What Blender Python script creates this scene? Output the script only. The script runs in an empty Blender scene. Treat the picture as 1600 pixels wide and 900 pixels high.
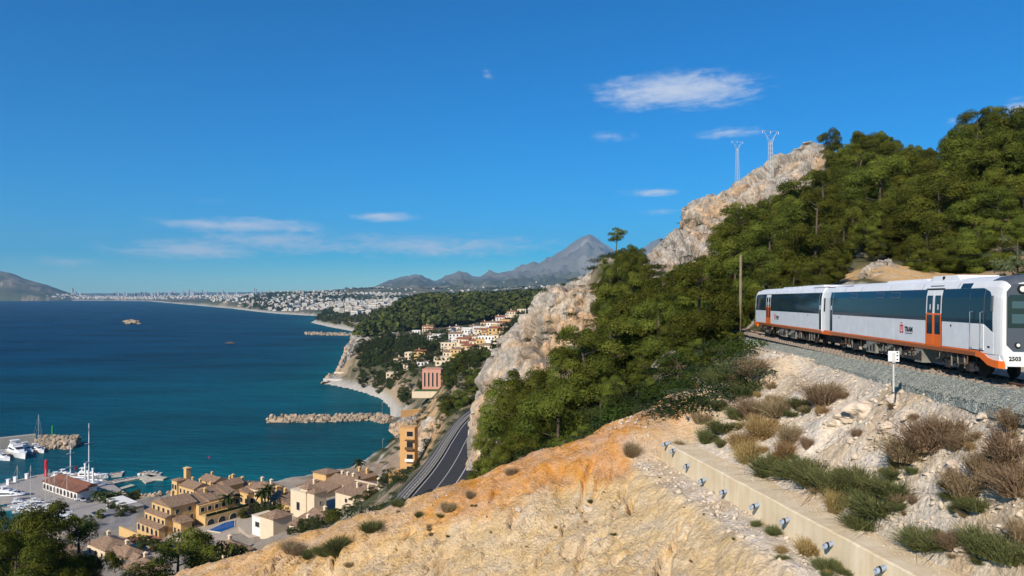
import bpy, math, random
import numpy as np
from mathutils import Vector, Matrix
R = math.radians
sc = bpy.context.scene
COL = sc.collection
rnd = random.Random(7)
# ------------------------------------------------------------------ camera
F = 1142.0; CX = 800.0; HY = 456.0; CAMZ = 90.0      # calibration of the photograph (1600 px wide)
cam_d = bpy.data.cameras.new('camera'); cam = bpy.data.objects.new('camera', cam_d); COL.objects.link(cam)
cam.location = (0, 0, CAMZ); cam.rotation_euler = (R(90), 0, 0)
cam_d.sensor_width = 36; cam_d.lens = 36 * F / 1600; cam_d.shift_y = 6 / 1600
cam_d.clip_start = 0.5; cam_d.clip_end = 60000
sc.camera = cam
# ------------------------------------------------------------------ world, sun, exposure
SUN_AZ = math.atan2(-0.86, -0.50)      # compass direction towards the sun (x, y)
SUN_EL = R(33)
w = bpy.data.worlds.new('World'); sc.world = w; w.use_nodes = True
nt = w.node_tree; N = nt.nodes; L = nt.links; N.clear()
out = N.new('ShaderNodeOutputWorld'); bg = N.new('ShaderNodeBackground'); bg.inputs[1].default_value = SKY_STR = 0.075
sky = N.new('ShaderNodeTexSky'); sky.sky_type = 'NISHITA'; sky.sun_disc = False
sky.sun_elevation = SUN_EL; sky.sun_rotation = SUN_AZ; sky.altitude = 90
sky.air_density = 1.0; sky.dust_density = 0.05; sky.ozone_density = 3.0
hs = N.new('ShaderNodeHueSaturation'); hs.inputs['Saturation'].default_value = 1.80; hs.inputs['Value'].default_value = 0.95
tn = N.new('ShaderNodeMix'); tn.data_type = 'RGBA'; tn.blend_type = 'MULTIPLY'; tn.inputs[0].default_value = 1; tn.inputs[7].default_value = (0.62, 0.91, 1.22, 1); L.new(sky.outputs[0], tn.inputs[6]); L.new(tn.outputs[2], hs.inputs['Color'])
def wmath(op, a, b=None, clamp=False):
    n = N.new('ShaderNodeMath'); n.operation = op; n.use_clamp = clamp
    for i, v in enumerate((a, b)):
        if v is None: continue
        if isinstance(v, (int, float)): n.inputs[i].default_value = v
        else: L.new(v, n.inputs[i])
    return n.outputs[0]
tc = N.new('ShaderNodeTexCoord'); sx = N.new('ShaderNodeSeparateXYZ'); L.new(tc.outputs['Generated'], sx.inputs[0])
az = wmath('ARCTAN2', sx.outputs[0], sx.outputs[1]); el = wmath('ARCSINE', sx.outputs[2])
cb = N.new('ShaderNodeCombineXYZ'); L.new(wmath('MULTIPLY', az, 16.0), cb.inputs[0]); L.new(wmath('MULTIPLY', el, 62.0), cb.inputs[1])
nz = N.new('ShaderNodeTexNoise'); nz.inputs['Scale'].default_value = 1.0; nz.inputs['Detail'].default_value = 7; nz.inputs['Roughness'].default_value = 0.6
nz.inputs['Distortion'].default_value = 0.6
L.new(cb.outputs[0], nz.inputs['Vector'])
cb2 = N.new('ShaderNodeCombineXYZ'); L.new(wmath('MULTIPLY', az, 70.0), cb2.inputs[0]); L.new(wmath('MULTIPLY', el, 190.0), cb2.inputs[1])
nz2 = N.new('ShaderNodeTexNoise'); nz2.inputs['Scale'].default_value = 1.0; nz2.inputs['Detail'].default_value = 5; L.new(cb2.outputs[0], nz2.inputs['Vector'])
nmix = wmath('ADD', wmath('MULTIPLY', nz.outputs[0], 0.72), wmath('MULTIPLY', nz2.outputs[0], 0.28))
# clouds: centre and half size in photograph angles, strength
CL = [(1055,142,190,40,1.1,0),(1060,165,95,22,.5,0),(385,352,215,18,1.05,0),(600,339,75,12,.9,0),(300,390,220,26,.95,0),(430,376,150,22,.95,0),(650,384,360,30,.80,0),(820,385,160,22,.5,0),
      (90,410,140,18,.55,0),(762,119,22,13,.6,0),(958,214,58,14,.65,0),(1135,207,80,16,.7,0),(1020,300,80,10,.75,0),(1030,331,50,9,.65,0),(1588,172,34,26,.75,0),(1488,189,22,12,.65,0),(330,312,80,12,.25,0),(1125,112,24,12,.2,0)]
tot = None
for (px, py, hw, hh, st, _) in CL:
    a0 = math.atan2(px - CX, F); e0 = math.atan2(HY - py, math.hypot(px - CX, F))
    k = math.cos(a0); ha = hw / F * k * k; he = hh / F * k
    dx = wmath('MULTIPLY', wmath('SUBTRACT', az, a0), 1 / ha); dy = wmath('MULTIPLY', wmath('SUBTRACT', el, e0), 1 / he)
    r = wmath('SQRT', wmath('ADD', wmath('MULTIPLY', dx, dx), wmath('MULTIPLY', dy, dy)))
    m = wmath('MULTIPLY', wmath('SUBTRACT', 1.0, r, True), st)
    tot = m if tot is None else wmath('MAXIMUM', tot, m)
shape = wmath('MULTIPLY', wmath('ADD', tot, wmath('MULTIPLY', wmath('SUBTRACT', nmix, 0.56), 1.9)), wmath('MULTIPLY', tot, 4.0, True))
den = N.new('ShaderNodeMapRange'); den.interpolation_type = 'SMOOTHSTEP'
den.inputs['From Min'].default_value = 0.02; den.inputs['From Max'].default_value = 1.0; den.inputs['To Max'].default_value = 0.80
L.new(shape, den.inputs['Value'])
mx = N.new('ShaderNodeMix'); mx.data_type = 'RGBA'; L.new(den.outputs[0], mx.inputs[0]); L.new(hs.outputs[0], mx.inputs[6])
mx.inputs[7].default_value = (7.4, 7.8, 8.6, 1)
L.new(mx.outputs[2], bg.inputs[0]); L.new(bg.outputs[0], out.inputs[0])
sun_d = bpy.data.lights.new('sun', 'SUN'); sun_d.energy = 4.3; sun_d.angle = R(0.5); sun_d.color = (1.0, 0.90, 0.76)
sun = bpy.data.objects.new('sun', sun_d); COL.objects.link(sun)
sv = Vector((math.cos(SUN_AZ) * math.cos(SUN_EL), math.sin(SUN_AZ) * math.cos(SUN_EL), math.sin(SUN_EL)))
sun.rotation_euler = sv.to_track_quat('Z', 'Y').to_euler(); sun.location = (-300, -150, 400)
sky.sun_rotation = math.atan2(sv.x, sv.y)
vs = sc.view_settings; vs.view_transform = 'Standard'; vs.look = 'None'; vs.gamma = 1; vs.use_curve_mapping = False; vs.exposure = 0.42
cy = sc.cycles
cy.use_denoising = True; cy.max_bounces = 5; cy.diffuse_bounces = 2; cy.glossy_bounces = 3; cy.transmission_bounces = 3
cy.volume_bounces = 0; cy.transparent_max_bounces = 6; cy.caustics_reflective = False; cy.caustics_refractive = False
cy.use_adaptive_sampling = True; cy.adaptive_threshold = 0.02; cy.sample_clamp_indirect = 6
# ------------------------------------------------------------------ numpy noise
def _h(ix, iy, iz, s):
    h = (ix.astype(np.int64) * 374761393 + iy.astype(np.int64) * 668265263 + iz.astype(np.int64) * 2147483647 + s * 974711) & 0xffffffff
    h = ((h ^ (h >> 13)) * 1274126177) & 0xffffffff
    h = ((h ^ (h >> 16)) * 2246822519) & 0xffffffff
    return ((h ^ (h >> 15)) & 0xffffff) / float(0xffffff)
def vn(x, y, z=None, s=0):
    x = np.asarray(x, float); y = np.asarray(y, float); z = np.zeros_like(x) if z is None else np.asarray(z, float)
    fx, fy, fz = np.floor(x), np.floor(y), np.floor(z)
    u, v, t = x - fx, y - fy, z - fz
    u = u*u*u*(u*(u*6-15)+10); v = v*v*v*(v*(v*6-15)+10); t = t*t*t*(t*(t*6-15)+10)
    r = 0
    for a in (0, 1):
        for b in (0, 1):
            for c in (0, 1):
                r = r + _h(fx+a, fy+b, fz+c, s) * (u if a else 1-u) * (v if b else 1-v) * (t if c else 1-t)
    return r * 2 - 1
def fbm(x, y, z=None, o=4, s=0, g=0.5):
    a, f, r = 1.0, 1.0, 0
    for i in range(o):
        r = r + a * vn(np.asarray(x)*f, np.asarray(y)*f, None if z is None else np.asarray(z)*f, s + i*17); a *= g; f *= 2.03
    return r
def worley(x, y, z, s=0):
    fx, fy, fz = np.floor(x), np.floor(y), np.floor(z)
    f1 = np.full(x.shape, 9.0); f2 = np.full(x.shape, 9.0); idv = np.zeros(x.shape)
    for a in (-1, 0, 1):
        for b in (-1, 0, 1):
            for c in (-1, 0, 1):
                gx, gy, gz = fx+a, fy+b, fz+c
                dx = gx + _h(gx, gy, gz, s) - x; dy = gy + _h(gx, gy, gz, s+5) - y; dz = gz + _h(gx, gy, gz, s+9) - z
                d = np.sqrt(dx*dx + dy*dy + dz*dz); cl = d < f1
                f2 = np.where(cl, f1, np.minimum(f2, d)); idv = np.where(cl, _h(gx, gy, gz, s+13), idv); f1 = np.where(cl, d, f1)
    return f1, f2, idv
def ss(a, b, x):
    t = np.clip((np.asarray(x, float) - a) / (b - a), 0, 1); return t*t*(3-2*t)
# ------------------------------------------------------------------ photograph geometry -> world
def W(px, py, d): return ((px - CX) / F * d, d, CAMZ - (py - HY) / F * d)
def sea(px, py, z=0.0):
    d = (CAMZ - z) * F / (py - HY); return ((px - CX) / F * d, d)
# ------------------------------------------------------------------ materials
MATS = {}
def mat(name, col, rough=0.8, var=0.0, scale=3.0, bump=0.0, bscale=20.0, spec=0.3, metal=0.0, col2=None, rand=0.0, bdist=0.05, detail=5):
    if name in MATS: return MATS[name]
    m = bpy.data.materials.new(name); m.use_nodes = True; nt = m.node_tree; n = nt.nodes; l = nt.links
    b = n['Principled BSDF']; b.inputs['Roughness'].default_value = rough; b.inputs['Metallic'].default_value = metal
    b.inputs['Specular IOR Level'].default_value = spec
    b.inputs['Base Color'].default_value = (*col, 1)
    co = n.new('ShaderNodeTexCoord')
    src = None
    if var or col2:
        z = n.new('ShaderNodeTexNoise'); z.inputs['Scale'].default_value = scale; z.inputs['Detail'].default_value = detail; z.inputs['Roughness'].default_value = 0.62
        l.new(co.outputs['Object'], z.inputs['Vector'])
        r = n.new('ShaderNodeValToRGB'); r.color_ramp.elements[0].position = 0.3; r.color_ramp.elements[1].position = 0.7
        c2 = col2 if col2 else tuple(c * (1 + var) for c in col); c1 = col if col2 else tuple(c * (1 - var) for c in col)
        r.color_ramp.elements[0].color = (*c1, 1); r.color_ramp.elements[1].color = (*c2, 1)
        l.new(z.outputs[0], r.inputs[0]); src = r.outputs[0]
    if rand:
        oi = n.new('ShaderNodeObjectInfo'); h = n.new('ShaderNodeHueSaturation')
        mr = n.new('ShaderNodeMapRange'); mr.inputs['To Min'].default_value = 1 - rand; mr.inputs['To Max'].default_value = 1 + rand
        l.new(oi.outputs['Random'], mr.inputs['Value']); l.new(mr.outputs[0], h.inputs['Value'])
        if src: l.new(src, h.inputs['Color'])
        else: h.inputs['Color'].default_value = (*col, 1)
        src = h.outputs[0]
    if src: l.new(src, b.inputs['Base Color'])
    if bump:
        z2 = n.new('ShaderNodeTexNoise'); z2.inputs['Scale'].default_value = bscale; z2.inputs['Detail'].default_value = 6
        l.new(co.outputs['Object'], z2.inputs['Vector'])
        bp = n.new('ShaderNodeBump'); bp.inputs['Strength'].default_value = bump; bp.inputs['Distance'].default_value = bdist
        l.new(z2.outputs[0], bp.inputs['Height']); l.new(bp.outputs[0], b.inputs['Normal'])
    MATS[name] = m; return m
def foliage(name, c1, c2, rand=0.25, trans=0.25):
    m = bpy.data.materials.new(name); m.use_nodes = True; nt = m.node_tree; n = nt.nodes; l = nt.links; n.clear()
    o = n.new('ShaderNodeOutputMaterial'); d = n.new('ShaderNodeBsdfDiffuse'); t = n.new('ShaderNodeBsdfTranslucent'); ms = n.new('ShaderNodeMixShader')
    at = n.new('ShaderNodeAttribute'); at.attribute_name = 'shade'
    mixc = n.new('ShaderNodeMix'); mixc.data_type = 'RGBA'; l.new(at.outputs['Fac'], mixc.inputs[0])
    mixc.inputs[6].default_value = (*c1, 1); mixc.inputs[7].default_value = (*c2, 1)
    oi = n.new('ShaderNodeObjectInfo'); h = n.new('ShaderNodeHueSaturation'); mr = n.new('ShaderNodeMapRange')
    mr.inputs['To Min'].default_value = 1 - rand; mr.inputs['To Max'].default_value = 1 + rand
    mr2 = n.new('ShaderNodeMapRange'); mr2.inputs['To Min'].default_value = 0.485; mr2.inputs['To Max'].default_value = 0.515
    l.new(oi.outputs['Random'], mr.inputs['Value']); l.new(oi.outputs['Random'], mr2.inputs['Value'])
    l.new(mr.outputs[0], h.inputs['Value']); l.new(mr2.outputs[0], h.inputs['Hue']); l.new(mixc.outputs[2], h.inputs['Color'])
    l.new(h.outputs[0], d.inputs[0]); l.new(h.outputs[0], t.inputs[0]); ms.inputs[0].default_value = trans
    l.new(d.outputs[0], ms.inputs[1]); l.new(t.outputs[0], ms.inputs[2]); l.new(ms.outputs[0], o.inputs[0])
    MATS[name] = m; return m
# ------------------------------------------------------------------ object helpers
def link(o, parent=None):
    COL.objects.link(o)
    if parent is not None: o.parent = parent
    return o
def tag(o, label, cat, group=None):
    o['label'] = label; o['category'] = cat
    if group: o['group'] = group
    return o
def kind(o, k): o['kind'] = k; return o
def empty(name, loc=(0, 0, 0), rz=0.0, label=None, cat=None, group=None):
    o = bpy.data.objects.new(name, None); COL.objects.link(o); o.location = loc; o.rotation_euler = (0, 0, rz); o.empty_display_size = 0.3
    if label: tag(o, label, cat, group)
    return o
class MB:
    def __init__(s): s.v = []; s.f = []; s.m = []; s.cur = 0
    def add(s, vs, fs):
        o = len(s.v); s.v += [tuple(p) for p in vs]
        for f in fs: s.f.append(tuple(i + o for i in f)); s.m.append(s.cur)
        return s
    def box(s, x0, x1, y0, y1, z0, z1):
        return s.add([(x0,y0,z0),(x1,y0,z0),(x1,y1,z0),(x0,y1,z0),(x0,y0,z1),(x1,y0,z1),(x1,y1,z1),(x0,y1,z1)],
                     [(0,3,2,1),(4,5,6,7),(0,1,5,4),(1,2,6,5),(2,3,7,6),(3,0,4,7)])
    def prism(s, pts, z0, z1):
        n = len(pts); vs = [(p[0], p[1], z0) for p in pts] + [(p[0], p[1], z1) for p in pts]
        return s.add(vs, [tuple(range(n))[::-1], tuple(range(n, 2*n))] + [(i, (i+1) % n, n+(i+1) % n, n+i) for i in range(n)])
    def loft(s, rings, closed=True, caps=True):
        n = len(rings[0]); vs = [p for r in rings for p in r]; fs = []
        for k in range(len(rings) - 1):
            for i in range(n if closed else n - 1):
                j = (i + 1) % n; fs.append((k*n+i, k*n+j, (k+1)*n+j, (k+1)*n+i))
        if caps: fs += [tuple(range(n))[::-1], tuple(range((len(rings)-1)*n, len(rings)*n))]
        return s.add(vs, fs)
    def tube(s, pts, rad, n=6):
        rings = []
        for i, p in enumerate(pts):
            p = Vector(p); a = Vector(pts[max(i-1, 0)]); b = Vector(pts[min(i+1, len(pts)-1)]); t = (b - a).normalized()
            u = t.cross(Vector((0, 0, 1)))
            if u.length < 1e-3: u = t.cross(Vector((1, 0, 0)))
            u.normalize(); v = u.cross(t); r = rad[i] if isinstance(rad, (list, tuple)) else rad
            rings.append([tuple(p + (u*math.cos(k*2*math.pi/n) + v*math.sin(k*2*math.pi/n)) * r) for k in range(n)])
        return s.loft(rings)
    def cyl(s, c0, c1, r0, r1=None, n=12): return s.tube([c0, c1], [r0, r0 if r1 is None else r1], n)
    def mesh(s, name, mats, smooth=False):
        me = bpy.data.meshes.new(name); me.from_pydata(s.v, [], s.f)
        for m in (mats if isinstance(mats, (list, tuple)) else [mats]): me.materials.append(m)
        if any(s.m): me.polygons.foreach_set('material_index', s.m)
        if smooth: me.polygons.foreach_set('use_smooth', [True] * len(s.f))
        me.update(); return me
    def build(s, name, mats, parent=None, smooth=False):
        o = bpy.data.objects.new(name, s.mesh(name, mats, smooth)); return link(o, parent)
def npmesh(name, V, Q, mats, smooth=True, attrs=None, mi=None):
    me = bpy.data.meshes.new(name); V = np.asarray(V, np.float32); Q = np.asarray(Q, np.int32); k = Q.shape[1]
    me.vertices.add(len(V)); me.vertices.foreach_set('co', V.ravel()); me.loops.add(Q.size); me.loops.foreach_set('vertex_index', Q.ravel())
    me.polygons.add(len(Q)); me.polygons.foreach_set('loop_start', np.arange(0, Q.size, k, dtype=np.int32)); me.polygons.foreach_set('loop_total', np.full(len(Q), k, np.int32))
    if smooth: me.polygons.foreach_set('use_smooth', np.ones(len(Q), bool))
    for m in (mats if isinstance(mats, (list, tuple)) else [mats]): me.materials.append(m)
    if mi is not None: me.polygons.foreach_set('material_index', np.asarray(mi, np.int32))
    for an, av in (attrs or {}).items():
        av = np.asarray(av, np.float32)
        if av.ndim == 1:
            a = me.attributes.new(an, 'FLOAT', 'POINT'); a.data.foreach_set('value', av)
        else:
            a = me.attributes.new(an, 'FLOAT_COLOR', 'POINT'); a.data.foreach_set('color', np.concatenate([av, np.ones((len(av), 1), np.float32)], 1).ravel())
    me.update(calc_edges=True); me.validate(); return me
def inst(root, loc, rz=0.0, scale=None, label=None, group=None):
    """a copy of a thing with its parts and sub-parts (mesh data shared)"""
    def cp(o, par):
        c = o.copy(); COL.objects.link(c)
        if par is not None: c.parent = par
        for ch in o.children: cp(ch, c)
        return c
    r = cp(root, None); r.location = loc; r.rotation_euler = (root.rotation_euler[0], root.rotation_euler[1], rz)
    if scale is not None: r.scale = (scale,)*3 if isinstance(scale, (int, float)) else scale
    if label: r['label'] = label
    if group: r['group'] = group
    return r
# ================================================================== TERRAIN
def rail_x(y): return 15.0 + 0.102 * np.asarray(y, float)            # near rail
def rail_z(y): return 86.82 - 0.021 * (np.asarray(y, float) - 25.2)
def wall_x(y): return 8.7 + 0.178 * (42.4 - np.asarray(y, float))    # front edge of the concrete wall
WALL_TOP = 81.35
_LC = [0, 4, 8, 12, 16, 20, 24, 28, 40]; _ZC = [81.5, 80.2, 78.8, 77.35, 76.1, 74.9, 73.7, 72.2, 68]
_LF = [-3, 0, 1.8, 3.2, 5, 10, 16, 24, 32, 60]; _ZF = [80.25, 80.2, 80.0, 79.0, 78.1, 76.0, 74.2, 72, 69.5, 62]
def h_near(x, y):
    xw = wall_x(y); Lw = xw - x
    kl = np.clip((Lw-2.5)/7, 0, 1); cf = ss(0, 1, (y - (42.2-7.2*kl)) / (2.6+8.2*kl)); zp = np.interp(Lw, _LF, _ZF) * (1 - cf) + np.interp(Lw, _LC, _ZC) * cf
    xr = rail_x(y); zt = rail_z(y) - 0.5; xt = xr - 1.0; xb = xw + 1.3
    u = np.clip((x - xb) / np.maximum(xt - xb, 0.5), 0, 1)
    zb = 81.2 + (zt - 81.2) * (0.75 * u + 0.25 * ss(0, 1, u))
    # beyond the end of the wall the bank runs out onto the earth crest
    z = np.where(x < xw + 0.6, zp, zb)
    fade = ss(42.0, 46, y)
    x0 = xw - 2.0
    u2 = np.clip((x - x0) / (xt - x0), 0, 1); z2 = 81.3 + (zt - 81.3) * u2
    z = np.where(x < x0, z, z * (1 - fade) + z2 * fade)
    z = np.where(x > xt, zt, z)
    return np.where(x > xr + 3.5, zt + np.minimum(0.55 * (x - xr - 3.5), 5), z)
CP = []   # (px, d, z)
def cw(x, y, z): CP.append((CX + F * x / y, y, z))
def cp(px, d, z=None, py=None): CP.append((px, d, z if z is not None else CAMZ - (py - HY) / F * d))
for X in (-45, -36, -28, -20, -12, -6, 0, 5, 9, 13, 18, 24): cw(X, 46, float(h_near(np.array(X), np.array(46.0))))
for X in (-30, -15, 0, 10, 20): cw(X, 30, float(h_near(np.array(X), np.array(30.0))))
for a in [(7,60,77),(0,60,72),(-10,60,66),(-20,60,62),(-30,60,61),(-45,60,60),(5,80,70),(-5,80,62),(-20,80,55),(-45,80,54),(-70,80,51),(13,60,82),(10,70,78),(16,75,83.5),(14,95,81),(22,65,85.5),(24,80,85),(27,100,85),
          (28,45,88),(32,60,90),(33,75,90.5),(15,110,78),(5,110,68),(-5,110,58),(-15,110,50),(-32,110,45),(-60,110,36),(-100,110,31),(-30,150,36),(-50,150,27)]: cw(*a)
for px, d, py in [(1375,85,418),(1500,100,415),(1500,130,335),(1500,170,275),(1550,115,305),(1600,100,335),(1600,130,250),(1620,170,225),(1400,130,345),(1400,180,280),(1400,220,252),(1300,100,432),(1300,150,335),(1300,200,300),
                  (1290,262,258),(1310,285,240),(1200,110,445),(1200,160,385),(1200,220,350),(1190,275,318),(1100,120,475),(1100,170,445),(1100,228,385),(1080,268,345),(1000,120,545),(1000,170,490),(1000,210,415),(1030,240,415),
                  (935,208,412),(900,120,655),(850,120,690),(800,130,735),(760,150,760),(950,90,640),(1000,90,605),(1050,80,592),(1100,75,578),(900,80,695),(850,80,720),(800,80,755),(750,110,775),
                  (880,160,640),(830,165,690),(790,170,735),(960,160,560),(1450,240,262),(1550,230,235)]: cp(px, d, py=py)
for px, d, z in [(1300,400,115),(1000,300,84),(900,300,62),(840,260,56),(1200,500,95),(1500,400,140),(1600,600,140),(1700,300,140),(1800,150,118),(1800,60,95),
                 (668,159,44.8),(697,181,44.8),(705,200,44.8),(718,220,44.8),(735,250,44.8),(770,300,45),(735,181,46),(640,140,45.0),(585,140,41),(665,220,38),(640,200,40),(610,195,37),(600,220,31),(560,200,30),(540,240,18),(450,230,14),(400,225,12),(500,200,24),
                 (300,230,9),(200,240,7),(100,250,6),(0,250,6),(-300,250,6),(300,150,27),(200,150,25),(100,130,30),(0,130,30),(-300,130,26),(-300,60,50),(-400,40,56),(150,320,2),(200,300,3.5),(50,330,2),(300,290,4),(400,300,6),(480,290,10),(560,290,13),
                 (640,290,15),(610,330,10),(655,330,18),(680,310,30),(700,330,37),(740,330,44),(660,360,25),(700,400,40),(735,430,46),(650,450,12),(640,520,6),(690,500,25),(735,520,32),(780,460,48),(820,400,58),(620,540,5),(590,400,4),
                 (600,620,5),(560,690,4),(640,620,20),(620,720,24),(580,780,27),(560,860,24),(700,700,33),(760,700,45),(820,650,62),(880,700,80),(600,950,34),(570,1000,28),(700,900,42),(780,900,54),(850,900,70),
                 (570,1500,12),(590,1250,35),(640,1250,64),(700,1300,68),(760,1300,70),(800,1250,70),(840,1200,70),(620,1050,36),(720,1050,50),(800,1050,60),(500,2050,7),(540,1750,12),(620,1700,50),(900,1200,90),(1100,1000,120),(1300,900,140),
                 (700,2200,40),(500,3000,16),(600,2600,36),(800,2600,60),(400,4300,40),(432,4900,74),(330,6500,16),(480,4000,30),(560,4500,56),(660,4500,70),(800,4500,90),(300,9000,30),(200,9000,15),(100,9000,30),(500,8000,96),(600,8000,135),(700,9000,125),(900,9000,180),
                 (250,12000,25),(400,12000,45),(600,12000,150),(1000,6000,150),(1300,5000,150),(430,7000,60),(1600,3000,150)]: CP.append((px, d, z))
CPa = np.array(CP); 
def rc(px, d): return np.stack([np.asarray(px) / 100.0, np.log(d) * 4.0], -1)
_P = rc(CPa[:, 0], CPa[:, 1]); _n = len(_P); _C = 0.35
def _ker(A, B): return np.sqrt(((A[:, None, :] - B[None, :, :])**2).sum(-1) + _C*_C)
_A = np.zeros((_n+3, _n+3)); _A[:_n, :_n] = _ker(_P, _P) - 1e-3*np.eye(_n); _A[:_n, _n] = 1; _A[:_n, _n+1:] = _P; _A[_n:, :_n] = _A[:_n, _n:].T
_wt = np.linalg.solve(_A, np.concatenate([CPa[:, 2], np.zeros(3)]))
def h_rbf(px, d):
    q = rc(px, d).reshape(-1, 2); r = np.empty(len(q))
    for i in range(0, len(q), 40000):
        b = q[i:i+40000]; r[i:i+40000] = _ker(b, _P) @ _wt[:_n] + _wt[_n] + b @ _wt[_n+1:]
    return r.reshape(np.shape(px))
# shoreline (world), land on the right of it; given where it is seen at sea level in the photograph
SHORE = [sea(*p) for p in [(-900,471),(60,470.2),(110,469.6),(170,469.8),(230,470.6),(270,474),(310,477.5),(360,482),(400,487),(430,490),(470,492.5),(500,494),(492,500),(484,504),(500,508),(530,514),(552,518),(566,526),(560,540),(549,556),(543,575),(526,588),(503,600),(520,603),(545,608),(570,615),(592,623),(606,635),(610,650),(632,664),
                               (640,680),(618,703),(585,721),(545,737),(500,750),(450,756),(400,759),(330,765),(270,773),(200,790),(150,812),(112,838),(0,850),(-400,858)]]
SHORE += [(-900, 240), (-900, -400), (30000, -400), (30000, 60000), (-30000, 60000), (-30000, sea(0, 471)[1])]
SA = np.array(SHORE)
def shore_sd(x, y):
    x = np.asarray(x, float); y = np.asarray(y, float); dm = np.full(x.shape, 1e18); ins = np.zeros(x.shape, bool)
    for (ax, ay), (bx, by) in zip(SHORE, SHORE[1:] + SHORE[:1]):
        ex, ey = bx-ax, by-ay; t = np.clip(((x-ax)*ex + (y-ay)*ey) / (ex*ex+ey*ey + 1e-9), 0, 1)
        dm = np.minimum(dm, (x-ax-t*ex)**2 + (y-ay-t*ey)**2)
        c = ((ay > y) != (by > y)) & (x < (bx-ax) * (y-ay) / ((by-ay) if by != ay else 1e-9) + ax); ins ^= c
    return np.sqrt(dm) * np.where(ins, 1, -1)
_MR = np.array([(560,456),(585,449),(605,440),(630,433),(652,429),(668,436),(682,440),(700,430),(718,422),(738,432),(750,434),(765,424),(776,430),(800,424),(815,416),(840,410),(862,401),(885,387),(900,376),(912,368),(922,366),(934,373),(948,384),(965,392),(985,398),(1000,393),(1018,378),(1032,371),(1050,380),(1080,392),(1200,400),(1700,410)], float)
_GR = np.array([(-700,380),(-150,405),(0,424),(18,427),(40,436),(62,442),(85,450),(105,457),(125,463),(150,468)], float)
def height(x, y, detail=True):
    x = np.asarray(x, float); y = np.maximum(np.asarray(y, float), 3.0); px = CX + F*x/y; d = y
    h = h_rbf(px, np.maximum(d, 12))
    wn = 1 - ss(46, 52, y)
    h = np.where(wn > 0, h_near(x, y) * wn + h * (1 - wn), h)
    # railway formation
    xr = rail_x(y); t = x - xr - 0.5; bed = rail_z(y) - 0.5
    wt = (1 - ss(2.6, 8, np.abs(t))) * (1 - ss(95, 120, y)); wt = np.where(y > 44, wt, 0); h = h * (1-wt) + bed * wt
    # coast road bench
    rx = road_x(y); wr = (1 - ss(7.5, 13, np.abs(x - rx))) * ss(100, 120, y) * (1 - ss(270, 300, y)); h = h*(1-wr) + 44.8*wr
    # distant mountains
    rm = CAMZ - (np.interp(px, _MR[:, 0], _MR[:, 1]) - HY) / F * 14500; tt = np.log(d / 14500) / 0.42
    nf = ss(5500, 9000, d)
    if detail:
        rg = 1 - np.abs(fbm(x/1100, y/1100, o=7, s=3, g=0.55)); rough = (rg - 0.62) * 420 * nf * np.clip((rm-90)/500, 0.1, 1)
    else: rough = 0
    hm = 110 + (rm - 110) * np.exp(-np.abs(tt)**1.25 * 2.2) + rough * (0.12 + 0.88*(1 - np.exp(-(tt*6)**2)))
    h = np.where((px > 540) & (d > 5500), np.maximum(h, hm), h)
    rm = CAMZ - (np.interp(px, _GR[:, 0], _GR[:, 1]) - HY) / F * 8800; tt = np.log(d / 8800) / 0.16
    hg = (rm + 30) * np.exp(-np.abs(tt)**1.5) - 30
    if detail: hg = hg + fbm(x/260, y/500, o=5, s=9) * 26 * np.clip(rm/200, 0, 1) * (1 - np.exp(-(tt*5)**2))
    h = np.where((px < 150) & (d > 6000), np.maximum(h, hg), h)
    if detail:
        far = ss(300, 2500, d)
        h = h + far * fbm(x/300, y/300, o=4, s=21) * np.clip((h - 8) / 60, 0, 1) * 9
        mid = ss(52, 75, y) * (1 - far) * (1 - wr) * (1 - wt)
        h = h + mid * fbm(x/9, y/9, o=4, s=31) * 0.9
        near = 1 - ss(48, 60, y)
        Lw = wall_x(y) - x
        # eroded rills running down the cut face, lumps and ledges
        ux, uy = 0.90, -0.43; a = x*ux + y*uy; b = -x*uy + y*ux
        wob = fbm(x*0.35, y*0.35, o=3, s=4)
        rill = np.abs(vn(a*1.0 + wob*0.7, b*0.07, s=41)) ; rill2 = np.abs(vn(a*2.2 + wob*1.0, b*0.16, s=43)); wob2 = fbm(x*0.5, y*0.5, o=2, s=5); rill3 = np.abs(vn(a*4.2 + wob2, b*0.4, s=44))
        face = ss(1.6, 3.4, Lw)
        h = h + near * face * (-(0.60*np.exp(-(rill/0.085)**2)*ss(-0.3, 0.2, wob) + 0.38*np.exp(-(rill2/0.12)**2)*ss(-0.25, 0.1, wob2) + 0.15*np.exp(-(rill3/0.2)**2)) * (1 - 0.75*ss(42.5, 45, y)) + 0.2*wob)
        h = h + near * face * 0.055 * fbm(x*1.3, y*1.3, o=6, s=47, g=0.72)
        step = fbm(x*0.5, y*0.25, o=3, s=53); h = h + near * face * 0.10 * ss(0.05, 0.11, step)
        xt = rail_x(y) - 1.1; bank = ss(xt-0.2, xt-1.6, x) * ss(1.5, 3.0, -Lw) * (1 - ss(52, 62, y))
        f1, f2, idv = worley(x*0.75, y*0.75, h*0.5, 61)
        h = h + bank * (0.42 * np.clip(0.55 - f1, 0, 1) * ss(0.35, 0.75, idv) + 0.16*fbm(x*1.3, y*1.3, o=5, s=63, g=0.6) + 0.35*fbm(x*0.3, y*0.3, o=2, s=65))
        h = h + near * ss(0.2, 1.0, Lw) * (1-face) * 0.12 * fbm(x*1.6, y*1.6, o=4, s=67)
    s = shore_sd(x, y); S = np.clip(0.012 * d, 3, 40)
    land = np.maximum(h, 1.2 + 0.01*np.minimum(s, 200)) if True else h
    land = np.where(s > 0, 0.15 + (land - 0.15) * ss(0, 1, s / S), -4.0)
    return np.where(d > 180, land, h)
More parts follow.
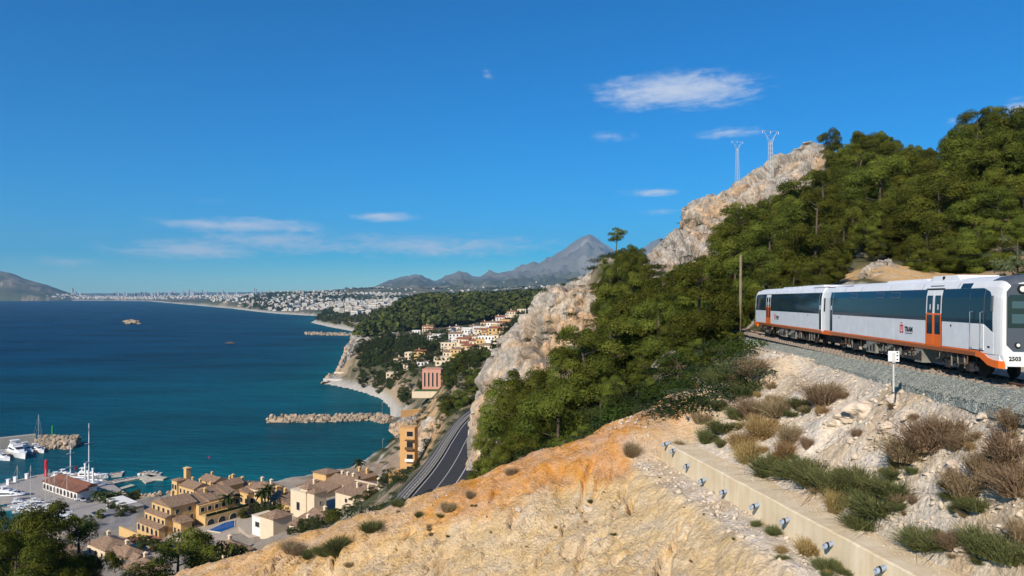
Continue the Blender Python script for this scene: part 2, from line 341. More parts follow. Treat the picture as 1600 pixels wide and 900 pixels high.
_RY = np.array([60,100,120,140,159,181,200,220,250,275,300,340]); _RX = np.array([-40,-24,-20.5,-19.5,-18.0,-15.8,-14.6,-13.8,-12.0,-8.5,-2,14.0])
def _sp(y):
    # smooth (Catmull-Rom) centre line of the coast road
    y = np.asarray(y, float); i = np.clip(np.searchsorted(_RY, y) - 1, 1, len(_RY) - 3)
    y0, y1 = _RY[i], _RY[i+1]; t = np.clip((y-y0)/(y1-y0), 0, 1)
    m0 = (_RX[i+1]-_RX[i-1])/(_RY[i+1]-_RY[i-1])*(y1-y0); m1 = (_RX[i+2]-_RX[i])/(_RY[i+2]-_RY[i])*(y1-y0)
    return (2*t**3-3*t**2+1)*_RX[i] + (t**3-2*t**2+t)*m0 + (-2*t**3+3*t**2)*_RX[i+1] + (t**3-t**2)*m1
def road_x(y): return _sp(np.clip(y, 101, 299))
def hz(x, y, detail=True): return float(height(np.array([x]), np.array([y]), detail)[0])
def ground_mat():
    m = bpy.data.materials.new('ground'); m.use_nodes = True; nt = m.node_tree; n = nt.nodes; l = nt.links; b = n['Principled BSDF']
    b.inputs['Roughness'].default_value = 0.95; b.inputs['Specular IOR Level'].default_value = 0.1
    at = n.new('ShaderNodeAttribute'); at.attribute_name = 'tint'
    g = n.new('ShaderNodeNewGeometry')
    def noise(sc_, det=6, rg=0.65):
        z = n.new('ShaderNodeTexNoise'); z.inputs['Scale'].default_value = sc_; z.inputs['Detail'].default_value = det; z.inputs['Roughness'].default_value = rg
        l.new(g.outputs['Position'], z.inputs['Vector']); return z.outputs[0]
    def ramp(v, a, c, lo, hi):
        r = n.new('ShaderNodeMapRange'); r.inputs['From Min'].default_value = a; r.inputs['From Max'].default_value = c; r.inputs['To Min'].default_value = lo; r.inputs['To Max'].default_value = hi
        l.new(v, r.inputs['Value']); return r.outputs[0]
    def mul(a, c):
        x = n.new('ShaderNodeMath'); x.operation = 'MULTIPLY'; l.new(a, x.inputs[0]); l.new(c, x.inputs[1]); return x.outputs[0]
    v = mul(mul(ramp(noise(2.6, 8, 0.75), 0.3, 0.7, 0.74, 1.24), ramp(noise(0.25), 0.3, 0.7, 0.84, 1.16)), ramp(noise(11, 4), 0.3, 0.7, 0.8, 1.18))
    h = n.new('ShaderNodeHueSaturation'); l.new(at.outputs['Color'], h.inputs['Color']); l.new(v, h.inputs['Value']); l.new(ramp(noise(0.7), 0.3, 0.7, 0.75, 1.2), h.inputs['Saturation'])
    l.new(h.outputs[0], b.inputs['Base Color'])
    bp = n.new('ShaderNodeBump'); bp.inputs['Strength'].default_value = 1.0; bp.inputs['Distance'].default_value = 0.13
    vo = n.new('ShaderNodeTexVoronoi'); vo.inputs['Scale'].default_value = 4.5; l.new(g.outputs['Position'], vo.inputs['Vector'])
    ad = n.new('ShaderNodeMath'); ad.operation = 'ADD'; l.new(noise(6, 8, 0.7), ad.inputs[0]); l.new(ramp(vo.outputs['Distance'], 0, 0.6, 0.35, 0), ad.inputs[1])
    l.new(ad.outputs[0], bp.inputs['Height']); l.new(bp.outputs[0], b.inputs['Normal'])
    return m
GROUND = ground_mat()
def build_terrain():
    ds = [5.0]
    while ds[-1] < 62: ds.append(ds[-1] * (1.02 if ds[-1] < 17 else 1.0038))
    while ds[-1] < 400: ds.append(ds[-1] * 1.011)
    while ds[-1] < 21000: ds.append(ds[-1] * 1.013)
    ds = np.array(ds); ua = np.linspace(-0.98, 1.02, 640)      # tangent of the bearing
    U, D = np.meshgrid(ua, ds); X = U * D; Y = D
    Z = height(X.ravel(), Y.ravel()).reshape(X.shape)
    nr, nc = X.shape; idx = np.arange(nr*nc).reshape(nr, nc)
    Q = np.stack([idx[:-1, :-1], idx[:-1, 1:], idx[1:, 1:], idx[1:, :-1]], -1).reshape(-1, 4)
    keep = (Z.ravel()[Q] > -3.5).any(1); Q = Q[keep]
    x, y, z = X.ravel(), Y.ravel(), Z.ravel(); px = CX + F*x/y
    T = np.zeros((len(x), 3))
    def lay(c, m):
        nonlocal T
        m = np.clip(np.asarray(m, float), 0, 1)[:, None]; T = T*(1-m) + np.array(c)*m
    sd0 = shore_sd(x, y); n1 = fbm(x/14, y/14, o=4, s=71); n2 = fbm(x/3.1, y/3.1, o=4, s=73); nfar = fbm(x/170, y/170, o=5, s=75)
    lay((0.30, 0.225, 0.15), np.ones(len(x)))                                  # dry soil
    lay((0.085, 0.085, 0.04), ss(56, 70, y) * ss(-0.35, 0.3, n1))               # scrub under the pines
    lay((0.40, 0.35, 0.28), ss(56, 70, y) * ss(0.45, 0.8, n2))                # pale stones
    Lw = wall_x(y) - x; nr_ = 1 - ss(50, 60, y)
    lay((0.62, 0.455, 0.255), nr_)
    lay((0.58, 0.48, 0.28), nr_ * ss(-0.1, 0.5, n1) * ss(2, 5, Lw) * ss(45, 40, y))
    lay((0.56, 0.285, 0.105), nr_ * ss(40.5, 43.5, y + n2) * ss(-5, -1, Lw))
    lay((0.60, 0.39, 0.19), nr_ * ss(9, 18, Lw + 3*n1) * 0.75)
    lay((0.62, 0.53, 0.42), nr_ * ss(2.2, 1.2, Lw) * np.maximum(ss(45, 42.5, y + n2), ss(-3, -5, Lw)))
    lay((0.48, 0.35, 0.21), nr_ * ss(2.2, 1.2, Lw) * ss(0.1, 0.5, n2) * 0.6)
    lay((0.55, 0.36, 0.17), ss(70, 76, y) * ss(104, 96, y) * ss(36, 40, x) * ss(52, 48, x))       # earth cut behind the train
    # coast between road and sea
    lay((0.40, 0.35, 0.28), ss(150, 170, y) * ss(-14, -18, x - road_x(y) + 10) * ss(-40, -30, x) * ss(330, 280, y) * ss(-0.2, 0.2, n2))
    lay((0.17, 0.145, 0.09), ss(200, 240, y) * ss(640, 560, y) * ss(690, 720, px + 25*n2) * ss(-0.5, 0.0, n2 + 0.5*n1) * (px < 900))
    lay((0.47, 0.30, 0.15), ss(285, 300, y) * ss(430, 400, y) * ss(12, 18, z) * ss(700, 690, px) * ss(-0.4, 0.1, n2))
    lay((0.085, 0.085, 0.045), ss(380, 480, y) * ss(-0.7, -0.1, nfar + 0.4*n2) * 0.9 * ss(8, 20, sd0))
    lay((0.23, 0.20, 0.13), ss(900, 1500, y) * ss(0.0, 0.5, nfar))
    lay((0.075, 0.085, 0.045), ss(1500, 2600, y) * ss(-0.4, 0.05, fbm(x/420, y/420, o=5, s=77)))
    lay((0.17, 0.16, 0.13), ss(5500, 9000, y) * ss(150, 500, z))                         # bare mountain rock
    lay((0.30, 0.28, 0.25), ss(5500, 9000, y) * ss(250, 900, z) * ss(-0.2, 0.5, fbm(x/500, y/500, o=5, s=79)))
    lay((0.33, 0.28, 0.22), ss(5500, 7000, y) * (px < 150) * ss(120, 10, z) * ss(0.1, 0.5, fbm(x/120, y/120, o=4, s=81)) * 0.5)
    sd = shore_sd(x, y); be = (y > 250) * ss(0.024*y + 4, 0.010*y, sd) * ss(9, 3, z) * ((px > 112) | (y < 5000))
    lay((0.52, 0.49, 0.44), be * (y < 480)); lay((0.46, 0.42, 0.36), be * (y > 480))
    lay((0.40, 0.29, 0.17), (y > 550) * (y < 1300) * ss(30, 10, sd + 9*n2) * ss(3, 9, z))                    # sea cliffs
    # paved resort ground
    lay((0.34, 0.29, 0.235), (y > 195) * (y < 335) * ss(560, 540, px) * (z < 16) * 0.8)
    lay((0.23, 0.22, 0.215), (y > 262) * (y < 345) * ss(215, 205, px))
    o = bpy.data.objects.new('terrain', npmesh('terrain', np.stack([x, y, z], 1), Q, GROUND, True, {'tint': T})); link(o); kind(o, 'structure')
build_terrain()
# ================================================================== SEA
def build_sea():
    m = bpy.data.materials.new('sea_water'); m.use_nodes = True; nt = m.node_tree; n = nt.nodes; l = nt.links; b = n['Principled BSDF']
    g = n.new('ShaderNodeNewGeometry'); at = n.new('ShaderNodeAttribute'); at.attribute_name = 'shallow'
    def noise(vec_scale, det, rg=0.6, sc_=1.0):
        mp = n.new('ShaderNodeMapping'); mp.inputs['Scale'].default_value = vec_scale; mp.inputs['Rotation'].default_value = (0, 0, R(12)); l.new(g.outputs['Position'], mp.inputs[0])
        z = n.new('ShaderNodeTexNoise'); z.inputs['Scale'].default_value = sc_; z.inputs['Detail'].default_value = det; z.inputs['Roughness'].default_value = rg; l.new(mp.outputs[0], z.inputs['Vector']); return z.outputs[0]
    mx = n.new('ShaderNodeMix'); mx.data_type = 'RGBA'; l.new(at.outputs['Fac'], mx.inputs[0]); mx.inputs[6].default_value = (0.0006, 0.034, 0.082, 1); mx.inputs[7].default_value = (0.001, 0.094, 0.112, 1)
    # broad darker and lighter streaks in the water colour
    st = noise((0.0045, 0.011, 1), 5); r = n.new('ShaderNodeMapRange'); r.inputs['From Min'].default_value = 0.33; r.inputs['From Max'].default_value = 0.67; r.inputs['To Min'].default_value = 0.62; r.inputs['To Max'].default_value = 1.35; l.new(st, r.inputs['Value'])
    hsv = n.new('ShaderNodeHueSaturation'); l.new(mx.outputs[2], hsv.inputs['Color']); l.new(r.outputs[0], hsv.inputs['Value']); l.new(hsv.outputs[0], b.inputs['Base Color'])
    b.inputs['Roughness'].default_value = 0.6; b.inputs['Specular IOR Level'].default_value = 0.0; gl_ = n.new('ShaderNodeBsdfGlossy'); gl_.inputs['Roughness'].default_value = 0.18; ms_ = n.new('ShaderNodeMixShader'); ms_.inputs[0].default_value = 0.11; l.new(b.outputs[0], ms_.inputs[1]); l.new(gl_.outputs[0], ms_.inputs[2]); l.new(ms_.outputs[0], n['Material Output'].inputs[0])
    bp = n.new('ShaderNodeBump'); bp.inputs['Strength'].default_value = 1.0; bp.inputs['Distance'].default_value = 4.0
    w1 = noise((0.05, 0.17, 1), 6, 0.62); w2 = noise((0.016, 0.05, 1), 3)
    ad = n.new('ShaderNodeMath'); ad.operation = 'ADD'; l.new(w1, ad.inputs[0]); l.new(w2, ad.inputs[1]); l.new(ad.outputs[0], bp.inputs['Height']); l.new(bp.outputs[0], b.inputs['Normal']); l.new(bp.outputs[0], gl_.inputs['Normal'])
    ds = np.geomspace(150, 40000, 170); ua = np.linspace(-1.5, 1.2, 150); U, D = np.meshgrid(ua, ds); x = (U*D).ravel(); y = D.ravel()
    idx = np.arange(len(x)).reshape(U.shape); Q = np.stack([idx[:-1, :-1], idx[:-1, 1:], idx[1:, 1:], idx[1:, :-1]], -1).reshape(-1, 4)
    sd = -shore_sd(x, y); sh = np.exp(-np.maximum(sd, 0) / 170) * 0.55 + 0.75*np.exp(-np.maximum(sd, 0) / 22) + 0.42 * ss(1100, 330, y)
    o = bpy.data.objects.new('sea', npmesh('sea', np.stack([x, y, 0*x], 1), Q, m, True, {'shallow': np.clip(sh, 0, 1)})); link(o); kind(o, 'structure')
build_sea()
# ================================================================== ROCK CLIFFS
def rock_mat():
    m = bpy.data.materials.new('limestone'); m.use_nodes = True; nt = m.node_tree; n = nt.nodes; l = nt.links; b = n['Principled BSDF']
    b.inputs['Roughness'].default_value = 0.92; b.inputs['Specular IOR Level'].default_value = 0.15
    g = n.new('ShaderNodeNewGeometry'); at = n.new('ShaderNodeAttribute'); at.attribute_name = 'tint'
    def noise(sc_, det=7, rg=0.65, z=1.0):
        mp = n.new('ShaderNodeMapping'); mp.inputs['Scale'].default_value = (1, 1, z); l.new(g.outputs['Position'], mp.inputs[0])
        t = n.new('ShaderNodeTexNoise'); t.inputs['Scale'].default_value = sc_; t.inputs['Detail'].default_value = det; t.inputs['Roughness'].default_value = rg; l.new(mp.outputs[0], t.inputs['Vector']); return t.outputs[0]
    def ramp(v, a, c, lo, hi):
        r = n.new('ShaderNodeMapRange'); r.inputs['From Min'].default_value = a; r.inputs['From Max'].default_value = c; r.inputs['To Min'].default_value = lo; r.inputs['To Max'].default_value = hi; l.new(v, r.inputs['Value']); return r.outputs[0]
    mu = n.new('ShaderNodeMath'); mu.operation = 'MULTIPLY'; l.new(ramp(noise(0.9, 8, 0.72), 0.3, 0.7, 0.5, 1.35), mu.inputs[0]); l.new(ramp(noise(0.35, 5, 0.6, 0.25), 0.35, 0.65, 0.8, 1.15), mu.inputs[1])
    h = n.new('ShaderNodeHueSaturation'); l.new(at.outputs['Color'], h.inputs['Color']); l.new(mu.outputs[0], h.inputs['Value']); l.new(h.outputs[0], b.inputs['Base Color'])
    bp = n.new('ShaderNodeBump'); bp.inputs['Strength'].default_value = 0.9; bp.inputs['Distance'].default_value = 0.5; l.new(noise(1.1, 8, 0.68), bp.inputs['Height']); l.new(bp.outputs[0], b.inputs['Normal'])
    return m
ROCK = rock_mat()
ROCKV = {}
def cliff(name, label, prof, ns, nv, amp, cell, seed, orange=0.0, group=None):
    """prof: rows (front foot, crest, back foot) along the outcrop; each a world point. Blocky, fissured rock."""
    P = np.array([[list(a) for a in row] for row in prof], float)
    u = np.linspace(0, len(P)-1.0001, ns); i = u.astype(int); t = (u - i)[:, None, None]; t = t*t*(3-2*t)*0.5 + t*0.5; S = P[i]*(1-t) + P[i+1]*t
    v = np.linspace(0, 1, nv); Fr, Cr, Bk = S[:, 0], S[:, 1], S[:, 2]
    V = np.zeros((ns, nv, 3))
    for k, vv in enumerate(v):
        if vv < 0.62:
            a = vv/0.62; zc = a**0.85; hc = a**1.45
            V[:, k, :2] = Fr[:, :2]*(1-hc) + Cr[:, :2]*hc; V[:, k, 2] = Fr[:, 2]*(1-zc) + Cr[:, 2]*zc
        else:
            a = (vv-0.62)/0.38; zc = a**1.5
            V[:, k, :2] = Cr[:, :2]*(1-a) + Bk[:, :2]*a; V[:, k, 2] = Cr[:, 2]*(1-zc) + Bk[:, 2]*zc
    for _ in range(2): V[:, 1:-1] = V[:, 1:-1]*0.5 + 0.25*(V[:, :-2] + V[:, 2:])
    du = np.gradient(V, axis=0); dv = np.gradient(V, axis=1); Nn = np.cross(du, dv); Nn /= np.linalg.norm(Nn, axis=2, keepdims=True) + 1e-9
    x, y, z = V[..., 0].ravel(), V[..., 1].ravel(), V[..., 2].ravel()
    wx = fbm(x/9, y/9, z/9, 3, seed+1)*2.2
    f1, f2, idv = worley((x+wx)/cell, (y+wx)/cell, (z-wx)/(cell*2.3), seed)
    g1, g2, idw = worley((x-wx)/(cell*0.38), (y+wx)/(cell*0.38), z/(cell*0.55), seed+3)
    q1, q2, idq = worley((x+wx*2)/(cell*2.8), (y-wx*2)/(cell*2.8), z/(cell*3.6), seed+7)
    disp = amp*((idv-0.5)*1.0 - 0.9*np.clip(0.16-(f2-f1), 0, 1)/0.16*0.55 - 0.15*f1**2 + 0.40*fbm(x/cell, y/cell, z/cell/1.6, 6, seed+5, 0.6) + 0.16*(idw-0.5) - 0.14*np.clip(0.14-(g2-g1), 0, 1)/0.14 + 2.0*(idq-0.5) - 1.0*np.clip(0.12-(q2-q1), 0, 1)/0.12)
    edge = np.ones((ns, nv)); edge[0] *= 0.3; edge[-1] *= 0.3
    D = V + Nn*(disp.reshape(ns, nv)*edge)[..., None]
    idx = np.arange(ns*nv).reshape(ns, nv); Q = np.stack([idx[:-1, :-1], idx[1:, :-1], idx[1:, 1:], idx[:-1, 1:]], -1).reshape(-1, 4)
    grey = np.array([0.385, 0.345, 0.295]); oc = np.array([0.56, 0.38, 0.22]); pale = np.array([0.50, 0.43, 0.345]); dark = np.array([0.22, 0.20, 0.165])
    T = np.ones((len(x), 3))*grey
    n1 = fbm(x/7, y/7, z/11, 4, seed+11); vv = np.tile(v, ns)
    m = (ss(-0.25, 0.35, n1 + orange - 0.3))[:, None]*ss(0.62, 0.42, vv + 0.12*n1)[:, None]*min(1, orange+0.35); T = T*(1-m) + oc*m
    m = ss(0.0, 0.6, fbm(x/4, y/4, z/5, 4, seed+13))[:, None]*0.7; T = T*(1-m) + pale*m
    m = ss(0.25, 0.6, fbm(x/3, y/3, z/9, 4, seed+15))[:, None]*0.65; T = T*(1-m) + dark*m
    m = np.maximum(np.clip(0.10-(f2-f1), 0, 1)/0.10*0.6, np.clip(0.09-(q2-q1), 0, 1)/0.09*0.75)[:, None]*ss(-0.5, 0.1, n1)[:, None]; T = T*(1-m) + np.array([0.15, 0.125, 0.10])*m
    me = npmesh(name, D.reshape(-1, 3), Q, ROCK, False, {'tint': T}); o = bpy.data.objects.new(name, me); link(o)
    me.polygons.foreach_set('use_smooth', np.zeros(len(Q), bool))
    tag(o, label, 'rock', group); ROCKV[label] = (D, Nn); return o
def row(f, c, b): return [W(*f), W(*c), W(*b)]
cliff('rock_cliff', 'tall grey and orange limestone cliff standing beside the coast road', [
    row((733,735,178),(732,702,183),(733,735,190)), row((738,735,172),(735,655,184),(730,720,196)), row((752,735,165),(738,618,187),(737,680,210)),
    row((775,715,160),(757,576,190),(750,640,222)), row((808,680,160),(782,540,193),(775,620,232)), row((840,655,160),(803,514,196),(800,600,240)), row((870,625,160),(826,478,199),(825,560,245)),
    row((893,590,164),(850,452,202),(850,530,250)), row((920,550,170),(893,428,205),(890,500,255)), row((950,515,178),(922,412,208),(920,470,260)), row((980,495,190),(945,408,214),(940,450,265)), row((1000,480,200),(965,430,222),(960,450,270))],
    260, 150, 1.6, 6.0, 101, 0.80)
cliff('rock_outcrop', 'pale rock outcrop among pines on the hillside shoulder', [
    row((1005,442,199),(1012,408,232),(1015,430,262)), row((1022,448,196),(1024,388,234),(1024,420,265)), row((1055,440,198),(1048,366,238),(1046,410,270)), row((1085,417,202),(1075,352,242),(1072,400,275)), row((1118,414,206),(1108,346,246),(1105,400,280)), row((1150,412,216),(1140,358,250),(1140,400,284))],
    110, 60, 1.6, 5.0, 131, 0.45)
cliff('rock_ridge', 'jagged limestone ridge running up to the summit below the pylons', [
    row((1062,368,238),(1066,332,270),(1068,352,300)), row((1085,366,238),(1085,318,272),(1085,345,305)), row((1125,356,238),(1118,308,274),(1118,340,308)), row((1160,346,238),(1152,286,276),(1150,330,312)), row((1195,334,240),(1185,262,279),(1185,320,315)),
    row((1222,328,240),(1212,242,281),(1212,310,318)), row((1250,316,240),(1240,227,283),(1240,300,320)), row((1275,301,242),(1266,219,284),(1266,290,322)), row((1296,284,244),(1288,224,286),(1290,280,322)), row((1318,278,248),(1308,238,288),(1310,270,324))],
    210, 80, 2.2, 7.5, 151, 0.55)
# ================================================================== RETAINING WALL, PIPES
def concrete():
    m = bpy.data.materials.new('board_marked_concrete'); m.use_nodes = True; nt = m.node_tree; n = nt.nodes; l = nt.links; b = n['Principled BSDF']; b.inputs['Roughness'].default_value = 0.9; b.inputs['Specular IOR Level'].default_value = 0.15
    co = n.new('ShaderNodeTexCoord'); g = n.new('ShaderNodeNewGeometry')
    def noise(sv, det=5):
        mp = n.new('ShaderNodeMapping'); mp.inputs['Scale'].default_value = sv; l.new(co.outputs['Object'], mp.inputs[0]); t = n.new('ShaderNodeTexNoise'); t.inputs['Scale'].default_value = 1; t.inputs['Detail'].default_value = det; l.new(mp.outputs[0], t.inputs['Vector']); return t.outputs[0]
    r = n.new('ShaderNodeValToRGB'); r.color_ramp.elements[0].position = 0.3; r.color_ramp.elements[1].position = 0.68
    r.color_ramp.elements[0].color = (0.55, 0.42, 0.25, 1); r.color_ramp.elements[1].color = (0.70, 0.60, 0.44, 1)
    a = n.new('ShaderNodeMath'); a.operation = 'ADD'; s1 = noise((4.5, 4.5, 0.25)); s2 = noise((1.1, 1.1, 0.9)); mh = n.new('ShaderNodeMath'); mh.operation = 'MULTIPLY'; mh.inputs[1].default_value = 0.5
    l.new(s1, a.inputs[0]); l.new(s2, a.inputs[1]); l.new(a.outputs[0], mh.inputs[0]); l.new(mh.outputs[0], r.inputs[0]); l.new(r.outputs[0], b.inputs['Base Color'])
    bp = n.new('ShaderNodeBump'); bp.inputs['Strength'].default_value = 0.4; bp.inputs['Distance'].default_value = 0.03; l.new(noise((9, 9, 9)), bp.inputs['Height']); l.new(bp.outputs[0], b.inputs['Normal'])
    return m
CONC = concrete()
wr = empty('retaining_wall', (float(wall_x(30)), 30, 79), 0, 'long low ochre concrete retaining wall with drain pipes below the railway bank', 'wall')
wy = [42.4, 38.2, 33.6, 29.0, 24.4, 19.5, 14]
wdir = Vector((0.178, -1, 0)).normalized(); wn = Vector((-1, -0.178, 0)).normalized()      # along, out of the face
for a, b in zip(wy, wy[1:]):
    n = 10; mb = MB(); rings = []
    for k in range(n+1):
        y = a + (b-a)*(k/n*0.998 + 0.001); x = float(wall_x(y)); f = Vector((x, y, 0)); bk = f - wn*1.42
        jt = [0.012*rnd.uniform(-1, 1) for _ in range(4)]
        rings.append([(f.x+wn.x*0.06 - wr.location.x, f.y - 30, 78.2-79), (f.x+jt[0]-wr.location.x, f.y-30, WALL_TOP-0.05+jt[1]-79), (f.x+0.06-wr.location.x, f.y-30, WALL_TOP+jt[1]-79),
                      (bk.x-0.05+jt[3]-wr.location.x, bk.y-30, WALL_TOP+jt[2]-79), (bk.x-wr.location.x, bk.y-30, WALL_TOP-0.05-79), (bk.x-wr.location.x, bk.y-30, 78.2-79)])
    mb.loft(rings); mb.build('wall_section', CONC, wr)
PVC = mat('grey_plastic_pipe', (0.27, 0.32, 0.39), 0.5, 0.15, 6); HOLE = mat('dark_hollow', (0.02, 0.018, 0.015), 0.9)
pipes = [(1044,700),(1055,710),(1077,733),(1103,756),(1136,774),(1186,795),(1233,818),(1301,856),(1383,893)]
for k, (px, py) in enumerate(pipes):
    py -= 8
    # where the line of sight meets the wall face
    u = (px-CX)/F; y = (8.7+0.178*42.4)/(u+0.178); z = CAMZ-(py-HY)/F*y; x = float(wall_x(y))
    t = empty('drain_pipe', (x, y, z), math.atan2(wn.y, wn.x), 'grey drain pipe stub, ' + ['first','second','third','fourth','fifth','sixth','seventh','eighth','ninth'][k] + ' from the far end of the concrete wall', 'pipe', 'drain pipes sticking out of the concrete wall')
    ln = rnd.uniform(0.30, 0.42); dn = rnd.uniform(-0.2, -0.1); r = 0.092; mb = MB(); ra = []
    for (xx, rr) in ((-0.1, r), (ln, r), (ln, r*0.86), (ln-0.3, r*0.86)):
        ra.append([(xx, rr*math.cos(q*math.pi/8), rr*math.sin(q*math.pi/8) + dn*max(xx, 0)/ln) for q in range(16)])
    mb.loft(ra, caps=False); mb.build('tube', PVC, t, True)
    c2 = MB(); rb = [[(xx, (r+0.014)*math.cos(q*math.pi/8), (r+0.014)*math.sin(q*math.pi/8) + dn*xx/ln) for q in range(16)] for xx in (ln-0.17, ln-0.10)]; c2.loft(rb, caps=False); c2.build('collar', HOLE, t, True)
    d2 = MB(); d2.add([(ln-0.28, r*0.86*math.cos(q*math.pi/8), r*0.86*math.sin(q*math.pi/8) + dn*(ln-0.28)/ln) for q in range(16)], [tuple(range(16))]); d2.build('bore', HOLE, t)
sb = MB(); sb.prism([(W(1018,655,46)[0], 45.2), (W(1086,655,46)[0], 44.6), (W(1092,655,47)[0], 48.5), (W(1030,655,48)[0], 49)], 80.9, 81.78)
o = sb.build('concrete_slab', mat('pale_concrete', (0.55, 0.49, 0.41), 0.9, 0.12, 2, 0.4, 8)); tag(o, 'flat pale concrete slab on the orange earth crest beyond the wall end', 'slab')
# ================================================================== RAILWAY
TA = Vector((16.80, 25.2, 86.82)); TD = Vector((0.102, 1, -0.021)).normalized(); TL = Vector((TD.y, -TD.x, 0)).normalized()   # near side of train, along, across (inland)
TM = Matrix.Translation(TA) @ Matrix(((TD.x, TL.x, 0, 0), (TD.y, TL.y, 0, 0), (TD.z, TL.z, 1, 0), (0, 0, 0, 1)))
def ballast_mat():
    m = bpy.data.materials.new('ballast_stone'); m.use_nodes = True; nt = m.node_tree; n = nt.nodes; l = nt.links; b = n['Principled BSDF']; b.inputs['Roughness'].default_value = 0.9
    g = n.new('ShaderNodeNewGeometry'); vo = n.new('ShaderNodeTexVoronoi'); vo.inputs['Scale'].default_value = 13; l.new(g.outputs['Position'], vo.inputs['Vector'])
    r = n.new('ShaderNodeValToRGB'); r.color_ramp.elements[0].color = (0.13, 0.145, 0.125, 1); r.color_ramp.elements[1].color = (0.33, 0.35, 0.31, 1); l.new(vo.outputs['Color'], r.inputs[0]); l.new(r.outputs[0], b.inputs['Base Color'])
    bp = n.new('ShaderNodeBump'); bp.invert = True; bp.inputs['Strength'].default_value = 1; bp.inputs['Distance'].default_value = 0.05; l.new(vo.outputs['Distance'], bp.inputs['Height']); l.new(bp.outputs[0], b.inputs['Normal'])
    return m
BAL = ballast_mat()
bm_ = MB(); rings = []
for k in range(300):
    s = -14 + k*0.3; j = [0.04*rnd.uniform(-1, 1) for _ in range(6)]
    rings.append([tuple(TM @ Vector((s, yy + j[q % 6]*(2 if q == 1 else 1), zz + j[(q+2) % 6]*0.7))) for q, (yy, zz) in enumerate([(-0.75,-1.0),(-0.62,-0.62),(-0.25,-0.38),(0.1,-0.17),(0.5,-0.13),(2.0,-0.13),(2.6,-0.2),(3.4,-0.7),(3.6,-1.0)])])
bm_.loft(rings); bo = bm_.build('ballast_bed', BAL); kind(bo, 'structure')
# loose stones on the ballast shoulder
def stones(name, pts, sizes, m, seed=1):
    rs = np.random.RandomState(seed); base = np.array([(1,0,0),(-1,0,0),(0,1,0),(0,-1,0),(0,0,1),(0,0,-1)], float); tri = np.array([(0,2,4),(2,1,4),(1,3,4),(3,0,4),(2,0,5),(1,2,5),(3,1,5),(0,3,5)])
    n = len(pts); V = base[None]*(0.6+0.7*rs.rand(n, 6, 1)) + 0.25*rs.randn(n, 6, 3); V = V*(np.array(sizes)[:, None, None])*np.array([1, 1, 0.75]) + np.array(pts)[:, None, :]
    Q = (tri[None] + 6*np.arange(n)[:, None, None]).reshape(-1, 3)
    me = npmesh(name, V.reshape(-1, 3), Q, m, False); o = bpy.data.objects.new(name, me); return link(o)
sp = []; zz = []
for k in range(9000):
    s = rnd.uniform(-12, 60); q = rnd.random(); yy = -0.72 + q*1.0; z0 = np.interp(yy, [-0.75,-0.62,-0.25,0.1,0.5], [-0.72,-0.62,-0.38,-0.17,-0.13]); sp.append(tuple(TM @ Vector((s, yy, float(z0)+0.01)))); zz.append(rnd.uniform(0.02, 0.045))
for k in range(1500):
    s = rnd.uniform(-8, 60); yy = -0.72 - abs(rnd.gauss(0, 0.22)); p = TM @ Vector((s, yy, 0)); sp.append((p.x, p.y, hz(p.x, p.y) if k < 400 else p.z-0.52)); zz.append(rnd.uniform(0.02, 0.04))
kind(stones('ballast_gravel', sp, zz, mat('loose_ballast', (0.16, 0.175, 0.15), 0.9, col2=(0.40, 0.42, 0.37), scale=6)), 'stuff')
RUST = mat('rusty_rail', (0.13, 0.065, 0.035), 0.7, 0.3, 3); SLP = mat('sleeper_concrete', (0.30, 0.24, 0.19), 0.9, 0.2, 4); CLIP = mat('rail_clip', (0.10, 0.06, 0.04), 0.7)
track = empty('railway_track', tuple(TA), 0, 'single rusty railway track on grey ballast under the train', 'railway track'); 
tl = track
def tparent(o, root=None):
    o.parent = root; return o
TI = Matrix.Translation(-TA) @ TM
track.matrix_world = TM
for yy in (0.77, 1.77):
    mb = MB(); prof = [(-0.065,-0.03),(0.065,-0.03),(0.065,-0.018),(0.012,0.0),(0.012,0.10),(0.036,0.112),(0.036,0.145),(-0.036,0.145),(-0.036,0.112),(-0.012,0.10),(-0.012,0.0),(-0.065,-0.018)]
    mb.loft([[(s, yy+a, b-0.145) for a, b in prof][::-1] for s in (-14, 75)]); mb.build('rail', RUST, track)
slm = MB(); slm.add([(-0.12,0.22,-0.3),(0.12,0.22,-0.3),(0.12,2.32,-0.3),(-0.12,2.32,-0.3),(-0.10,0.24,-0.105),(0.10,0.24,-0.105),(0.10,2.30,-0.105),(-0.10,2.30,-0.105)], [(0,3,2,1),(4,5,6,7),(0,1,5,4),(1,2,6,5),(2,3,7,6),(3,0,4,7)])
for a in (0.62, 0.86, 1.68, 1.92): slm.box(-0.06, 0.06, a-0.05, a+0.05, -0.105, -0.05)
sm = slm.mesh('sleeper', SLP)
for k in range(145):
    o = bpy.data.objects.new('sleeper', sm); link(o, track); o.location = (-13.5 + k*0.6, rnd.uniform(-0.015, 0.015), 0)
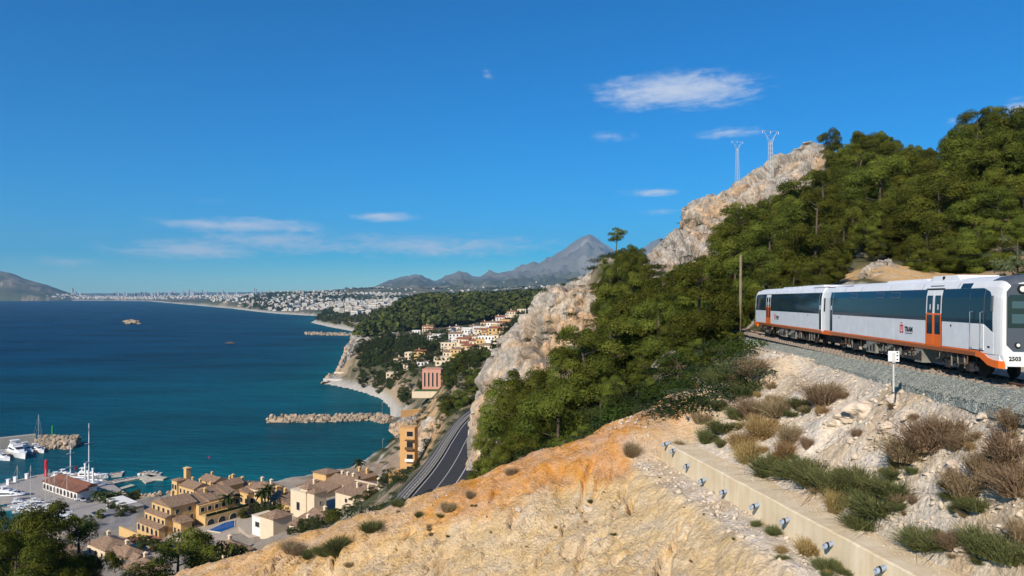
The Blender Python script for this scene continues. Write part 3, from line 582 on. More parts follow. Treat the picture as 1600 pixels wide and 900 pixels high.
# ================================================================== TRAIN  (local: x back from the nose, y inland from the near side, z above rail)
WHITE = mat('train_white', (0.76, 0.76, 0.75), 0.34, 0.07, 1.2, spec=0.5); SILV = mat('train_light_grey', (0.70, 0.71, 0.73), 0.38, 0.09, 1.6, spec=0.5, detail=8)
ORNG = mat('train_orange', (0.80, 0.15, 0.012), 0.35, 0.06, 1.5, spec=0.5); GLASS = mat('train_sky_blue_glass', (0.010, 0.034, 0.055), 0.07, spec=0.28); GREY = mat('train_dark_grey', (0.075, 0.085, 0.10), 0.4, spec=0.5)  # glass blue stands for the reflected sky, real reflection kept low
UND = mat('underframe_grime', (0.028, 0.025, 0.023), 0.85, 0.5, 5); BOXG = mat('equipment_grey', (0.21, 0.205, 0.175), 0.7, 0.3, 2); BLK = mat('black_rubber', (0.012, 0.012, 0.013), 0.6); STEEL = mat('steel_bar', (0.55, 0.55, 0.55), 0.3, metal=0.9)
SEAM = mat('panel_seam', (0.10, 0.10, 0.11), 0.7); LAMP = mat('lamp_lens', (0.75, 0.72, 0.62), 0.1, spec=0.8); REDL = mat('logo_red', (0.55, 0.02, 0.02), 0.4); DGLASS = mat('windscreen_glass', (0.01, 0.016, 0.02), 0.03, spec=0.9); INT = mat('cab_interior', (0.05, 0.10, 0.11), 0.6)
train = empty('train', (0, 0, 0), 0, 'two-car white and orange diesel tram train on the hillside track', 'train'); train.matrix_world = TM
WID = 2.55
SEC = [(0.10,0.86),(0.0,1.0),(0.0,2.2),(0.03,3.0),(0.10,3.36),(0.22,3.58),(0.5,3.72),(0.9,3.78)]
SEC = SEC + [(WID-a, b) for a, b in SEC[::-1]]
def xs(d): return (d - 25.2) * 1.0053
def section(x, sy=1.0, sz=1.0, dz=0): return [(x, (a-WID/2)*sy + WID/2, 0.86 + (b-0.86)*sz + dz) for a, b in SEC][::-1]
C1, C2 = (xs(25.55), xs(42.75)), (xs(44.35), xs(61.4))
body = MB(); body.loft([section(C1[0]), section(C1[1])]); body.build('body', WHITE, train, False)
body = MB(); body.loft([section(C2[0]), section(C2[1])]); body.build('body', WHITE, train)
def slab(name, m, x0, x1, z0, z1, out=0.006, par=None, th=0.03):
    # a panel on the near side following the body's slight tumblehome
    def yo(z): return np.interp(z, [0.86, 1.0, 2.2, 3.0, 3.36, 3.58], [0.10, 0, 0, 0.03, 0.10, 0.22])
    zs = [z0] + [q for q in (1.0, 2.2, 3.0, 3.36) if z0 + 0.01 < q < z1 - 0.01] + [z1]; b = MB()
    A = [(x0, float(yo(z))-out, z) for z in zs] + [(x0, float(yo(z))+th, z) for z in zs[::-1]]; B = [(x1, p[1], p[2]) for p in A]
    b.loft([A, B]); return b.build(name, m, par or train)
def disc(m, name, x, y, z, r, ax='x', par=None, n=16, th=0.05):
    b = MB(); c = [(math.cos(k*2*math.pi/n)*r, math.sin(k*2*math.pi/n)*r) for k in range(n)]
    b.loft([[(x-th, y+p, z+q) for p, q in c], [(x+th, y+p, z+q) for p, q in c]] if ax == 'x' else [[(x+p, y-th, z+q) for p, q in c], [(x+p, y+th, z+q) for p, q in c]]); return b.build(name, m, par or train)
def door(x0, x1):
    d = slab('door', BLK, x0-0.04, x1+0.04, 0.98, 3.34, 0.008); mid = (x0+x1)/2
    for a, b in ((x0, mid-0.015), (mid+0.015, x1)):
        slab('door_leaf', WHITE, a, b, 3.08, 3.30, 0.02, d); slab('door_leaf', ORNG, a, b, 1.05, 1.50, 0.02, d)
        slab('door_leaf', SILV, a, a+0.07, 2.35, 3.08, 0.02, d); slab('door_leaf', ORNG, a, a+0.07, 1.50, 2.35, 0.02, d); slab('door_leaf', ORNG, b-0.07, b, 1.50, 2.35, 0.02, d); slab('door_leaf', SILV, b-0.07, b, 2.35, 3.08, 0.02, d)
        slab('door_leaf', ORNG, a+0.07, b-0.07, 2.29, 2.36, 0.02, d)
        slab('pane', GLASS, a+0.072, b-0.072, 2.362, 3.078, 0.014, d); slab('pane', GLASS, a+0.072, b-0.072, 1.502, 2.288, 0.014, d)
        slab('sticker', WHITE, a+0.26, a+0.34, 2.5, 2.72, 0.016, d)
    for q in (x0-0.02, x1+0.02): slab('door_post', BLK, q-0.02, q+0.02, 1.0, 3.3, 0.012, d)
    return d
def side(x0, x1, cuts, win, dr):
    # orange skirt, light grey lower panels, window band toned like reflected sky, with divisions
    slab('skirt', ORNG, x0, x1, 0.84, 1.06, 0.012)
    e = [x0] + cuts + [x1]
    for a, b in zip(e, e[1:]): 
        if not (a < dr[1] and b > dr[0]): slab('side_panel', SILV, a+0.006, b-0.006, 1.07, 2.03, 0.008)
    e = win
    for a, b in zip(e, e[1:]):
        if not (a < dr[1]-0.05 and b > dr[0]+0.05): slab('window', GLASS, a+0.006, b-0.006, 2.05, 3.33, 0.010)
d1 = (xs(29.33), xs(30.65)); d2 = (xs(56.6), xs(57.95))
side(xs(26.75), C1[1]-0.42, [d1[0]-0.05, d1[1]+0.05, xs(33.9), xs(37.2), xs(39.6)], [xs(27.2), d1[0]-0.05, d1[1]+0.05, xs(32.4), xs(34.2), xs(36.0), xs(37.8), xs(39.6), C1[1]-0.45], d1)
side(C2[0]+0.42, C2[1]-0.55, [xs(48.0), xs(51.2), xs(54.2), d2[0]-0.05, d2[1]+0.05], [C2[0]+0.45, xs(47.4), xs(50.0), xs(52.6), xs(54.6), d2[0]-0.05, d2[1]+0.05, C2[1]-0.9], d2)
door(*d1); door(*d2)
for (x0, x1) in ((C1[1]-0.40, C1[1]-0.02), (C2[0]+0.02, C2[0]+0.40)):
    slab('end_window', GLASS, x0, x1, 1.09, 3.33, 0.010); slab('handle', WHITE, (x0+x1)/2-0.03, (x0+x1)/2+0.03, 2.3, 2.55, 0.03)
slab('skirt', ORNG, C1[1]-0.42, C1[1]+0.02, 0.84, 1.06, 0.012); slab('skirt', ORNG, C2[0]-0.02, C2[0]+0.42, 0.84, 1.06, 0.012)
# small hopper windows, seams, cornice joints
for q in (38.6, 35.1, 33.3): 
    f = slab('hopper_window', SEAM, xs(q), xs(q+1.0), 3.0, 3.24, 0.013); slab('pane', GLASS, xs(q)+0.03, xs(q+1.0)-0.03, 3.03, 3.21, 0.016, f)
for q in (28.2, 31.2, 34.6, 38.2, 40.6, 46.0, 49.0, 52.4, 55.4): slab('roof_joint', SEAM, xs(q), xs(q)+0.025, 3.34, 3.57, 0.004)
slab('blind_box', GLASS, xs(27.25), xs(28.0), 3.345, 3.53, 0.012)
slab('door_light_strip', SEAM, d1[0]+0.1, d1[1]-0.1, 3.46, 3.49, 0.02); slab('drip_rail', SEAM, d1[0]-0.1, d1[1]+0.1, 3.345, 3.38, 0.045)
for q in (28.55, 41.2, 47.0, 59.0): disc(BLK, 'socket', xs(q), -0.008, 1.9, 0.045, 'y', None, 12, 0.012)
# gangway between the cars
g = MB(); g.loft([section(C1[1], 0.985, 0.985), section(C1[1]+0.5, 0.93, 0.99, 0.02), section(C2[0]-0.5, 0.93, 0.99, 0.02), section(C2[0], 0.985, 0.985)]); gw = g.build('gangway', WHITE, train)
slab('gangway_slot', BLK, (C1[1]+C2[0])/2+0.35, (C1[1]+C2[0])/2+0.47, 2.2, 3.0, -0.09, gw)
g = MB(); g.box(C1[1]-0.1, C2[0]+0.1, 0.06, 0.3, 0.83, 1.07); g.build('skirt', ORNG, train); g = MB(); g.box(C1[1]-0.6, C2[0]+0.6, 0.5, 2.0, 0.35, 0.85); g.build('coupler', UND, train)
# ---- cab noses
def cab(x0, sgn):
    X = lambda t: x0 - sgn*t
    root = MB(); rings = []
    for t, sy, sz, cut in ((0, 1, 1, 0), (0.16, 0.998, 0.995, 0), (0.34, 0.985, 0.98, 0.0), (0.45, 0.965, 0.95, 0.03), (0.50, 0.93, 0.92, 0.06)):
        rings.append([(X(t), (a-WID/2)*sy + WID/2, (0.62 if b < 0.9 and t > 0.3 else (0.86 if b < 0.9 else 0.86+(b-0.86)*sz)) + cut*0) for a, b in SEC][::-1])
    if sgn < 0: rings = [r[::-1] for r in rings]
    root.loft(rings[::-1] if sgn > 0 else rings[::-1]); c = root.build('cab', WHITE, train, False)
    f = X(0.505)
    def plate(name, m, poly, th, par):
        b = MB(); A = [(f - sgn*0.004, y, z) for y, z in poly]; B = [(f - sgn*th, y, z) for y, z in poly]
        b.loft([A, B] if sgn < 0 else [A[::-1], B[::-1]]); return b.build(name, m, par)
    plate('mask', GREY, [(0.14,1.36),(0.36,1.14),(2.19,1.14),(2.41,1.36),(2.41,3.2),(2.2,3.46),(0.35,3.46),(0.14,3.2)], 0.02, c)
    ws = plate('windscreen', DGLASS, [(0.18,1.95),(2.37,1.95),(2.37,3.0),(2.3,3.08),(0.25,3.08),(0.18,3.0)], 0.032, c)
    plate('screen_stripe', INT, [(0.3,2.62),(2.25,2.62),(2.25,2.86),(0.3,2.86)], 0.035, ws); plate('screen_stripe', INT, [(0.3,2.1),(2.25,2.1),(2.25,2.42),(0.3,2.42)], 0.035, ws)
    b = MB(); b.tube([(f-sgn*0.06, 0.7, 2.02), (f-sgn*0.06, 1.3, 2.85)], 0.014, 5); b.build('wiper', BLK, c)
    for yy, zz, r in ((0.62, 3.28, 0.15), (1.93, 3.28, 0.15), (0.48, 1.36, 0.09), (2.07, 1.36, 0.09)):
        h = disc(BLK, 'headlight', f-sgn*0.03, yy, zz, r, 'x', c); disc(LAMP, 'lens', f-sgn*0.075, yy, zz, r*0.66, 'x', h, 14, 0.02)
    b = MB(); b.box(min(f, X(1.15)), max(f, X(1.15)), 0.98, 1.57, 0.62, 0.92); b.build('coupler', UND, train)
    rc_ = MB(); rr = []
    for t, sy, sz in ((-0.5,1,1),(0.1,1,1),(0.34,0.985,0.98),(0.45,0.965,0.95),(0.515,0.93,0.92)): rr.append([(X(t), (a-WID/2)*sy+WID/2, 0.86+(b-0.86)*sz+(0.012 if b > 3.5 else 0)) for a, b in SEC[5:-5]])
    rc_.loft(rr, closed=False, caps=False); rc_.build('roof_cap', GREY, c)
    return c, f
c1, nose = cab(C1[0], 1); c2, _ = cab(C2[1], -1)
# orange skirt sweeping down around the nose
b = MB(); pts = [(xs(26.75),0.84,1.06),(xs(26.45),0.82,1.05),(xs(26.2),0.72,0.98),(xs(25.95),0.60,0.86),(xs(25.6),0.55,0.80),(C1[0]-0.3,0.54,0.79),(C1[0]-0.46,0.54,0.79)]
b.loft([[(x, (0.10 if x < C1[0]-0.4 else 0.0)-0.014, z0), (x, (0.10 if x < C1[0]-0.4 else 0.0)-0.014, z1), (x, 0.14, z1), (x, 0.14, z0)] for x, z0, z1 in pts][::-1]); b.build('skirt', ORNG, train)
b = MB(); b.loft([[(x, 0.02 if x > C1[0]-0.4 else 0.12, z0), (x, 0.02 if x > C1[0]-0.4 else 0.12, 1.12), (x, 0.2, 1.12), (x, 0.2, z0)] for x, z0, z1 in pts][::-1]); b.build('skirt_backing', WHITE, train)
b = MB(); b.box(C2[1]-0.55, C2[1]+0.3, -0.012, 0.1, 0.7, 1.06); b.build('skirt', ORNG, train)
# cab side glass, cab door, grab rails
def zclip(pts, z, keep_below):
    o = []; ins = (lambda p: p[1] <= z) if keep_below else (lambda p: p[1] >= z)
    for p, q in zip(pts, pts[1:]+pts[:1]):
        if ins(p): o.append(p)
        if ins(p) != ins(q): t = (z-p[1])/(q[1]-p[1]); o.append((p[0]+t*(q[0]-p[0]), z))
    return o
def polyside(name, m, pts, out, par=None):
    yo = lambda z: float(np.interp(z, [0.86,1.0,2.2,3.0,3.36,3.58], [0.10,0,0,0.03,0.10,0.22])); b = MB(); zs = [0.0, 1.0, 2.2, 3.0, 3.36, 5.0]
    for a, c in zip(zs, zs[1:]):
        q = zclip(pts, a, False); q = zclip(q, c, True) if len(q) > 2 else q
        if len(q) > 2: b.loft([[(x, yo(z)-out, z) for x, z in q], [(x, yo(z)+0.03, z) for x, z in q]])
    return b.build(name, m, par or train)
polyside('cab_door', WHITE, [(xs(26.2),1.1),(xs(27.05),1.1),(xs(27.05),2.02),(xs(26.2),2.02)], 0.014); polyside('cab_lower_panel', WHITE, [(xs(25.58),0.98),(xs(26.16),0.98),(xs(26.16),2.0),(xs(25.58),1.72)], 0.006)
cw_ = polyside('cab_window', GLASS, [(xs(25.62),1.78),(xs(26.18),2.05),(xs(27.18),2.05),(xs(27.18),3.33),(xs(26.35),3.33),(xs(25.9),3.2),(xs(25.66),2.9)], 0.012); polyside('window_post', SEAM, [(xs(26.17),2.05),(xs(26.21),2.05),(xs(26.21),3.3),(xs(26.17),3.3)], 0.016, cw_)
polyside('cab_door_gap', BLK, [(xs(26.2),1.07),(xs(27.05),1.07),(xs(27.05),1.1),(xs(26.2),1.1)], 0.016)
for q in (26.27, 26.98): 
    b = MB(); X = xs(q); b.tube([(X,0.0,1.15),(X,-0.09,1.17),(X,-0.09,2.45),(X,0.0,2.47)], 0.022, 6); b.build('grab_rail', STEEL, train)
polyside('mirror_panel', GREY, [(xs(25.62),2.5),(xs(25.72),2.5),(xs(25.72),3.05),(xs(25.62),3.05)], 0.05)
polyside('cab_window', GLASS, [(C2[1]-0.85,2.05),(C2[1]-0.05,2.05),(C2[1]-0.05,3.2),(C2[1]-0.2,3.3),(C2[1]-0.85,3.3)], 0.012)
b = MB(); X = C2[1]-0.2; b.tube([(X,0,1.2),(X,-0.09,1.22),(X,-0.09,2.4),(X,0,2.42)], 0.022, 6); b.build('grab_rail', STEEL, train)
# roof units
def roofunit(x0, x1, y0, y1, h, m=WHITE):
    b = MB(); z = 3.60; b.loft([[(x0, y0, z), (x0, y1, z), (x0, y1, z), (x0, y0, z)], [(x0+0.5, y0+0.1, z+h), (x0+0.5, y0, z), (x0+0.5, y1, z), (x0+0.5, y1-0.1, z+h)][::-1], [(x1-0.5, y0+0.1, z+h), (x1-0.5, y0, z), (x1-0.5, y1, z), (x1-0.5, y1-0.1, z+h)][::-1], [(x1, y0+0.1, z), (x1, y0, z), (x1, y1, z), (x1, y1-0.1, z)][::-1]], caps=False); return b.build('roof_unit', m, train)
ru = roofunit(xs(28.6), xs(31.6), 0.4, 2.15, 0.30); disc(BLK, 'fan_opening', xs(30.1), 0.455, 3.80, 0.07, 'y', ru, 12, 0.03)
roofunit(xs(31.4), xs(36.4), 0.45, 2.1, 0.22); roofunit(xs(45.0), xs(50.4), 0.4, 2.15, 0.24); roofunit(xs(50.2), xs(55.2), 0.4, 2.15, 0.22, SILV)
b = MB(); b.tube([(xs(40), 0.35, 3.66), (xs(42.9), 0.4, 3.62), (xs(44.2), 0.4, 3.66), (xs(47), 0.35, 3.66)], 0.025, 5); b.build('roof_cable', BLK, train)
# bogies and underframe boxes
def bogie(xc):
    b = MB(); b.box(xc-1.35, xc+1.35, 0.28, 0.40, 0.42, 0.60); b.box(xc-1.35, xc+1.35, 2.15, 2.27, 0.42, 0.60); b.box(xc-0.3, xc+0.3, 0.2, 2.35, 0.5, 0.8)
    for q in (-0.8, 0.8): b.box(xc+q-0.16, xc+q+0.16, 0.16, 0.32, 0.22, 0.5); b.cyl((xc+q*0.45, 0.28, 0.48), (xc+q*0.45, 0.28, 0.86), 0.10, None, 10); b.cyl((xc+q*1.6, 0.24, 0.3), (xc+q*1.6, 0.24, 0.84), 0.035, None, 6)
    o = b.build('bogie', UND, train)
    for q in (-0.85, 0.85):
        for yy in (0.72, 1.72):
            wb = MB(); n = 20; wb.loft([[(xc+q+math.cos(k*2*math.pi/n)*r, y, 0.36+math.sin(k*2*math.pi/n)*r) for k in range(n)] for y, r in ((yy-0.02, 0.24), (yy-0.02, 0.36), (yy+0.1, 0.36), (yy+0.1, 0.2))]); wb.build('wheel', UND, o)
    for q in (-0.5, 0.0, 0.5):
        s_ = MB(); s_.tube([(xc+q, 0.2, 0.3), (xc+q+0.02, 0.2, 0.8)], 0.03, 6); s_.build('damper', BOXG, o)
for d in (28.4, 40.2, 46.8, 58.6): bogie(xs(d))
for (a, b_, z0, m, yy) in [(31.3,32.0,0.22,BOXG,0.12),(32.1,33.4,0.3,UND,0.25),(33.5,34.2,0.28,UND,0.2),(34.3,35.0,0.35,BOXG,0.15),(35.1,36.2,0.3,UND,0.22),(36.3,37.5,0.25,BOXG,0.12),(37.6,38.3,0.3,UND,0.25),(48.9,50.2,0.25,UND,0.2),(50.3,51.4,0.22,BOXG,0.14),(51.5,52.6,0.3,UND,0.22),(52.7,54.2,0.22,BOXG,0.16),(54.3,55.6,0.3,UND,0.2)]:
    q = MB(); q.box(xs(a), xs(b_), yy, 2.3, z0, 0.855); bx = q.build('equipment_box', m, train)
    for k in range(3):
        s_ = MB(); X = xs(a) + (k+0.5)*(b_-a)/3; s_.box(X-0.08, X+0.08, yy-0.03, yy, z0+0.1, 0.7-0.1*k); s_.build('hatch', UND if m is BOXG else BOXG, bx)
for k in range(46):
    X = rnd.choice([rnd.uniform(xs(26.9), xs(42)), rnd.uniform(xs(45), xs(60.5))]); q = MB(); z = rnd.uniform(0.4, 0.8); q.tube([(X, 0.14, 0.85), (X, 0.12, z), (X+rnd.uniform(0.2, 0.9), 0.12, z-0.05)], rnd.uniform(0.012, 0.035), 5); q.build('hose', rnd.choice([UND, BLK, BOXG, RUST]), train)
# lettering and emblem
def text(s, x, z, size, m, par, flip=True, face='side', bold=0.0):
    cu = bpy.data.curves.new('lettering', 'FONT'); cu.body = s; cu.size = size; cu.extrude = 0.004; cu.offset = bold; cu.resolution_u = 2
    t = bpy.data.objects.new('lettering_source', cu); COL.objects.link(t); dg = bpy.context.evaluated_depsgraph_get(); me = bpy.data.meshes.new_from_object(t.evaluated_get(dg)); bpy.data.objects.remove(t)
    me.materials.clear(); me.materials.append(m); o = bpy.data.objects.new('lettering', me); link(o, par)
    if face == 'side': o.matrix_local = Matrix(((-1,0,0,x),(0,0,-1,-0.014),(0,1,0,z),(0,0,0,1)))
    else: o.matrix_local = Matrix(((0,0,-1,x),(1,0,0,z[0]),(0,1,0,z[1]),(0,0,0,1)))
    return o
def logo(xc, s):
    text('TRAM', xc-0.12*s, 1.50, 0.30*s, BLK, train, bold=0.012)
    b = MB(); x0 = xc+0.40*s
    for (a, c, e, f_) in ((0,0.36,0.30,0.36),(0,0.07,0,0.36),(0.29,0.36,0,0.36),(0,0.36,0,0.06),(0.15,0.21,0.12,0.30),(0.1,0.26,0.42,0.47)): b.box(x0-c*s, x0-a*s, -0.016, -0.009, 1.42+e*s, 1.42+f_*s)
    b.build('emblem', REDL, train); slab('emblem_bar', SEAM, xc-0.85*s, xc-0.14*s, 1.405, 1.44, 0.013)
logo(xs(32.8), 1.0); logo(xs(55.0), 0.95)
text('2503', nose-0.01, (0.22, 0.82), 0.20, BLK, train, face='front', bold=0.006); slab('step_mark', BLK, xs(25.8), xs(25.95), 1.2, 1.27, 0.012)
# ================================================================== lineside signal box and poles
def at_h(px, d): x = (px-CX)/F*d; return x, d
GALV = mat('galvanised_post', (0.50, 0.50, 0.47), 0.5, 0.1, 3); WOODP = mat('weathered_timber', (0.22, 0.17, 0.12), 0.9, 0.25, 3)
p = TM @ Vector((xs(33.0), -0.85, -0.75)); y = 29.6; x = (1396-CX)/F*y; z0 = CAMZ-(599-HY)/F*y
t = empty('lineside_marker_post', (x, y, z0-0.05), R(-20), 'thin grey post with white box sign standing on the ballast edge', 'post')
b = MB(); b.box(-0.03, 0.03, -0.03, 0.03, -0.3, 1.06); b.build('post', GALV, t); b = MB(); b.box(-0.2, 0.2, -0.09, -0.035, 0.94, 1.36); b.build('sign_board', WHITE, t); b = MB(); b.box(-0.055, 0.055, -0.13, -0.092, 0.9, 1.3); b.build('bracket', GALV, t)
for zz in (1.0, 1.16, 1.28): b = MB(); b.box(0.1, 0.16, -0.1, -0.091, zz, zz+0.05); b.build('lettering_mark', BLK, t)
def pole(px, d, top, label):
    x, y = at_h(px, d); z = hz(x, y); zt = CAMZ-(top-HY)/F*d
    o = MB().tube([(0,0,-1), (0,0,(zt-z)*0.5), (0.03,0,zt-z)], [0.15, 0.13, 0.10], 8).build('utility_pole', WOODP); o.location = (x, y, z); tag(o, label, 'pole'); return Vector((x, y, zt))
q1 = pole(1157, 64, 398, 'tall bare wooden pole beside the far end of the train'); 
def wire(a, b, sag, label):
    pts = [tuple(a + (b-a)*t + Vector((0,0,-sag*4*t*(1-t)))) for t in np.linspace(0, 1, 14)]
    o = MB().tube(pts, 0.025, 4).build('overhead_cable', BLK); tag(o, label, 'cable')
wire(Vector(W(1335,408,78)), Vector(W(1640,375,60)), 0.7, 'dark cable sagging above the train roof in front of the pines')
def pylon(px, base, top, d, label):
    z0 = CAMZ-(base-HY)/F*d; H = (base-top)/F*d; x = (px-CX)/F*d
    t = empty('pylon', (x, d, z0), R(20), label, 'pylon', 'steel lattice pylons on the ridge'); b = MB(); w0, w1 = H*0.034, H*0.017; n = 14
    def leg(sx, sy, k): u = k/n; w_ = w0+(w1-w0)*u; return (sx*w_, sy*w_, H*0.86*u)
    r = 0.075*H/25
    for sx, sy in ((-1,-1),(1,-1),(1,1),(-1,1)): b.tube([leg(sx, sy, 0), leg(sx, sy, n)], r, 4)
    for k in range(n):
        for (a, c) in (((-1,-1),(1,-1)), ((1,-1),(1,1)), ((1,1),(-1,1)), ((-1,1),(-1,-1))): b.tube([leg(*a, k), leg(*c, k+1)], r*0.6, 4)
    b.build('lattice_mast', GALV, t); b = MB(); top_ = H*0.86; arm = H*0.11
    for s in (-1, 1): b.tube([(0,0,top_), (s*arm*0.6,0,H*0.93), (s*arm,0,H)], r, 4); b.tube([(s*w1,0,top_-H*0.05), (s*arm*0.6,0,H*0.93)], r*0.7, 4)
    b.tube([(-arm*1.25,0,H), (arm*1.25,0,H)], r, 4); b.tube([(-arm*0.6,0,H*0.935), (arm*0.6,0,H*0.935)], r*0.7, 4); b.build('cross_arm', GALV, t)
    for s in (-1.2, 0, 1.2): b = MB(); b.tube([(s*arm,0,H), (s*arm,0,H*0.965)], r*1.1, 5); b.build('insulator', WHITE, t)
pylon(1204, 320, 205, 262, 'taller nearer lattice pylon standing in front of the rock ridge'); pylon(1152, 300, 221, 300, 'smaller lattice pylon rising behind the rock ridge')
# ================================================================== VEGETATION
BARK = mat('pine_bark', (0.10, 0.075, 0.055), 0.95, 0.3, 4); PINE = foliage('pine_needles', (0.032, 0.047, 0.010), (0.158, 0.170, 0.028), 0.38, 0.2)
DPINE = foliage('dark_evergreen', (0.022, 0.036, 0.012), (0.070, 0.088, 0.022), 0.25, 0.2); OLIVE = foliage('grey_green_leaf', (0.05, 0.07, 0.035), (0.15, 0.17, 0.08), 0.2, 0.25)
def leaf_cloud(rs, lobes, per, size, flat=0.7, jitter=0.28):
    """leaf-sized faces spread over many overlapping clumps; attribute shade varies by clump"""
    P = []; Nn = []; S = []; Z = []
    for (c, r, sh) in lobes:
        n = max(8, int(per*r*r)); dv = rs.randn(n, 3); dv /= np.linalg.norm(dv, axis=1, keepdims=True); dv[:, 2] = np.where(dv[:, 2] < -0.35, -dv[:, 2]*0.6, dv[:, 2])
        rad = r*(0.72 + 0.36*rs.rand(n, 1)**0.6); p = np.array(c) + dv*rad*np.array([1, 1, flat]); nn = dv + 0.30*rs.randn(n, 3); nn /= np.linalg.norm(nn, axis=1, keepdims=True)
        P.append(p); Nn.append(nn); S.append(np.clip(sh + 0.22*rs.randn(n), 0, 1)); Z.append(size*(0.6+0.9*rs.rand(n)))
    P = np.concatenate(P); Nn = np.concatenate(Nn); S = np.concatenate(S); Z = np.concatenate(Z)[:, None]; m = len(P)
    t = np.cross(Nn, rs.randn(m, 3)); t /= np.linalg.norm(t, axis=1, keepdims=True) + 1e-9; b = np.cross(Nn, t)
    V = np.stack([P - t*Z*1.1 - b*Z*0.16, P + t*Z*0.2 - b*Z*0.32, P + t*Z*1.3 + b*Z*0.06, P - t*Z*0.1 + b*Z*0.34], 1).reshape(-1, 3)
    return V, np.arange(4*m).reshape(-1, 4), np.repeat(S, 4)
def pine_variant(seed, H=9.0, spread=3.2, base=0.22, nl=34, per=95, size=0.26, m=None, lean=0.0, flat=0.7):
    rs = np.random.RandomState(seed); lobes = []; top = H; tr = MB(); lx, ly = lean*rs.randn(2)
    pts = [(0,0,-1.2), (lx*0.2, ly*0.2, H*0.3), (lx*0.6+0.1*rs.randn(), ly*0.6, H*0.62), (lx, ly, H*0.93)]; tr.tube(pts, [0.24*H/9, 0.19*H/9, 0.12*H/9, 0.03], 7)
    for k in range(nl):
        u = rs.rand()**1.15; z = H*(base + (0.97-base)*u); prof = spread*(0.35+0.65*math.sin(math.pi*min(1, (1-u)*0.85+0.12)))*(0.8+0.35*rs.rand())
        a = rs.rand()*6.283; rr = prof*(0.35+0.65*math.sqrt(rs.rand())); c = (math.cos(a)*rr + lx*u, math.sin(a)*rr + ly*u, z + 0.12*rr*rs.randn())
        r = (0.75+0.75*rs.rand()**1.5)*(1.2-0.4*u)*H/9; lobes.append((c, r, 0.15+0.7*rs.rand()))
        if k % 3 == 0: zb = max(H*0.12, z-0.35*rr-0.3); tr.tube([(lx*zb/H, ly*zb/H, zb), (c[0]*0.6, c[1]*0.6, (zb+2*c[2])/3), c], [0.075*H/9, 0.05*H/9, 0.015], 5)
    V, Q, S = leaf_cloud(rs, lobes, per, size*(H/9)**0.5, flat)
    cm = npmesh('crown', V, Q, m or PINE, False, {'shade': S}); tm = tr.mesh('trunk', BARK, True); return tm, cm, H
PV = [pine_variant(200+k, 9, 2.7+0.25*(k % 3), 0.04+0.05*(k % 3), 34, 800, 0.092, None, 0.5, 1.0) for k in range(7)]
TALL = pine_variant(300, 11, 3.4, 0.06, 46, 720, 0.096, None, 0.4, 1.0); UMB = pine_variant(310, 8.5, 2.6, 0.62, 14, 260, 0.13, None, 0.8); DV = [pine_variant(320+k, 8, 3.4, 0.05, 34, 110, 0.22, DPINE, 0.3, 0.85) for k in range(3)]
def tree(v, x, y, z, s, label, group, rz=None, name='pine_tree', sz=None):
    t = empty(name, (x, y, z-0.2), rnd.uniform(0, 6.28) if rz is None else rz, label, 'tree', group); t.scale = (s, s, s if sz is None else sz)
    link(bpy.data.objects.new('trunk', v[0]), t); link(bpy.data.objects.new('crown', v[1]), t); return t
def tpx(v, px, d, top, label, group=None, wide=1.0, name='pine_tree', hmax=14, hmin=3.0):
    """a tree on the ground in direction px at distance d whose top reaches the given height in the photograph"""
    x = (px-CX)/F*d; z = hz(x, d, False); H = CAMZ-(top-HY)/F*d - z; H = min(max(H, hmin), hmax); s = H/v[2]; return tree(v, x, d, z, s*wide, label, group, None, name, s)
# skyline of the wooded hillside in the photograph
SKL = np.array([(740,610),(780,560),(800,565),(850,560),(870,590),(880,545),(905,505),(930,470),(945,400),(985,385),(1005,400),(1020,440),(1040,395),(1060,378),(1075,360),(1130,345),(1150,328),(1175,305),(1190,320),(1210,315),(1240,290),(1265,285),(1285,262),(1297,208),(1330,215),(1352,198),(1385,205),(1400,225),(1432,224),(1450,232),(1475,245),(1490,215),(1512,180),(1535,163),(1560,172),(1600,185),(1700,190)], float)
slots = []
def where(label, px, d, da, db):
    row_ = 'in the lowest row' if math.log(d/da)/math.log(db/da) < 0.34 else 'half way up' if math.log(d/da)/math.log(db/da) < 0.67 else 'in the top row'
    if px > 1130: c = 'above the rear car' if px < 1290 else 'above the gangway' if px < 1380 else 'above the front doors' if px < 1480 else 'above the cab'
    elif px > 960: c = 'left of the bare pole' if px > 1060 else 'below the saddle'
    else: c = 'against the rock face'
    return label + ', ' + row_ + ' ' + c
def zone(n, pxa, pxb, da, db, label, group, hr=(6, 10), gap=0.34, avoid=(), vs=PV, name='pine_tree'):
    k = 0
    for _ in range(n*30):
        if k >= n: break
        px = rnd.uniform(pxa, pxb); d = math.exp(rnd.uniform(math.log(da), math.log(db))); x = (px-CX)/F*d; H = rnd.uniform(*hr)
        if any((x-a)**2 + (d-b)**2 < (gap*(H+c))**2*0.8 for a, b, c in slots): continue
        if any(p0 < px < p1 and d0 < d < d1 for p0, p1, d0, d1 in avoid): continue
        if abs(x - float(rail_x(d)) - 0.5) < 5 and d < 95: continue
        z = hz(x, d, False); top = HY-(z+H-CAMZ)/d*F; lim = float(np.interp(px, SKL[:, 0], SKL[:, 1])) if d > 228 or px > 1300 or px < 1005 else float(np.interp(px, [1005,1030,1060,1090,1125,1150,1175,1200,1240,1265,1290,1300], [432,428,416,406,398,345,305,322,292,286,262,225]))
        if top < lim: H = CAMZ-(lim+rnd.uniform(0, 6)-HY)/F*d - z
        if H < 3.2: continue
        v = rnd.choice(vs); s = H/v[2]; tree(v, x, d, z, s*rnd.uniform(0.82, 1.12), where(label, px, d, da, db), group, None, name, s); slots.append((x, d, H)); k += 1
G1 = 'pines on the hillside'
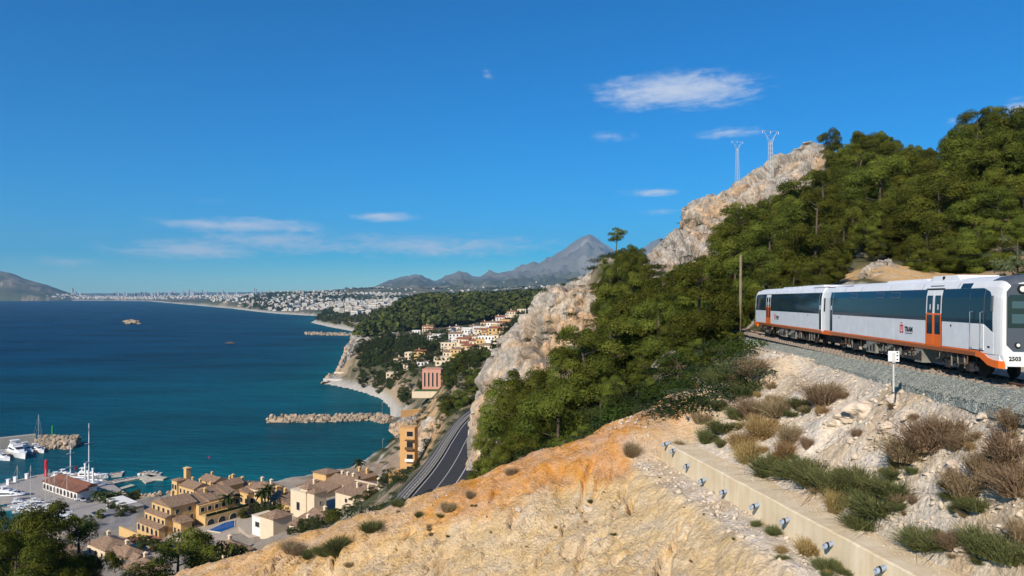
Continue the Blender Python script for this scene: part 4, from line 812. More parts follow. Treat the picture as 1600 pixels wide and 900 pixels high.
for px, d, top, w_ in [(1535,112,163,1.15),(1575,108,178,1.1),(1508,118,200,1.0),(1355,190,197,1.0),(1390,185,214,1.0),(1300,235,207,0.9),(1328,225,222,0.9),(1432,170,225,0.85),(1600,118,200,1.1),(1412,172,234,0.8),(1450,165,230,0.8),(1478,150,247,0.85),(1340,215,218,0.8),(1372,195,207,0.75),(1556,104,168,0.8),(1520,114,181,0.8),(1588,102,187,0.8)]:
    tpx(rnd.choice(PV+[TALL]), px, d, top, 'large pine crowning the hilltop skyline above the train', G1, w_, hmax=13); slots.append(((px-CX)/F*d, d, 9))
for px, d, top, w_ in [(1255,120,262,1.1),(1290,135,268,1.1),(1170,125,302,1.1),(1148,118,335,1.0),(1205,105,348,1.1),(1290,98,350,1.15),(1330,115,310,1.1),(1400,105,330,1.1),(1470,98,285,1.2),(1520,95,310,1.2),(1560,92,300,1.2),(1450,90,330,1.15),(1245,96,360,1.1),(1130,92,400,1.1),(1185,90,395,1.05)]:
    tpx(rnd.choice(PV+[TALL]), px, d, top, where('green pine behind the train', px, d, 88, 185), 'pines behind the train', w_, hmax=13); slots.append(((px-CX)/F*d, d, 9))
zone(58, 1130, 1660, 88, 185, 'green pine behind the train', 'pines behind the train', (6.5, 13.5), 0.32, [(1335,1410,70,100)])
zone(40, 1070, 1640, 185, 262, 'pine high below the summit', 'pines below the summit', (7.5, 11), 0.30, [(1060,1200,222,300)])
for px, d, top, w_ in [(930,78,512,1.15),(890,84,548,1.1),(960,82,495,1.15),(985,92,470,1.1),(905,95,540,1.1),(1010,88,455,1.1),(1040,95,430,1.1),(1060,86,440,1.1),(1090,84,420,1.1),(870,76,590,1.0),(840,84,600,1.0),(800,100,590,1.05),(825,96,575,1.0),(770,105,650,0.9),(780,96,680,0.9),(1000,74,545,1.05),(960,68,585,0.95),(1110,78,455,1.05),(1130,74,470,1.0),(1050,72,530,1.0)]:
    tpx(rnd.choice(PV+[TALL]), px, d, top, where('green pine below the cliff', px, d, 66, 150), 'pines in front of the cliff', w_, hmax=12); slots.append(((px-CX)/F*d, d, 8))
zone(28, 860, 1130, 66, 150, 'green pine below the cliff', 'pines in front of the cliff', (7, 10.5), 0.30, [(735,960,125,260)])
zone(30, 960, 1110, 150, 225, 'pine on the saddle above the cliff', 'pines above the cliff', (5, 8.5), 0.30, [(1005,1140,205,300)])
zone(14, 740, 860, 100, 150, 'low pine at the cliff foot', 'pines at the cliff foot', (4.5, 7), 0.3)
# the lone flat-topped pine on the cliff top and its bare neighbour
tpx(UMB, 962, 212, 357, 'lone flat-topped pine with bare trunk standing on the cliff top', None, 1.0, hmax=16)
for px, d, top in [(940,178,440),(955,175,425),(970,172,410),(985,178,398),(1000,176,405),(1012,182,420),(945,196,402),(972,192,390),(992,190,386),(962,168,450),(985,165,440)]: tpx(rnd.choice(PV), px, d, top, 'pine on the saddle above the cliff', 'pines above the cliff', 1.0)
def bare_tree(px, d, top, label, H0=7, name='bare_tree'):
    x = (px-CX)/F*d; z = hz(x, d, False); H = min(max(CAMZ-(top-HY)/F*d - z, 2), 10); rs = np.random.RandomState(int(px)); b = MB(); m = mat('bare_twigs', (0.24, 0.19, 0.16), 0.95, 0.2, 5)
    t = empty(name, (x, d, z-0.2), 0, label, 'tree')
    def br(p, dv, ln, r, lev):
        q = p + dv*ln; b.tube([tuple(p), tuple((p+q)/2 + Vector(rs.randn(3)*ln*0.05)), tuple(q)], [r, r*0.8, r*0.55], 4)
        if lev < 4:
            for k in range(4 if lev else 6): nd = (dv + Vector(rs.randn(3)*0.5) + Vector((0, 0, 0.18))).normalized(); br(p + dv*ln*rs.uniform(0.45, 1), nd, ln*rs.uniform(0.5, 0.75), r*0.5, lev+1)
    br(Vector((0,0,0)), Vector((0.05,0,1)), H*0.36, 0.11, 0); b.build('branches', m, t)
bare_tree(985, 172, 395, 'leafless grey tree among the pines right of the lone pine'); bare_tree(995, 168, 420, 'smaller leafless grey tree beside the pines on the saddle'); bare_tree(1366, 150, 280, 'leafless pale tree between pines high behind the train'); bare_tree(880, 66, 672, 'grey leafless shrub at the foot of the pines', name='bare_shrub')
# pale leafed broad tree at the right end
tpx(pine_variant(330, 6, 3.4, 0.08, 34, 150, 0.2, OLIVE, 0.2), 1590, 62, 368, 'pale grey-green leafy tree behind the train cab', None, 1.0, 'leafy_tree', 7)
for px, d, top in [(1060,60,548),(1085,62,528),(1110,58,542),(1138,61,520),(1100,55,572),(1128,55,562),(1152,58,548),(1075,54,592),(1045,56,590),(1148,54,578),(1020,58,588),(990,56,622),(960,55,642),(920,56,658),(1040,66,545),(1070,68,520),(1115,68,505),(1145,70,490),(1010,66,560),(980,62,590),(940,62,620)]:
    tpx(rnd.choice(PV+DV), px, d, top, 'low bushy pine along the bank left of the bare pole' if px > 1050 else 'low bushy pine along the back of the earth crest', 'low pines at the bank top', 1.25, hmax=5.5, hmin=1.5)
for px, d, top in [(1500,84,372),(1530,80,350),(1565,78,345),(1600,80,330),(1625,84,330),(1480,86,380),(1440,84,388),(1310,82,395),(1280,80,402),(1240,78,412),(1215,76,420),(1600,94,290),(1420,92,370),(1640,72,340),(1352,112,345),(1366,104,368),(1340,126,330),(1378,118,340)]:
    tpx(rnd.choice(PV), px, d, top, 'low pine just behind the train roof', 'low pines behind the train roof', 1.2, hmax=8, hmin=2.5)
# ---- lower left pines
for px, d, top, v, w_, lab in [(40,66,786,PV[1],0.95,'bright green pine in the lower left corner beside the marina'),(122,72,806,PV[3],0.8,'dark pine overlapping the marina car park'),(20,60,845,PV[5],1.0,'low pine below the bright corner pine'),(150,66,852,PV[2],0.8,'small dark pine beside the terracotta pool terrace'),(90,62,860,PV[4],1.0,'pine at the bottom edge between two others'),
                          (275,80,842,PV[6],1.15,'spreading pine above the earth crest at the bottom edge'),(330,95,838,PV[0],0.9,'pine between the tiled roof and the earth crest'),(-30,80,810,TALL,0.8,'tall pine at the left edge'),(360,88,850,DV[0],0.7,'dark leafy shrub tree beside the earth crest')]:
    tpx(v, px, d, top, lab, None, w_, hmax=16); 
# ---- shrubs on the banks
def blade_shrub(seed, n, H, spread, w_, c1, c2, name):
    rs = np.random.RandomState(seed); V = []; S = []
    a = rs.rand(n)*6.283; tl = np.abs(rs.randn(n))*0.42 + 0.05; ln = H*(0.55+0.5*rs.rand(n)); r0 = spread*0.35*np.sqrt(rs.rand(n))
    bx, by = np.cos(a)*r0, np.sin(a)*r0; dx, dy = np.cos(a+0.5*rs.randn(n))*np.sin(tl), np.sin(a+0.5*rs.randn(n))*np.sin(tl); dz = np.cos(tl)
    tx, ty = bx+dx*ln*spread/H*1.2, by+dy*ln*spread/H*1.2; tz = dz*ln; px_, py_ = -np.sin(a*7), np.cos(a*7)
    mx_, my_, mz = (bx+tx)/2*0.92, (by+ty)/2*0.92, tz*0.56; ww = w_*(0.6+0.8*rs.rand(n))
    V = np.stack([np.stack([bx-px_*ww, by-py_*ww, 0*bx-0.1], 1), np.stack([bx+px_*ww, by+py_*ww, 0*bx-0.1], 1), np.stack([mx_+px_*ww*1.3, my_+py_*ww*1.3, mz], 1), np.stack([mx_-px_*ww*1.3, my_-py_*ww*1.3, mz], 1), np.stack([tx, ty, tz], 1)], 1)
    # side twigs as small leaves along each blade
    k = 6; fr = rs.rand(n, k, 1); P = V[:, 0:1]*(1-fr) + V[:, 4:5]*fr; P[..., 2] += 0.05; lz = H*0.026*(0.6+rs.rand(n, k, 1)); d1_ = rs.randn(n, k, 3); d1_[..., 2] = np.abs(d1_[..., 2])+0.5; d1_ /= np.linalg.norm(d1_, axis=2, keepdims=True); d2_ = np.cross(d1_, rs.randn(n, k, 3)); d2_ /= np.linalg.norm(d2_, axis=2, keepdims=True)
    LV = np.stack([P, P+d1_*lz+d2_*lz*0.3, P+d1_*lz*2.2, P+d1_*lz-d2_*lz*0.3], 2).reshape(-1, 3)
    sh = rs.rand(n); Vb = V.reshape(-1, 3); i = np.arange(n)[:, None]*5; Q1 = np.concatenate([i+0, i+1, i+2, i+3], 1); Q2 = np.concatenate([i+3, i+2, i+4, i+4], 1)
    T = np.concatenate([Q1[:, [0,1,2]], Q1[:, [0,2,3]], Q2[:, :3]]); o = len(Vb); lq = o+np.arange(len(LV)).reshape(-1, 4); T = np.concatenate([T, lq[:, [0,1,2]], lq[:, [0,2,3]]])
    m = MATS.get(name+'_leaf') or foliage(name+'_leaf', c1, c2, 0.18, 0.3)
    return npmesh(name, np.concatenate([Vb, LV]), T, m, False, {'shade': np.concatenate([np.repeat(sh, 5), np.repeat(np.repeat(sh, k)*0.8+0.2*rs.rand(n*k), 4)])})
DRY = [blade_shrub(400+k, 800, 1.0, 1.1, 0.008, (0.17,0.115,0.072), (0.44,0.33,0.19), 'dry_shrub') for k in range(5)]
GRN = [blade_shrub(410+k, 900, 0.9, 1.35, 0.010, (0.065,0.08,0.03), (0.22,0.23,0.09), 'green_shrub') for k in range(3)]
STR = [blade_shrub(420+k, 800, 1.0, 0.9, 0.008, (0.24,0.15,0.06), (0.50,0.36,0.17), 'straw_shrub') for k in range(2)]
def on_ray(px, py, dlo=20, dhi=62):
    """first point of the ground along the line of sight"""
    ds = np.linspace(dlo, dhi, 260); x = (px-CX)/F*ds; z = CAMZ-(py-HY)/F*ds; g = height(x, ds); i = np.argmax(g > z); return (float(x[i]), float(ds[i]), float(g[i])) if (g > z).any() else None
SH = [(1130,675,'g',50),(1105,690,'g',38),(1155,655,'g',45),(1180,650,'d',55),(1215,645,'d',60),(1190,680,'s',62),(1160,700,'s',60),(1235,690,'d',58),(1255,640,'g',48),(1285,632,'d',60),(1300,622,'d',45),(1170,722,'s',55),(1205,735,'g',58),(1240,742,'g',55),(1225,715,'s',50),(1275,755,'g',70),(1310,770,'g',72),(1345,765,'g',60),(1305,800,'s',62),(1370,800,'g',80),(1395,775,'g',70),(1350,825,'g',55),(1400,745,'g',40),(1420,720,'d',85),(1455,700,'d',85),(1480,690,'d',70),(1505,695,'d',45),
      (1510,780,'d',85),(1545,750,'d',90),(1575,720,'d',90),(1590,770,'d',80),(1530,800,'g',50),(1585,670,'d',55),(1440,860,'g',60),(1470,850,'g',55),(1490,865,'d',45),(1540,870,'g',75),(1575,880,'g',70),(1595,850,'d',60),(1175,600,'d',48),(1165,615,'g',40),(1150,590,'g',55),(1120,600,'g',45),(1095,660,'d',30),(1260,866,'s',56),(1208,836,'g',26),(1182,822,'g',18),(1290,890,'g',40),(1320,898,'g',36),(1395,640,'d',20),(1210,630,'d',30),(1060,705,'d',20),(985,712,'d',30),(800,742,'d',28),(700,800,'d',26),(580,828,'g',30),(525,856,'g',36),(500,866,'g',28),(455,862,'d',36),(480,872,'g',20),(545,885,'d',18),(620,790,'g',22),(655,806,'g',14),(735,778,'d',20),(690,812,'g',14),(1125,640,'g',28),(1430,655,'d',18),(1340,680,'d',20)]
for _ in range(26): SH.append((rnd.uniform(420, 1150), rnd.uniform(745, 895), rnd.choice('ddg'), rnd.uniform(4, 11)))
NEARS = {'g': ('green_shrub', GRN, 'green feathery shrub'), 'd': ('dry_shrub', DRY, 'dry brown shrub'), 's': ('straw_shrub', STR, 'straw-coloured shrub')}
for px, py, k, w_ in SH:
    hit = on_ray(px, py)
    if hit is None: continue
    if w_ > 30 and len(SH) < 300: SH.append((px+rnd.uniform(-.7, .7)*w_, py+rnd.uniform(-.1, .3)*w_, rnd.choice(k+k+'gds'), w_*rnd.uniform(0.3, 0.5))); SH.append((px+rnd.uniform(-.8, .8)*w_, py+rnd.uniform(-.2, .3)*w_, k, 22))
    nm, vs_, lab = NEARS[k]; x, y, z = hit; s = w_/F*y*0.62
    spot = ('on the bare orange slope' if px < 1030 else 'growing at the face of the concrete wall' if float(wall_x(y)) > x else 'on the bank' if py > 660 else 'near the ballast edge by the pines')
    side_ = '' if px < 1030 else ', near the wall end' if px < 1200 else ', middle of the bank' if px < 1330 else ', below the marker post' if px < 1450 else ', below the cab'
    lab = ('tiny ' if w_ < 14 else 'small ' if w_ < 30 else 'large ' if w_ > 72 else 'medium-sized ')+lab
    o = bpy.data.objects.new(nm, rnd.choice(vs_)); link(o); o.location = (x, y, z-0.05); o.rotation_euler = (0, 0, rnd.uniform(0, 6.28)); o.scale = (s*rnd.uniform(0.85, 1.35), s*rnd.uniform(0.85, 1.35), s*rnd.uniform(0.65, 1.05)); o.rotation_euler = (rnd.uniform(-.22, .22), rnd.uniform(-.22, .22), rnd.uniform(0, 6.28)); tag(o, lab+' '+spot+side_, 'shrub', lab+'s '+spot+side_)
# scrub under the pines along the crest
SCR = [npmesh('scrub_bush', *(lambda t: (t[0], t[1]))(leaf_cloud(np.random.RandomState(500+k), [((0.5*math.cos(j), 0.5*math.sin(j*1.7), 0.35+0.1*(j % 3)), 0.45, 0.3+0.1*(j % 4)) for j in range(7)], 240, 0.07)[:2]), m, False) for k, m in enumerate([OLIVE, DPINE, PINE])]
for k in range(170):
    px = rnd.uniform(560, 1180) if k < 120 else rnd.uniform(480, 760); d = rnd.uniform(49, 66) if k < 120 else rnd.uniform(120, 190); x = (px-CX)/F*d
    if abs(x-float(rail_x(d))) < 4 or (k >= 120 and abs(x-float(road_x(d))) < 8): continue
    z = hz(x, d, False); o = bpy.data.objects.new('scrub_bush', rnd.choice(SCR)); link(o); s = rnd.uniform(0.9, 2.2); o.location = (x, d, z-0.1); o.scale = (s, s, s*0.9); o.rotation_euler = (0, 0, rnd.uniform(0, 6))
    tag(o, 'low scrub bush behind the orange earth crest' if k < 120 else 'low scrub bush on the bank beside the coast road', 'bush', 'scrub behind the crest' if k < 120 else 'scrub beside the coast road')
for k, (px, py) in enumerate([(1042,652),(1062,642),(1088,632),(1108,622),(1130,612),(1150,602),(1166,592),(1100,646),(1128,634),(1150,622),(1020,655),(1075,652),(1160,575),(1140,585),(1115,600),(1092,612),(1066,622),(1172,606),(1048,636),(1125,590)]):
    hit = on_ray(px, py, 38, 64)
    if hit is None: continue
    o = bpy.data.objects.new('scrub_bush', SCR[k % 2]); link(o); s = rnd.uniform(0.9, 1.7); o.location = (hit[0], hit[1], hit[2]-0.1); o.scale = (s*1.2, s, s*0.8); o.rotation_euler = (0, 0, rnd.uniform(0, 6)); tag(o, 'olive scrub bush on the bank top between the slab and the bare pole', 'bush', 'scrub on the bank top')
# ---- loose stones on the slopes and larger boulders
sp = []; zz = []
rs = np.random.RandomState(77); n = 3600; X = rs.uniform(-26, 20, n); Y = rs.uniform(21, 49, n); ok = (X < wall_x(Y)-0.1) | ((X > wall_x(Y)+1.7) & (X < rail_x(Y)-1.3)); X, Y = X[ok], Y[ok]; Z = height(X, Y)
kind(stones('scattered_stones', np.stack([X, Y, Z], 1), 0.02+0.075*rs.rand(len(X))**4 + 0.012, mat('loose_stone', (0.45, 0.34, 0.22), 0.95, col2=(0.66, 0.57, 0.46), scale=1.5), 5), 'stuff')
def boulder_mesh(seed, name='boulder', m=None, sub=3):
    import bmesh
    bm = bmesh.new(); bmesh.ops.create_icosphere(bm, subdivisions=sub, radius=1); V = np.array([v.co for v in bm.verts]); f1, f2, idv = worley(V[:, 0]*1.1+9, V[:, 1]*1.1+9, V[:, 2]*1.1+9, seed); k = 0.75+0.35*idv-0.25*f1+0.16*fbm(V[:, 0]*2, V[:, 1]*2, V[:, 2]*2, 4, seed)
    for v, q in zip(bm.verts, k): v.co *= q
    me = bpy.data.meshes.new(name); bm.to_mesh(me); bm.free(); me.materials.append(m or mat('bank_rock', (0.50, 0.39, 0.28), 0.95, col2=(0.68, 0.57, 0.45), scale=1.2, bump=0.8, bscale=5, bdist=0.1)); return me
BM = [boulder_mesh(600+k) for k in range(4)]
for px, py, w_, lab in [(1350,642,60,'largest pale boulder on the bank below the ballast'),(1325,650,40,'boulder left of the largest pale boulder'),(1385,672,34,'ochre boulder below the largest pale boulder'),(1400,625,24,'small boulder under the ballast edge'),(1410,690,26,'pale rock beside the brown shrub clump'),(1420,648,30,'flat pale rock on the bank below the marker post'),(1540,650,26,'rock on the bank near the right edge'),(1330,690,18,'small rock left of the brown shrub clump'),(1300,668,20,'small pinkish rock among bank shrubs'),(1140,662,34,'pale slab rock near the wall end'),(1470,660,22,'rock half buried above the brown shrubs'),(1490,730,24,'rock right of the brown shrub clump'),
                        (940,848,26,'pale stone block on the yellow eroded slope'),(920,795,20,'light stone in the middle of the eroded slope'),(810,800,14,'small pale stone left on the eroded slope'),(870,855,12,'small stone low on the eroded slope'),(1000,872,12,'small stone near the bottom of the slope'),(660,830,9,'little pale stone on the orange slope')]:
    hit = on_ray(px, py)
    if hit: o = bpy.data.objects.new('boulder', rnd.choice(BM)); link(o); s = w_/F*hit[1]*0.55; o.location = (hit[0], hit[1], hit[2]-s*0.12); o.scale = (s*1.1, s, s*0.62); o.rotation_euler = (rnd.uniform(-.3, .3), rnd.uniform(-.3, .3), rnd.uniform(0, 6)); tag(o, lab, 'rock')

# rubble on the bank and on the ledge under the wall
rs = np.random.RandomState(78); n = 2600; Y = rs.uniform(21, 48, n); X = wall_x(Y)+1.7+rs.rand(n)*(rail_x(Y)-1.4-wall_x(Y)-1.7); k2 = rs.rand(n) < 0.22; X = np.where(k2, wall_x(Y)-0.1-1.6*rs.rand(n), X); Z = height(X, Y)
kind(stones('bank_rubble', np.stack([X, Y, Z], 1), 0.03+0.17*rs.rand(n)**4, mat('rubble_stone', (0.42, 0.33, 0.23), 0.95, col2=(0.66, 0.57, 0.46), scale=0.9), 6), 'stuff')
rs = np.random.RandomState(79); n = 1100; Y = rs.uniform(20, 42, n); q = rs.rand(n)**0.5; X = wall_x(Y)+0.35+1.02*q
kind(stones('wall_top_grit', np.stack([X, Y, np.full(n, WALL_TOP+0.004)], 1), 0.012+0.04*rs.rand(n)**3, mat('loose_stone', (0.45, 0.34, 0.22), 0.95), 7), 'stuff')
# bushes rooted in the cliff ledges and along the ridges
def ledge_bushes(lab, n, label, group, smin, smax, nzmin=0.35):
    D, Nn = ROCKV[lab]; V = D.reshape(-1, 3); Nz = np.abs(Nn.reshape(-1, 3)[:, 2]); rs = np.random.RandomState(n); idx = np.where(Nz > nzmin)[0]
    for i in rs.choice(idx, n): o = bpy.data.objects.new('ledge_bush', SCR[rs.randint(3)]); link(o); s = rs.uniform(smin, smax); o.location = tuple(V[i]+np.array([0, 0, -0.2*s])); o.scale = (s, s, s*0.8); o.rotation_euler = (0, 0, rs.uniform(0, 6)); tag(o, label, 'bush', group)
ledge_bushes('tall grey and orange limestone cliff standing beside the coast road', 70, 'small bush rooted in a ledge of the tall cliff', 'bushes on the tall cliff', 0.9, 2.6)
ledge_bushes('pale rock outcrop among pines on the hillside shoulder', 26, 'small bush on the pale rock outcrop', 'bushes on the outcrop', 0.9, 2.4); ledge_bushes('jagged limestone ridge running up to the summit below the pylons', 36, 'small bush on the summit rock ridge', 'bushes on the ridge', 0.9, 2.2)
for a, b, c, d_, n, lb in [(925,1010,203,226,34,'scrub bush on the grassy cliff top'),(1040,1215,222,268,70,'scrub bush on the slope below the rock ridge'),(1010,1140,165,212,40,'scrub bush below the pale rock outcrop'),(1280,1420,200,280,24,'scrub bush high on the pine slope')]:
    for _ in range(n): px, d = rnd.uniform(a, b), rnd.uniform(c, d_); x = (px-CX)/F*d; o = bpy.data.objects.new('ridge_bush', rnd.choice(SCR)); link(o); s = rnd.uniform(1.6, 4.0); o.location = (x, d, hz(x, d, False)-0.2); o.scale = (s, s, s*0.8); o.rotation_euler = (0, 0, rnd.uniform(0, 6)); tag(o, lb, 'bush', lb+' group')
cliff('earth_bank', 'bare orange earth bank behind the train roof', [row((1325,446,78),(1330,436,82),(1335,440,90)), row((1338,450,77),(1345,415,83),(1348,425,92)), row((1360,452,77),(1366,402,84),(1368,415,93)), row((1385,452,77),(1390,400,85),(1392,415,94)), row((1405,450,77),(1410,412,85),(1412,425,94)), row((1425,448,78),(1428,432,84),(1430,440,92))], 70, 40, 0.7, 2.6, 191, 1.1)
# ================================================================== COAST ROAD
ASPH = mat('asphalt', (0.042, 0.042, 0.045), 0.9, 0.2, 0.6); LINE = mat('road_paint', (0.62, 0.62, 0.60), 0.8); KERB = mat('parapet_concrete', (0.36, 0.33, 0.28), 0.9, 0.15, 1); RAILM = mat('dark_guard_rail', (0.10, 0.10, 0.10), 0.5)
ry = np.arange(112, 290, 2.5); rxs = road_x(ry); tx = np.gradient(rxs, ry); nl = 1/np.sqrt(1+tx*tx); NX, NY = nl, -tx*nl      # unit normal to the right
RZ = 45.0
def strip(name, off0, off1, z0, z1, m, par=None, sel=slice(None)):
    b = MB(); b.loft([[(x+nx*off0, y+ny*off0, z0), (x+nx*off1, y+ny*off1, z0), (x+nx*off1, y+ny*off1, z1), (x+nx*off0, y+ny*off0, z1)][::-1] for x, y, nx, ny in zip(rxs[sel], ry[sel], NX[sel], NY[sel])]); return b.build(name, m, par)
ro = strip('road', -4.6, 5.2, RZ-0.4, RZ, ASPH); kind(ro, 'structure')
for o0, o1, nm in ((-4.1, -3.95, 'road_edge_line'), (3.4, 3.6, 'road_edge_line'), (-0.25, -0.12, 'road_centre_line')): kind(strip(nm, o0, o1, RZ+0.001, RZ+0.008, LINE), 'structure')
g = empty('road_parapet', (float(rxs[0]), float(ry[0]), RZ), 0, 'double dark guard rail and concrete kerb along the seaward side of the coast road', 'guard rail')
def gl(o): o.location = (-g.location.x, -g.location.y, -g.location.z); return o
gl(strip('kerb', -5.8, -4.6, RZ-0.6, RZ+0.35, KERB, g)); gl(strip('rail', -5.45, -5.35, RZ+0.75, RZ+1.0, RAILM, g)); gl(strip('rail', -7.15, -7.05, RZ+0.75, RZ+1.0, RAILM, g)); gl(strip('rail', -7.15, -7.05, RZ+0.35, RZ+0.5, RAILM, g)); gl(strip('footway', -7.4, -5.8, RZ-0.6, RZ+0.12, KERB, g))
for x, y, nx, ny in list(zip(rxs, ry, NX, NY)): b = MB(); b.box(x-nx*0-0.06+nx*-5.4, x+0.06+nx*-5.4, y+ny*-5.4-0.06, y+ny*-5.4+0.06, RZ, RZ+0.8); gl(b.build('post', RAILM, g))
# ================================================================== BUILDINGS
YEL = mat('ochre_render', (0.60, 0.40, 0.17), 0.9, 0.10, 0.5); CRM = mat('cream_render', (0.66, 0.54, 0.38), 0.9, 0.08, 0.5); WHT = mat('white_render', (0.74, 0.71, 0.66), 0.9, 0.06, 0.5); PNK = mat('salmon_render', (0.56, 0.28, 0.20), 0.9, 0.08, 0.5); ORR = mat('orange_render', (0.58, 0.33, 0.13), 0.9, 0.08, 0.5)
def tile_mat():
    m = bpy.data.materials.new('clay_roof_tiles'); m.use_nodes = True; nt = m.node_tree; n = nt.nodes; l = nt.links; b = n['Principled BSDF']; b.inputs['Roughness'].default_value = 0.9
    co = n.new('ShaderNodeTexCoord'); w_ = n.new('ShaderNodeTexWave'); w_.inputs['Scale'].default_value = 1.1; w_.inputs['Distortion'].default_value = 0.6; l.new(co.outputs['Object'], w_.inputs['Vector']); nz = n.new('ShaderNodeTexNoise'); nz.inputs['Scale'].default_value = 1.4; nz.inputs['Detail'].default_value = 6; l.new(co.outputs['Object'], nz.inputs['Vector'])
    r = n.new('ShaderNodeValToRGB'); r.color_ramp.elements[0].position = 0.3; r.color_ramp.elements[1].position = 0.72; r.color_ramp.elements[0].color = (0.17, 0.105, 0.065, 1); r.color_ramp.elements[1].color = (0.38, 0.25, 0.155, 1); l.new(nz.outputs[0], r.inputs[0]); l.new(r.outputs[0], b.inputs['Base Color'])
    bp = n.new('ShaderNodeBump'); bp.inputs['Strength'].default_value = 0.7; bp.inputs['Distance'].default_value = 0.1; l.new(w_.outputs[0], bp.inputs['Height']); l.new(bp.outputs[0], b.inputs['Normal']); return m
TILE = tile_mat(); TILB = mat('brown_red_tiles', (0.20, 0.085, 0.05), 0.9, 0.25, 1); TILR = mat('red_roof_tiles', (0.26, 0.10, 0.055), 0.9, 0.25, 1); WIN = mat('dark_window_glass', (0.018, 0.020, 0.022), 0.12, spec=0.5); FRM = mat('window_frame', (0.50, 0.45, 0.38), 0.7); WOOD = mat('brown_woodwork', (0.13, 0.07, 0.04), 0.8); PAV = mat('paving', (0.42, 0.35, 0.27), 0.9, 0.12, 0.8); TERR = mat('terracotta_paving', (0.33, 0.13, 0.08), 0.9, 0.2, 0.6)
POOL = mat('pool_water', (0.004, 0.10, 0.33), 0.06, spec=0.5); POOLD = mat('dark_pool_water', (0.006, 0.045, 0.13), 0.06, spec=0.5)
def winmesh(w_, h, arch=False, frame=True):
    """a recessed opening: projecting frame round a dark pane; origin at sill centre, facing -y"""
    key = (round(w_, 2), round(h, 2), arch)
    if key in WM: return WM[key]
    n = 7 if arch else 1; pts = [(-w_/2, 0), (w_/2, 0)] + ([(w_/2*math.cos(k*math.pi/n), h-w_/2+w_/2*math.sin(k*math.pi/n)) for k in range(n+1)] if arch else [(w_/2, h), (-w_/2, h)])
    f = 0.10; out_ = [(x*(1+2*f/w_), (z+f if z > h*0.5 else z-f)) for x, z in pts]; b = MB(); m = len(pts)
    b.add([(x, -0.10, z) for x, z in out_] + [(x, -0.10, z) for x, z in pts] + [(x, 0.02, z) for x, z in out_] + [(x, -0.02, z) for x, z in pts], [(i, (i+1) % m, m+(i+1) % m, m+i) for i in range(m)] + [(2*m+i, 2*m+(i+1) % m, (i+1) % m, i) for i in range(m)] + [(m+i, m+(i+1) % m, 3*m+(i+1) % m, 3*m+i) for i in range(m)])
    c = MB(); c.add([(x, -0.02, z) for x, z in pts], [tuple(range(m))])
    WM[key] = (b.mesh('window', FRM), c.mesh('pane', WIN)); return WM[key]
WM = {}
def put_window(root, face, vol, u, z, w_, h, arch=False, name='window'):
    x0, y0, z0, W_, D_, H_ = vol; fm, pm = winmesh(w_, h, arch)
    loc, rz = {'f': ((x0+u, y0, z0+z), 0), 'b': ((x0+W_-u, y0+D_, z0+z), math.pi), 'l': ((x0, y0+D_-u, z0+z), -math.pi/2), 'r': ((x0+W_, y0+u, z0+z), math.pi/2)}[face]
    o = bpy.data.objects.new(name, fm); link(o, root); o.location = loc; o.rotation_euler = (0, 0, rz); link(bpy.data.objects.new('pane', pm), o)
def roof(root, vol, kind_, m=None, rise=None, ov=0.45, axis='x'):
    x, y, z, W_, D_, H_ = vol; z1 = z+H_; b = MB(); m = m or TILE; x0, x1, y0, y1 = x-ov, x+W_+ov, y-ov, y+D_+ov; rise = rise if rise is not None else 0.2*min(W_, D_); t = 0.16
    if kind_ == 'flat':
        b.box(x-0.15, x+W_+0.15, y-0.15, y+D_+0.15, z1+0.002, z1+0.25); p = b.build('parapet', m, root); return p
    if kind_ == 'hip':
        e = min(W_, D_)/2+ov
        rp = [(x0+e, (y0+y1)/2), (x1-e, (y0+y1)/2)] if W_ >= D_ else [((x0+x1)/2, y0+e), ((x0+x1)/2, y1-e)]
        if abs(W_-D_) < 0.2: rp = [((x0+x1)/2, (y0+y1)/2-0.05), ((x0+x1)/2, (y0+y1)/2+0.05)]
        V = [(x0,y0,z1),(x1,y0,z1),(x1,y1,z1),(x0,y1,z1),(x0,y0,z1+t),(x1,y0,z1+t),(x1,y1,z1+t),(x0,y1,z1+t),(*rp[0],z1+t+rise),(*rp[1],z1+t+rise)]
        fs = [(3,2,1,0),(0,1,5,4),(1,2,6,5),(2,3,7,6),(3,0,4,7)] + ([(4,5,9,8),(5,6,9),(6,7,8,9),(7,4,8)] if W_ >= D_+0.2 else [(4,5,8),(5,6,9,8),(6,7,9),(7,4,8,9)]); b.add(V, fs)
    elif kind_ == 'gable':
        if axis == 'x': P = [(y0, z1), (y1, z1), (y1, z1+t), ((y0+y1)/2, z1+t+rise), (y0, z1+t)]; b.loft([[(xx, a, c) for a, c in P] for xx in (x0, x1)])
        else: P = [(x0, z1), (x1, z1), (x1, z1+t), ((x0+x1)/2, z1+t+rise), (x0, z1+t)]; b.loft([[(a, yy, c) for a, c in P] for yy in (y0, y1)])
    elif kind_ in ('shed', 'shedb', 'shedl', 'shedr'):     # single pitch: low side f, b, l or r
        lo, hi = z1, z1+rise; zz = {'shed': (lo, lo, hi, hi), 'shedb': (hi, hi, lo, lo), 'shedl': (lo, hi, hi, lo), 'shedr': (hi, lo, lo, hi)}[kind_]; c = [(x0,y0),(x1,y0),(x1,y1),(x0,y1)]
        b.add([(*c[i], z1-0.02) for i in range(4)] + [(*c[i], zz[i]+t) for i in range(4)], [(3,2,1,0),(4,5,6,7),(0,1,5,4),(1,2,6,5),(2,3,7,6),(3,0,4,7)])
    return b.build('roof', m, root)
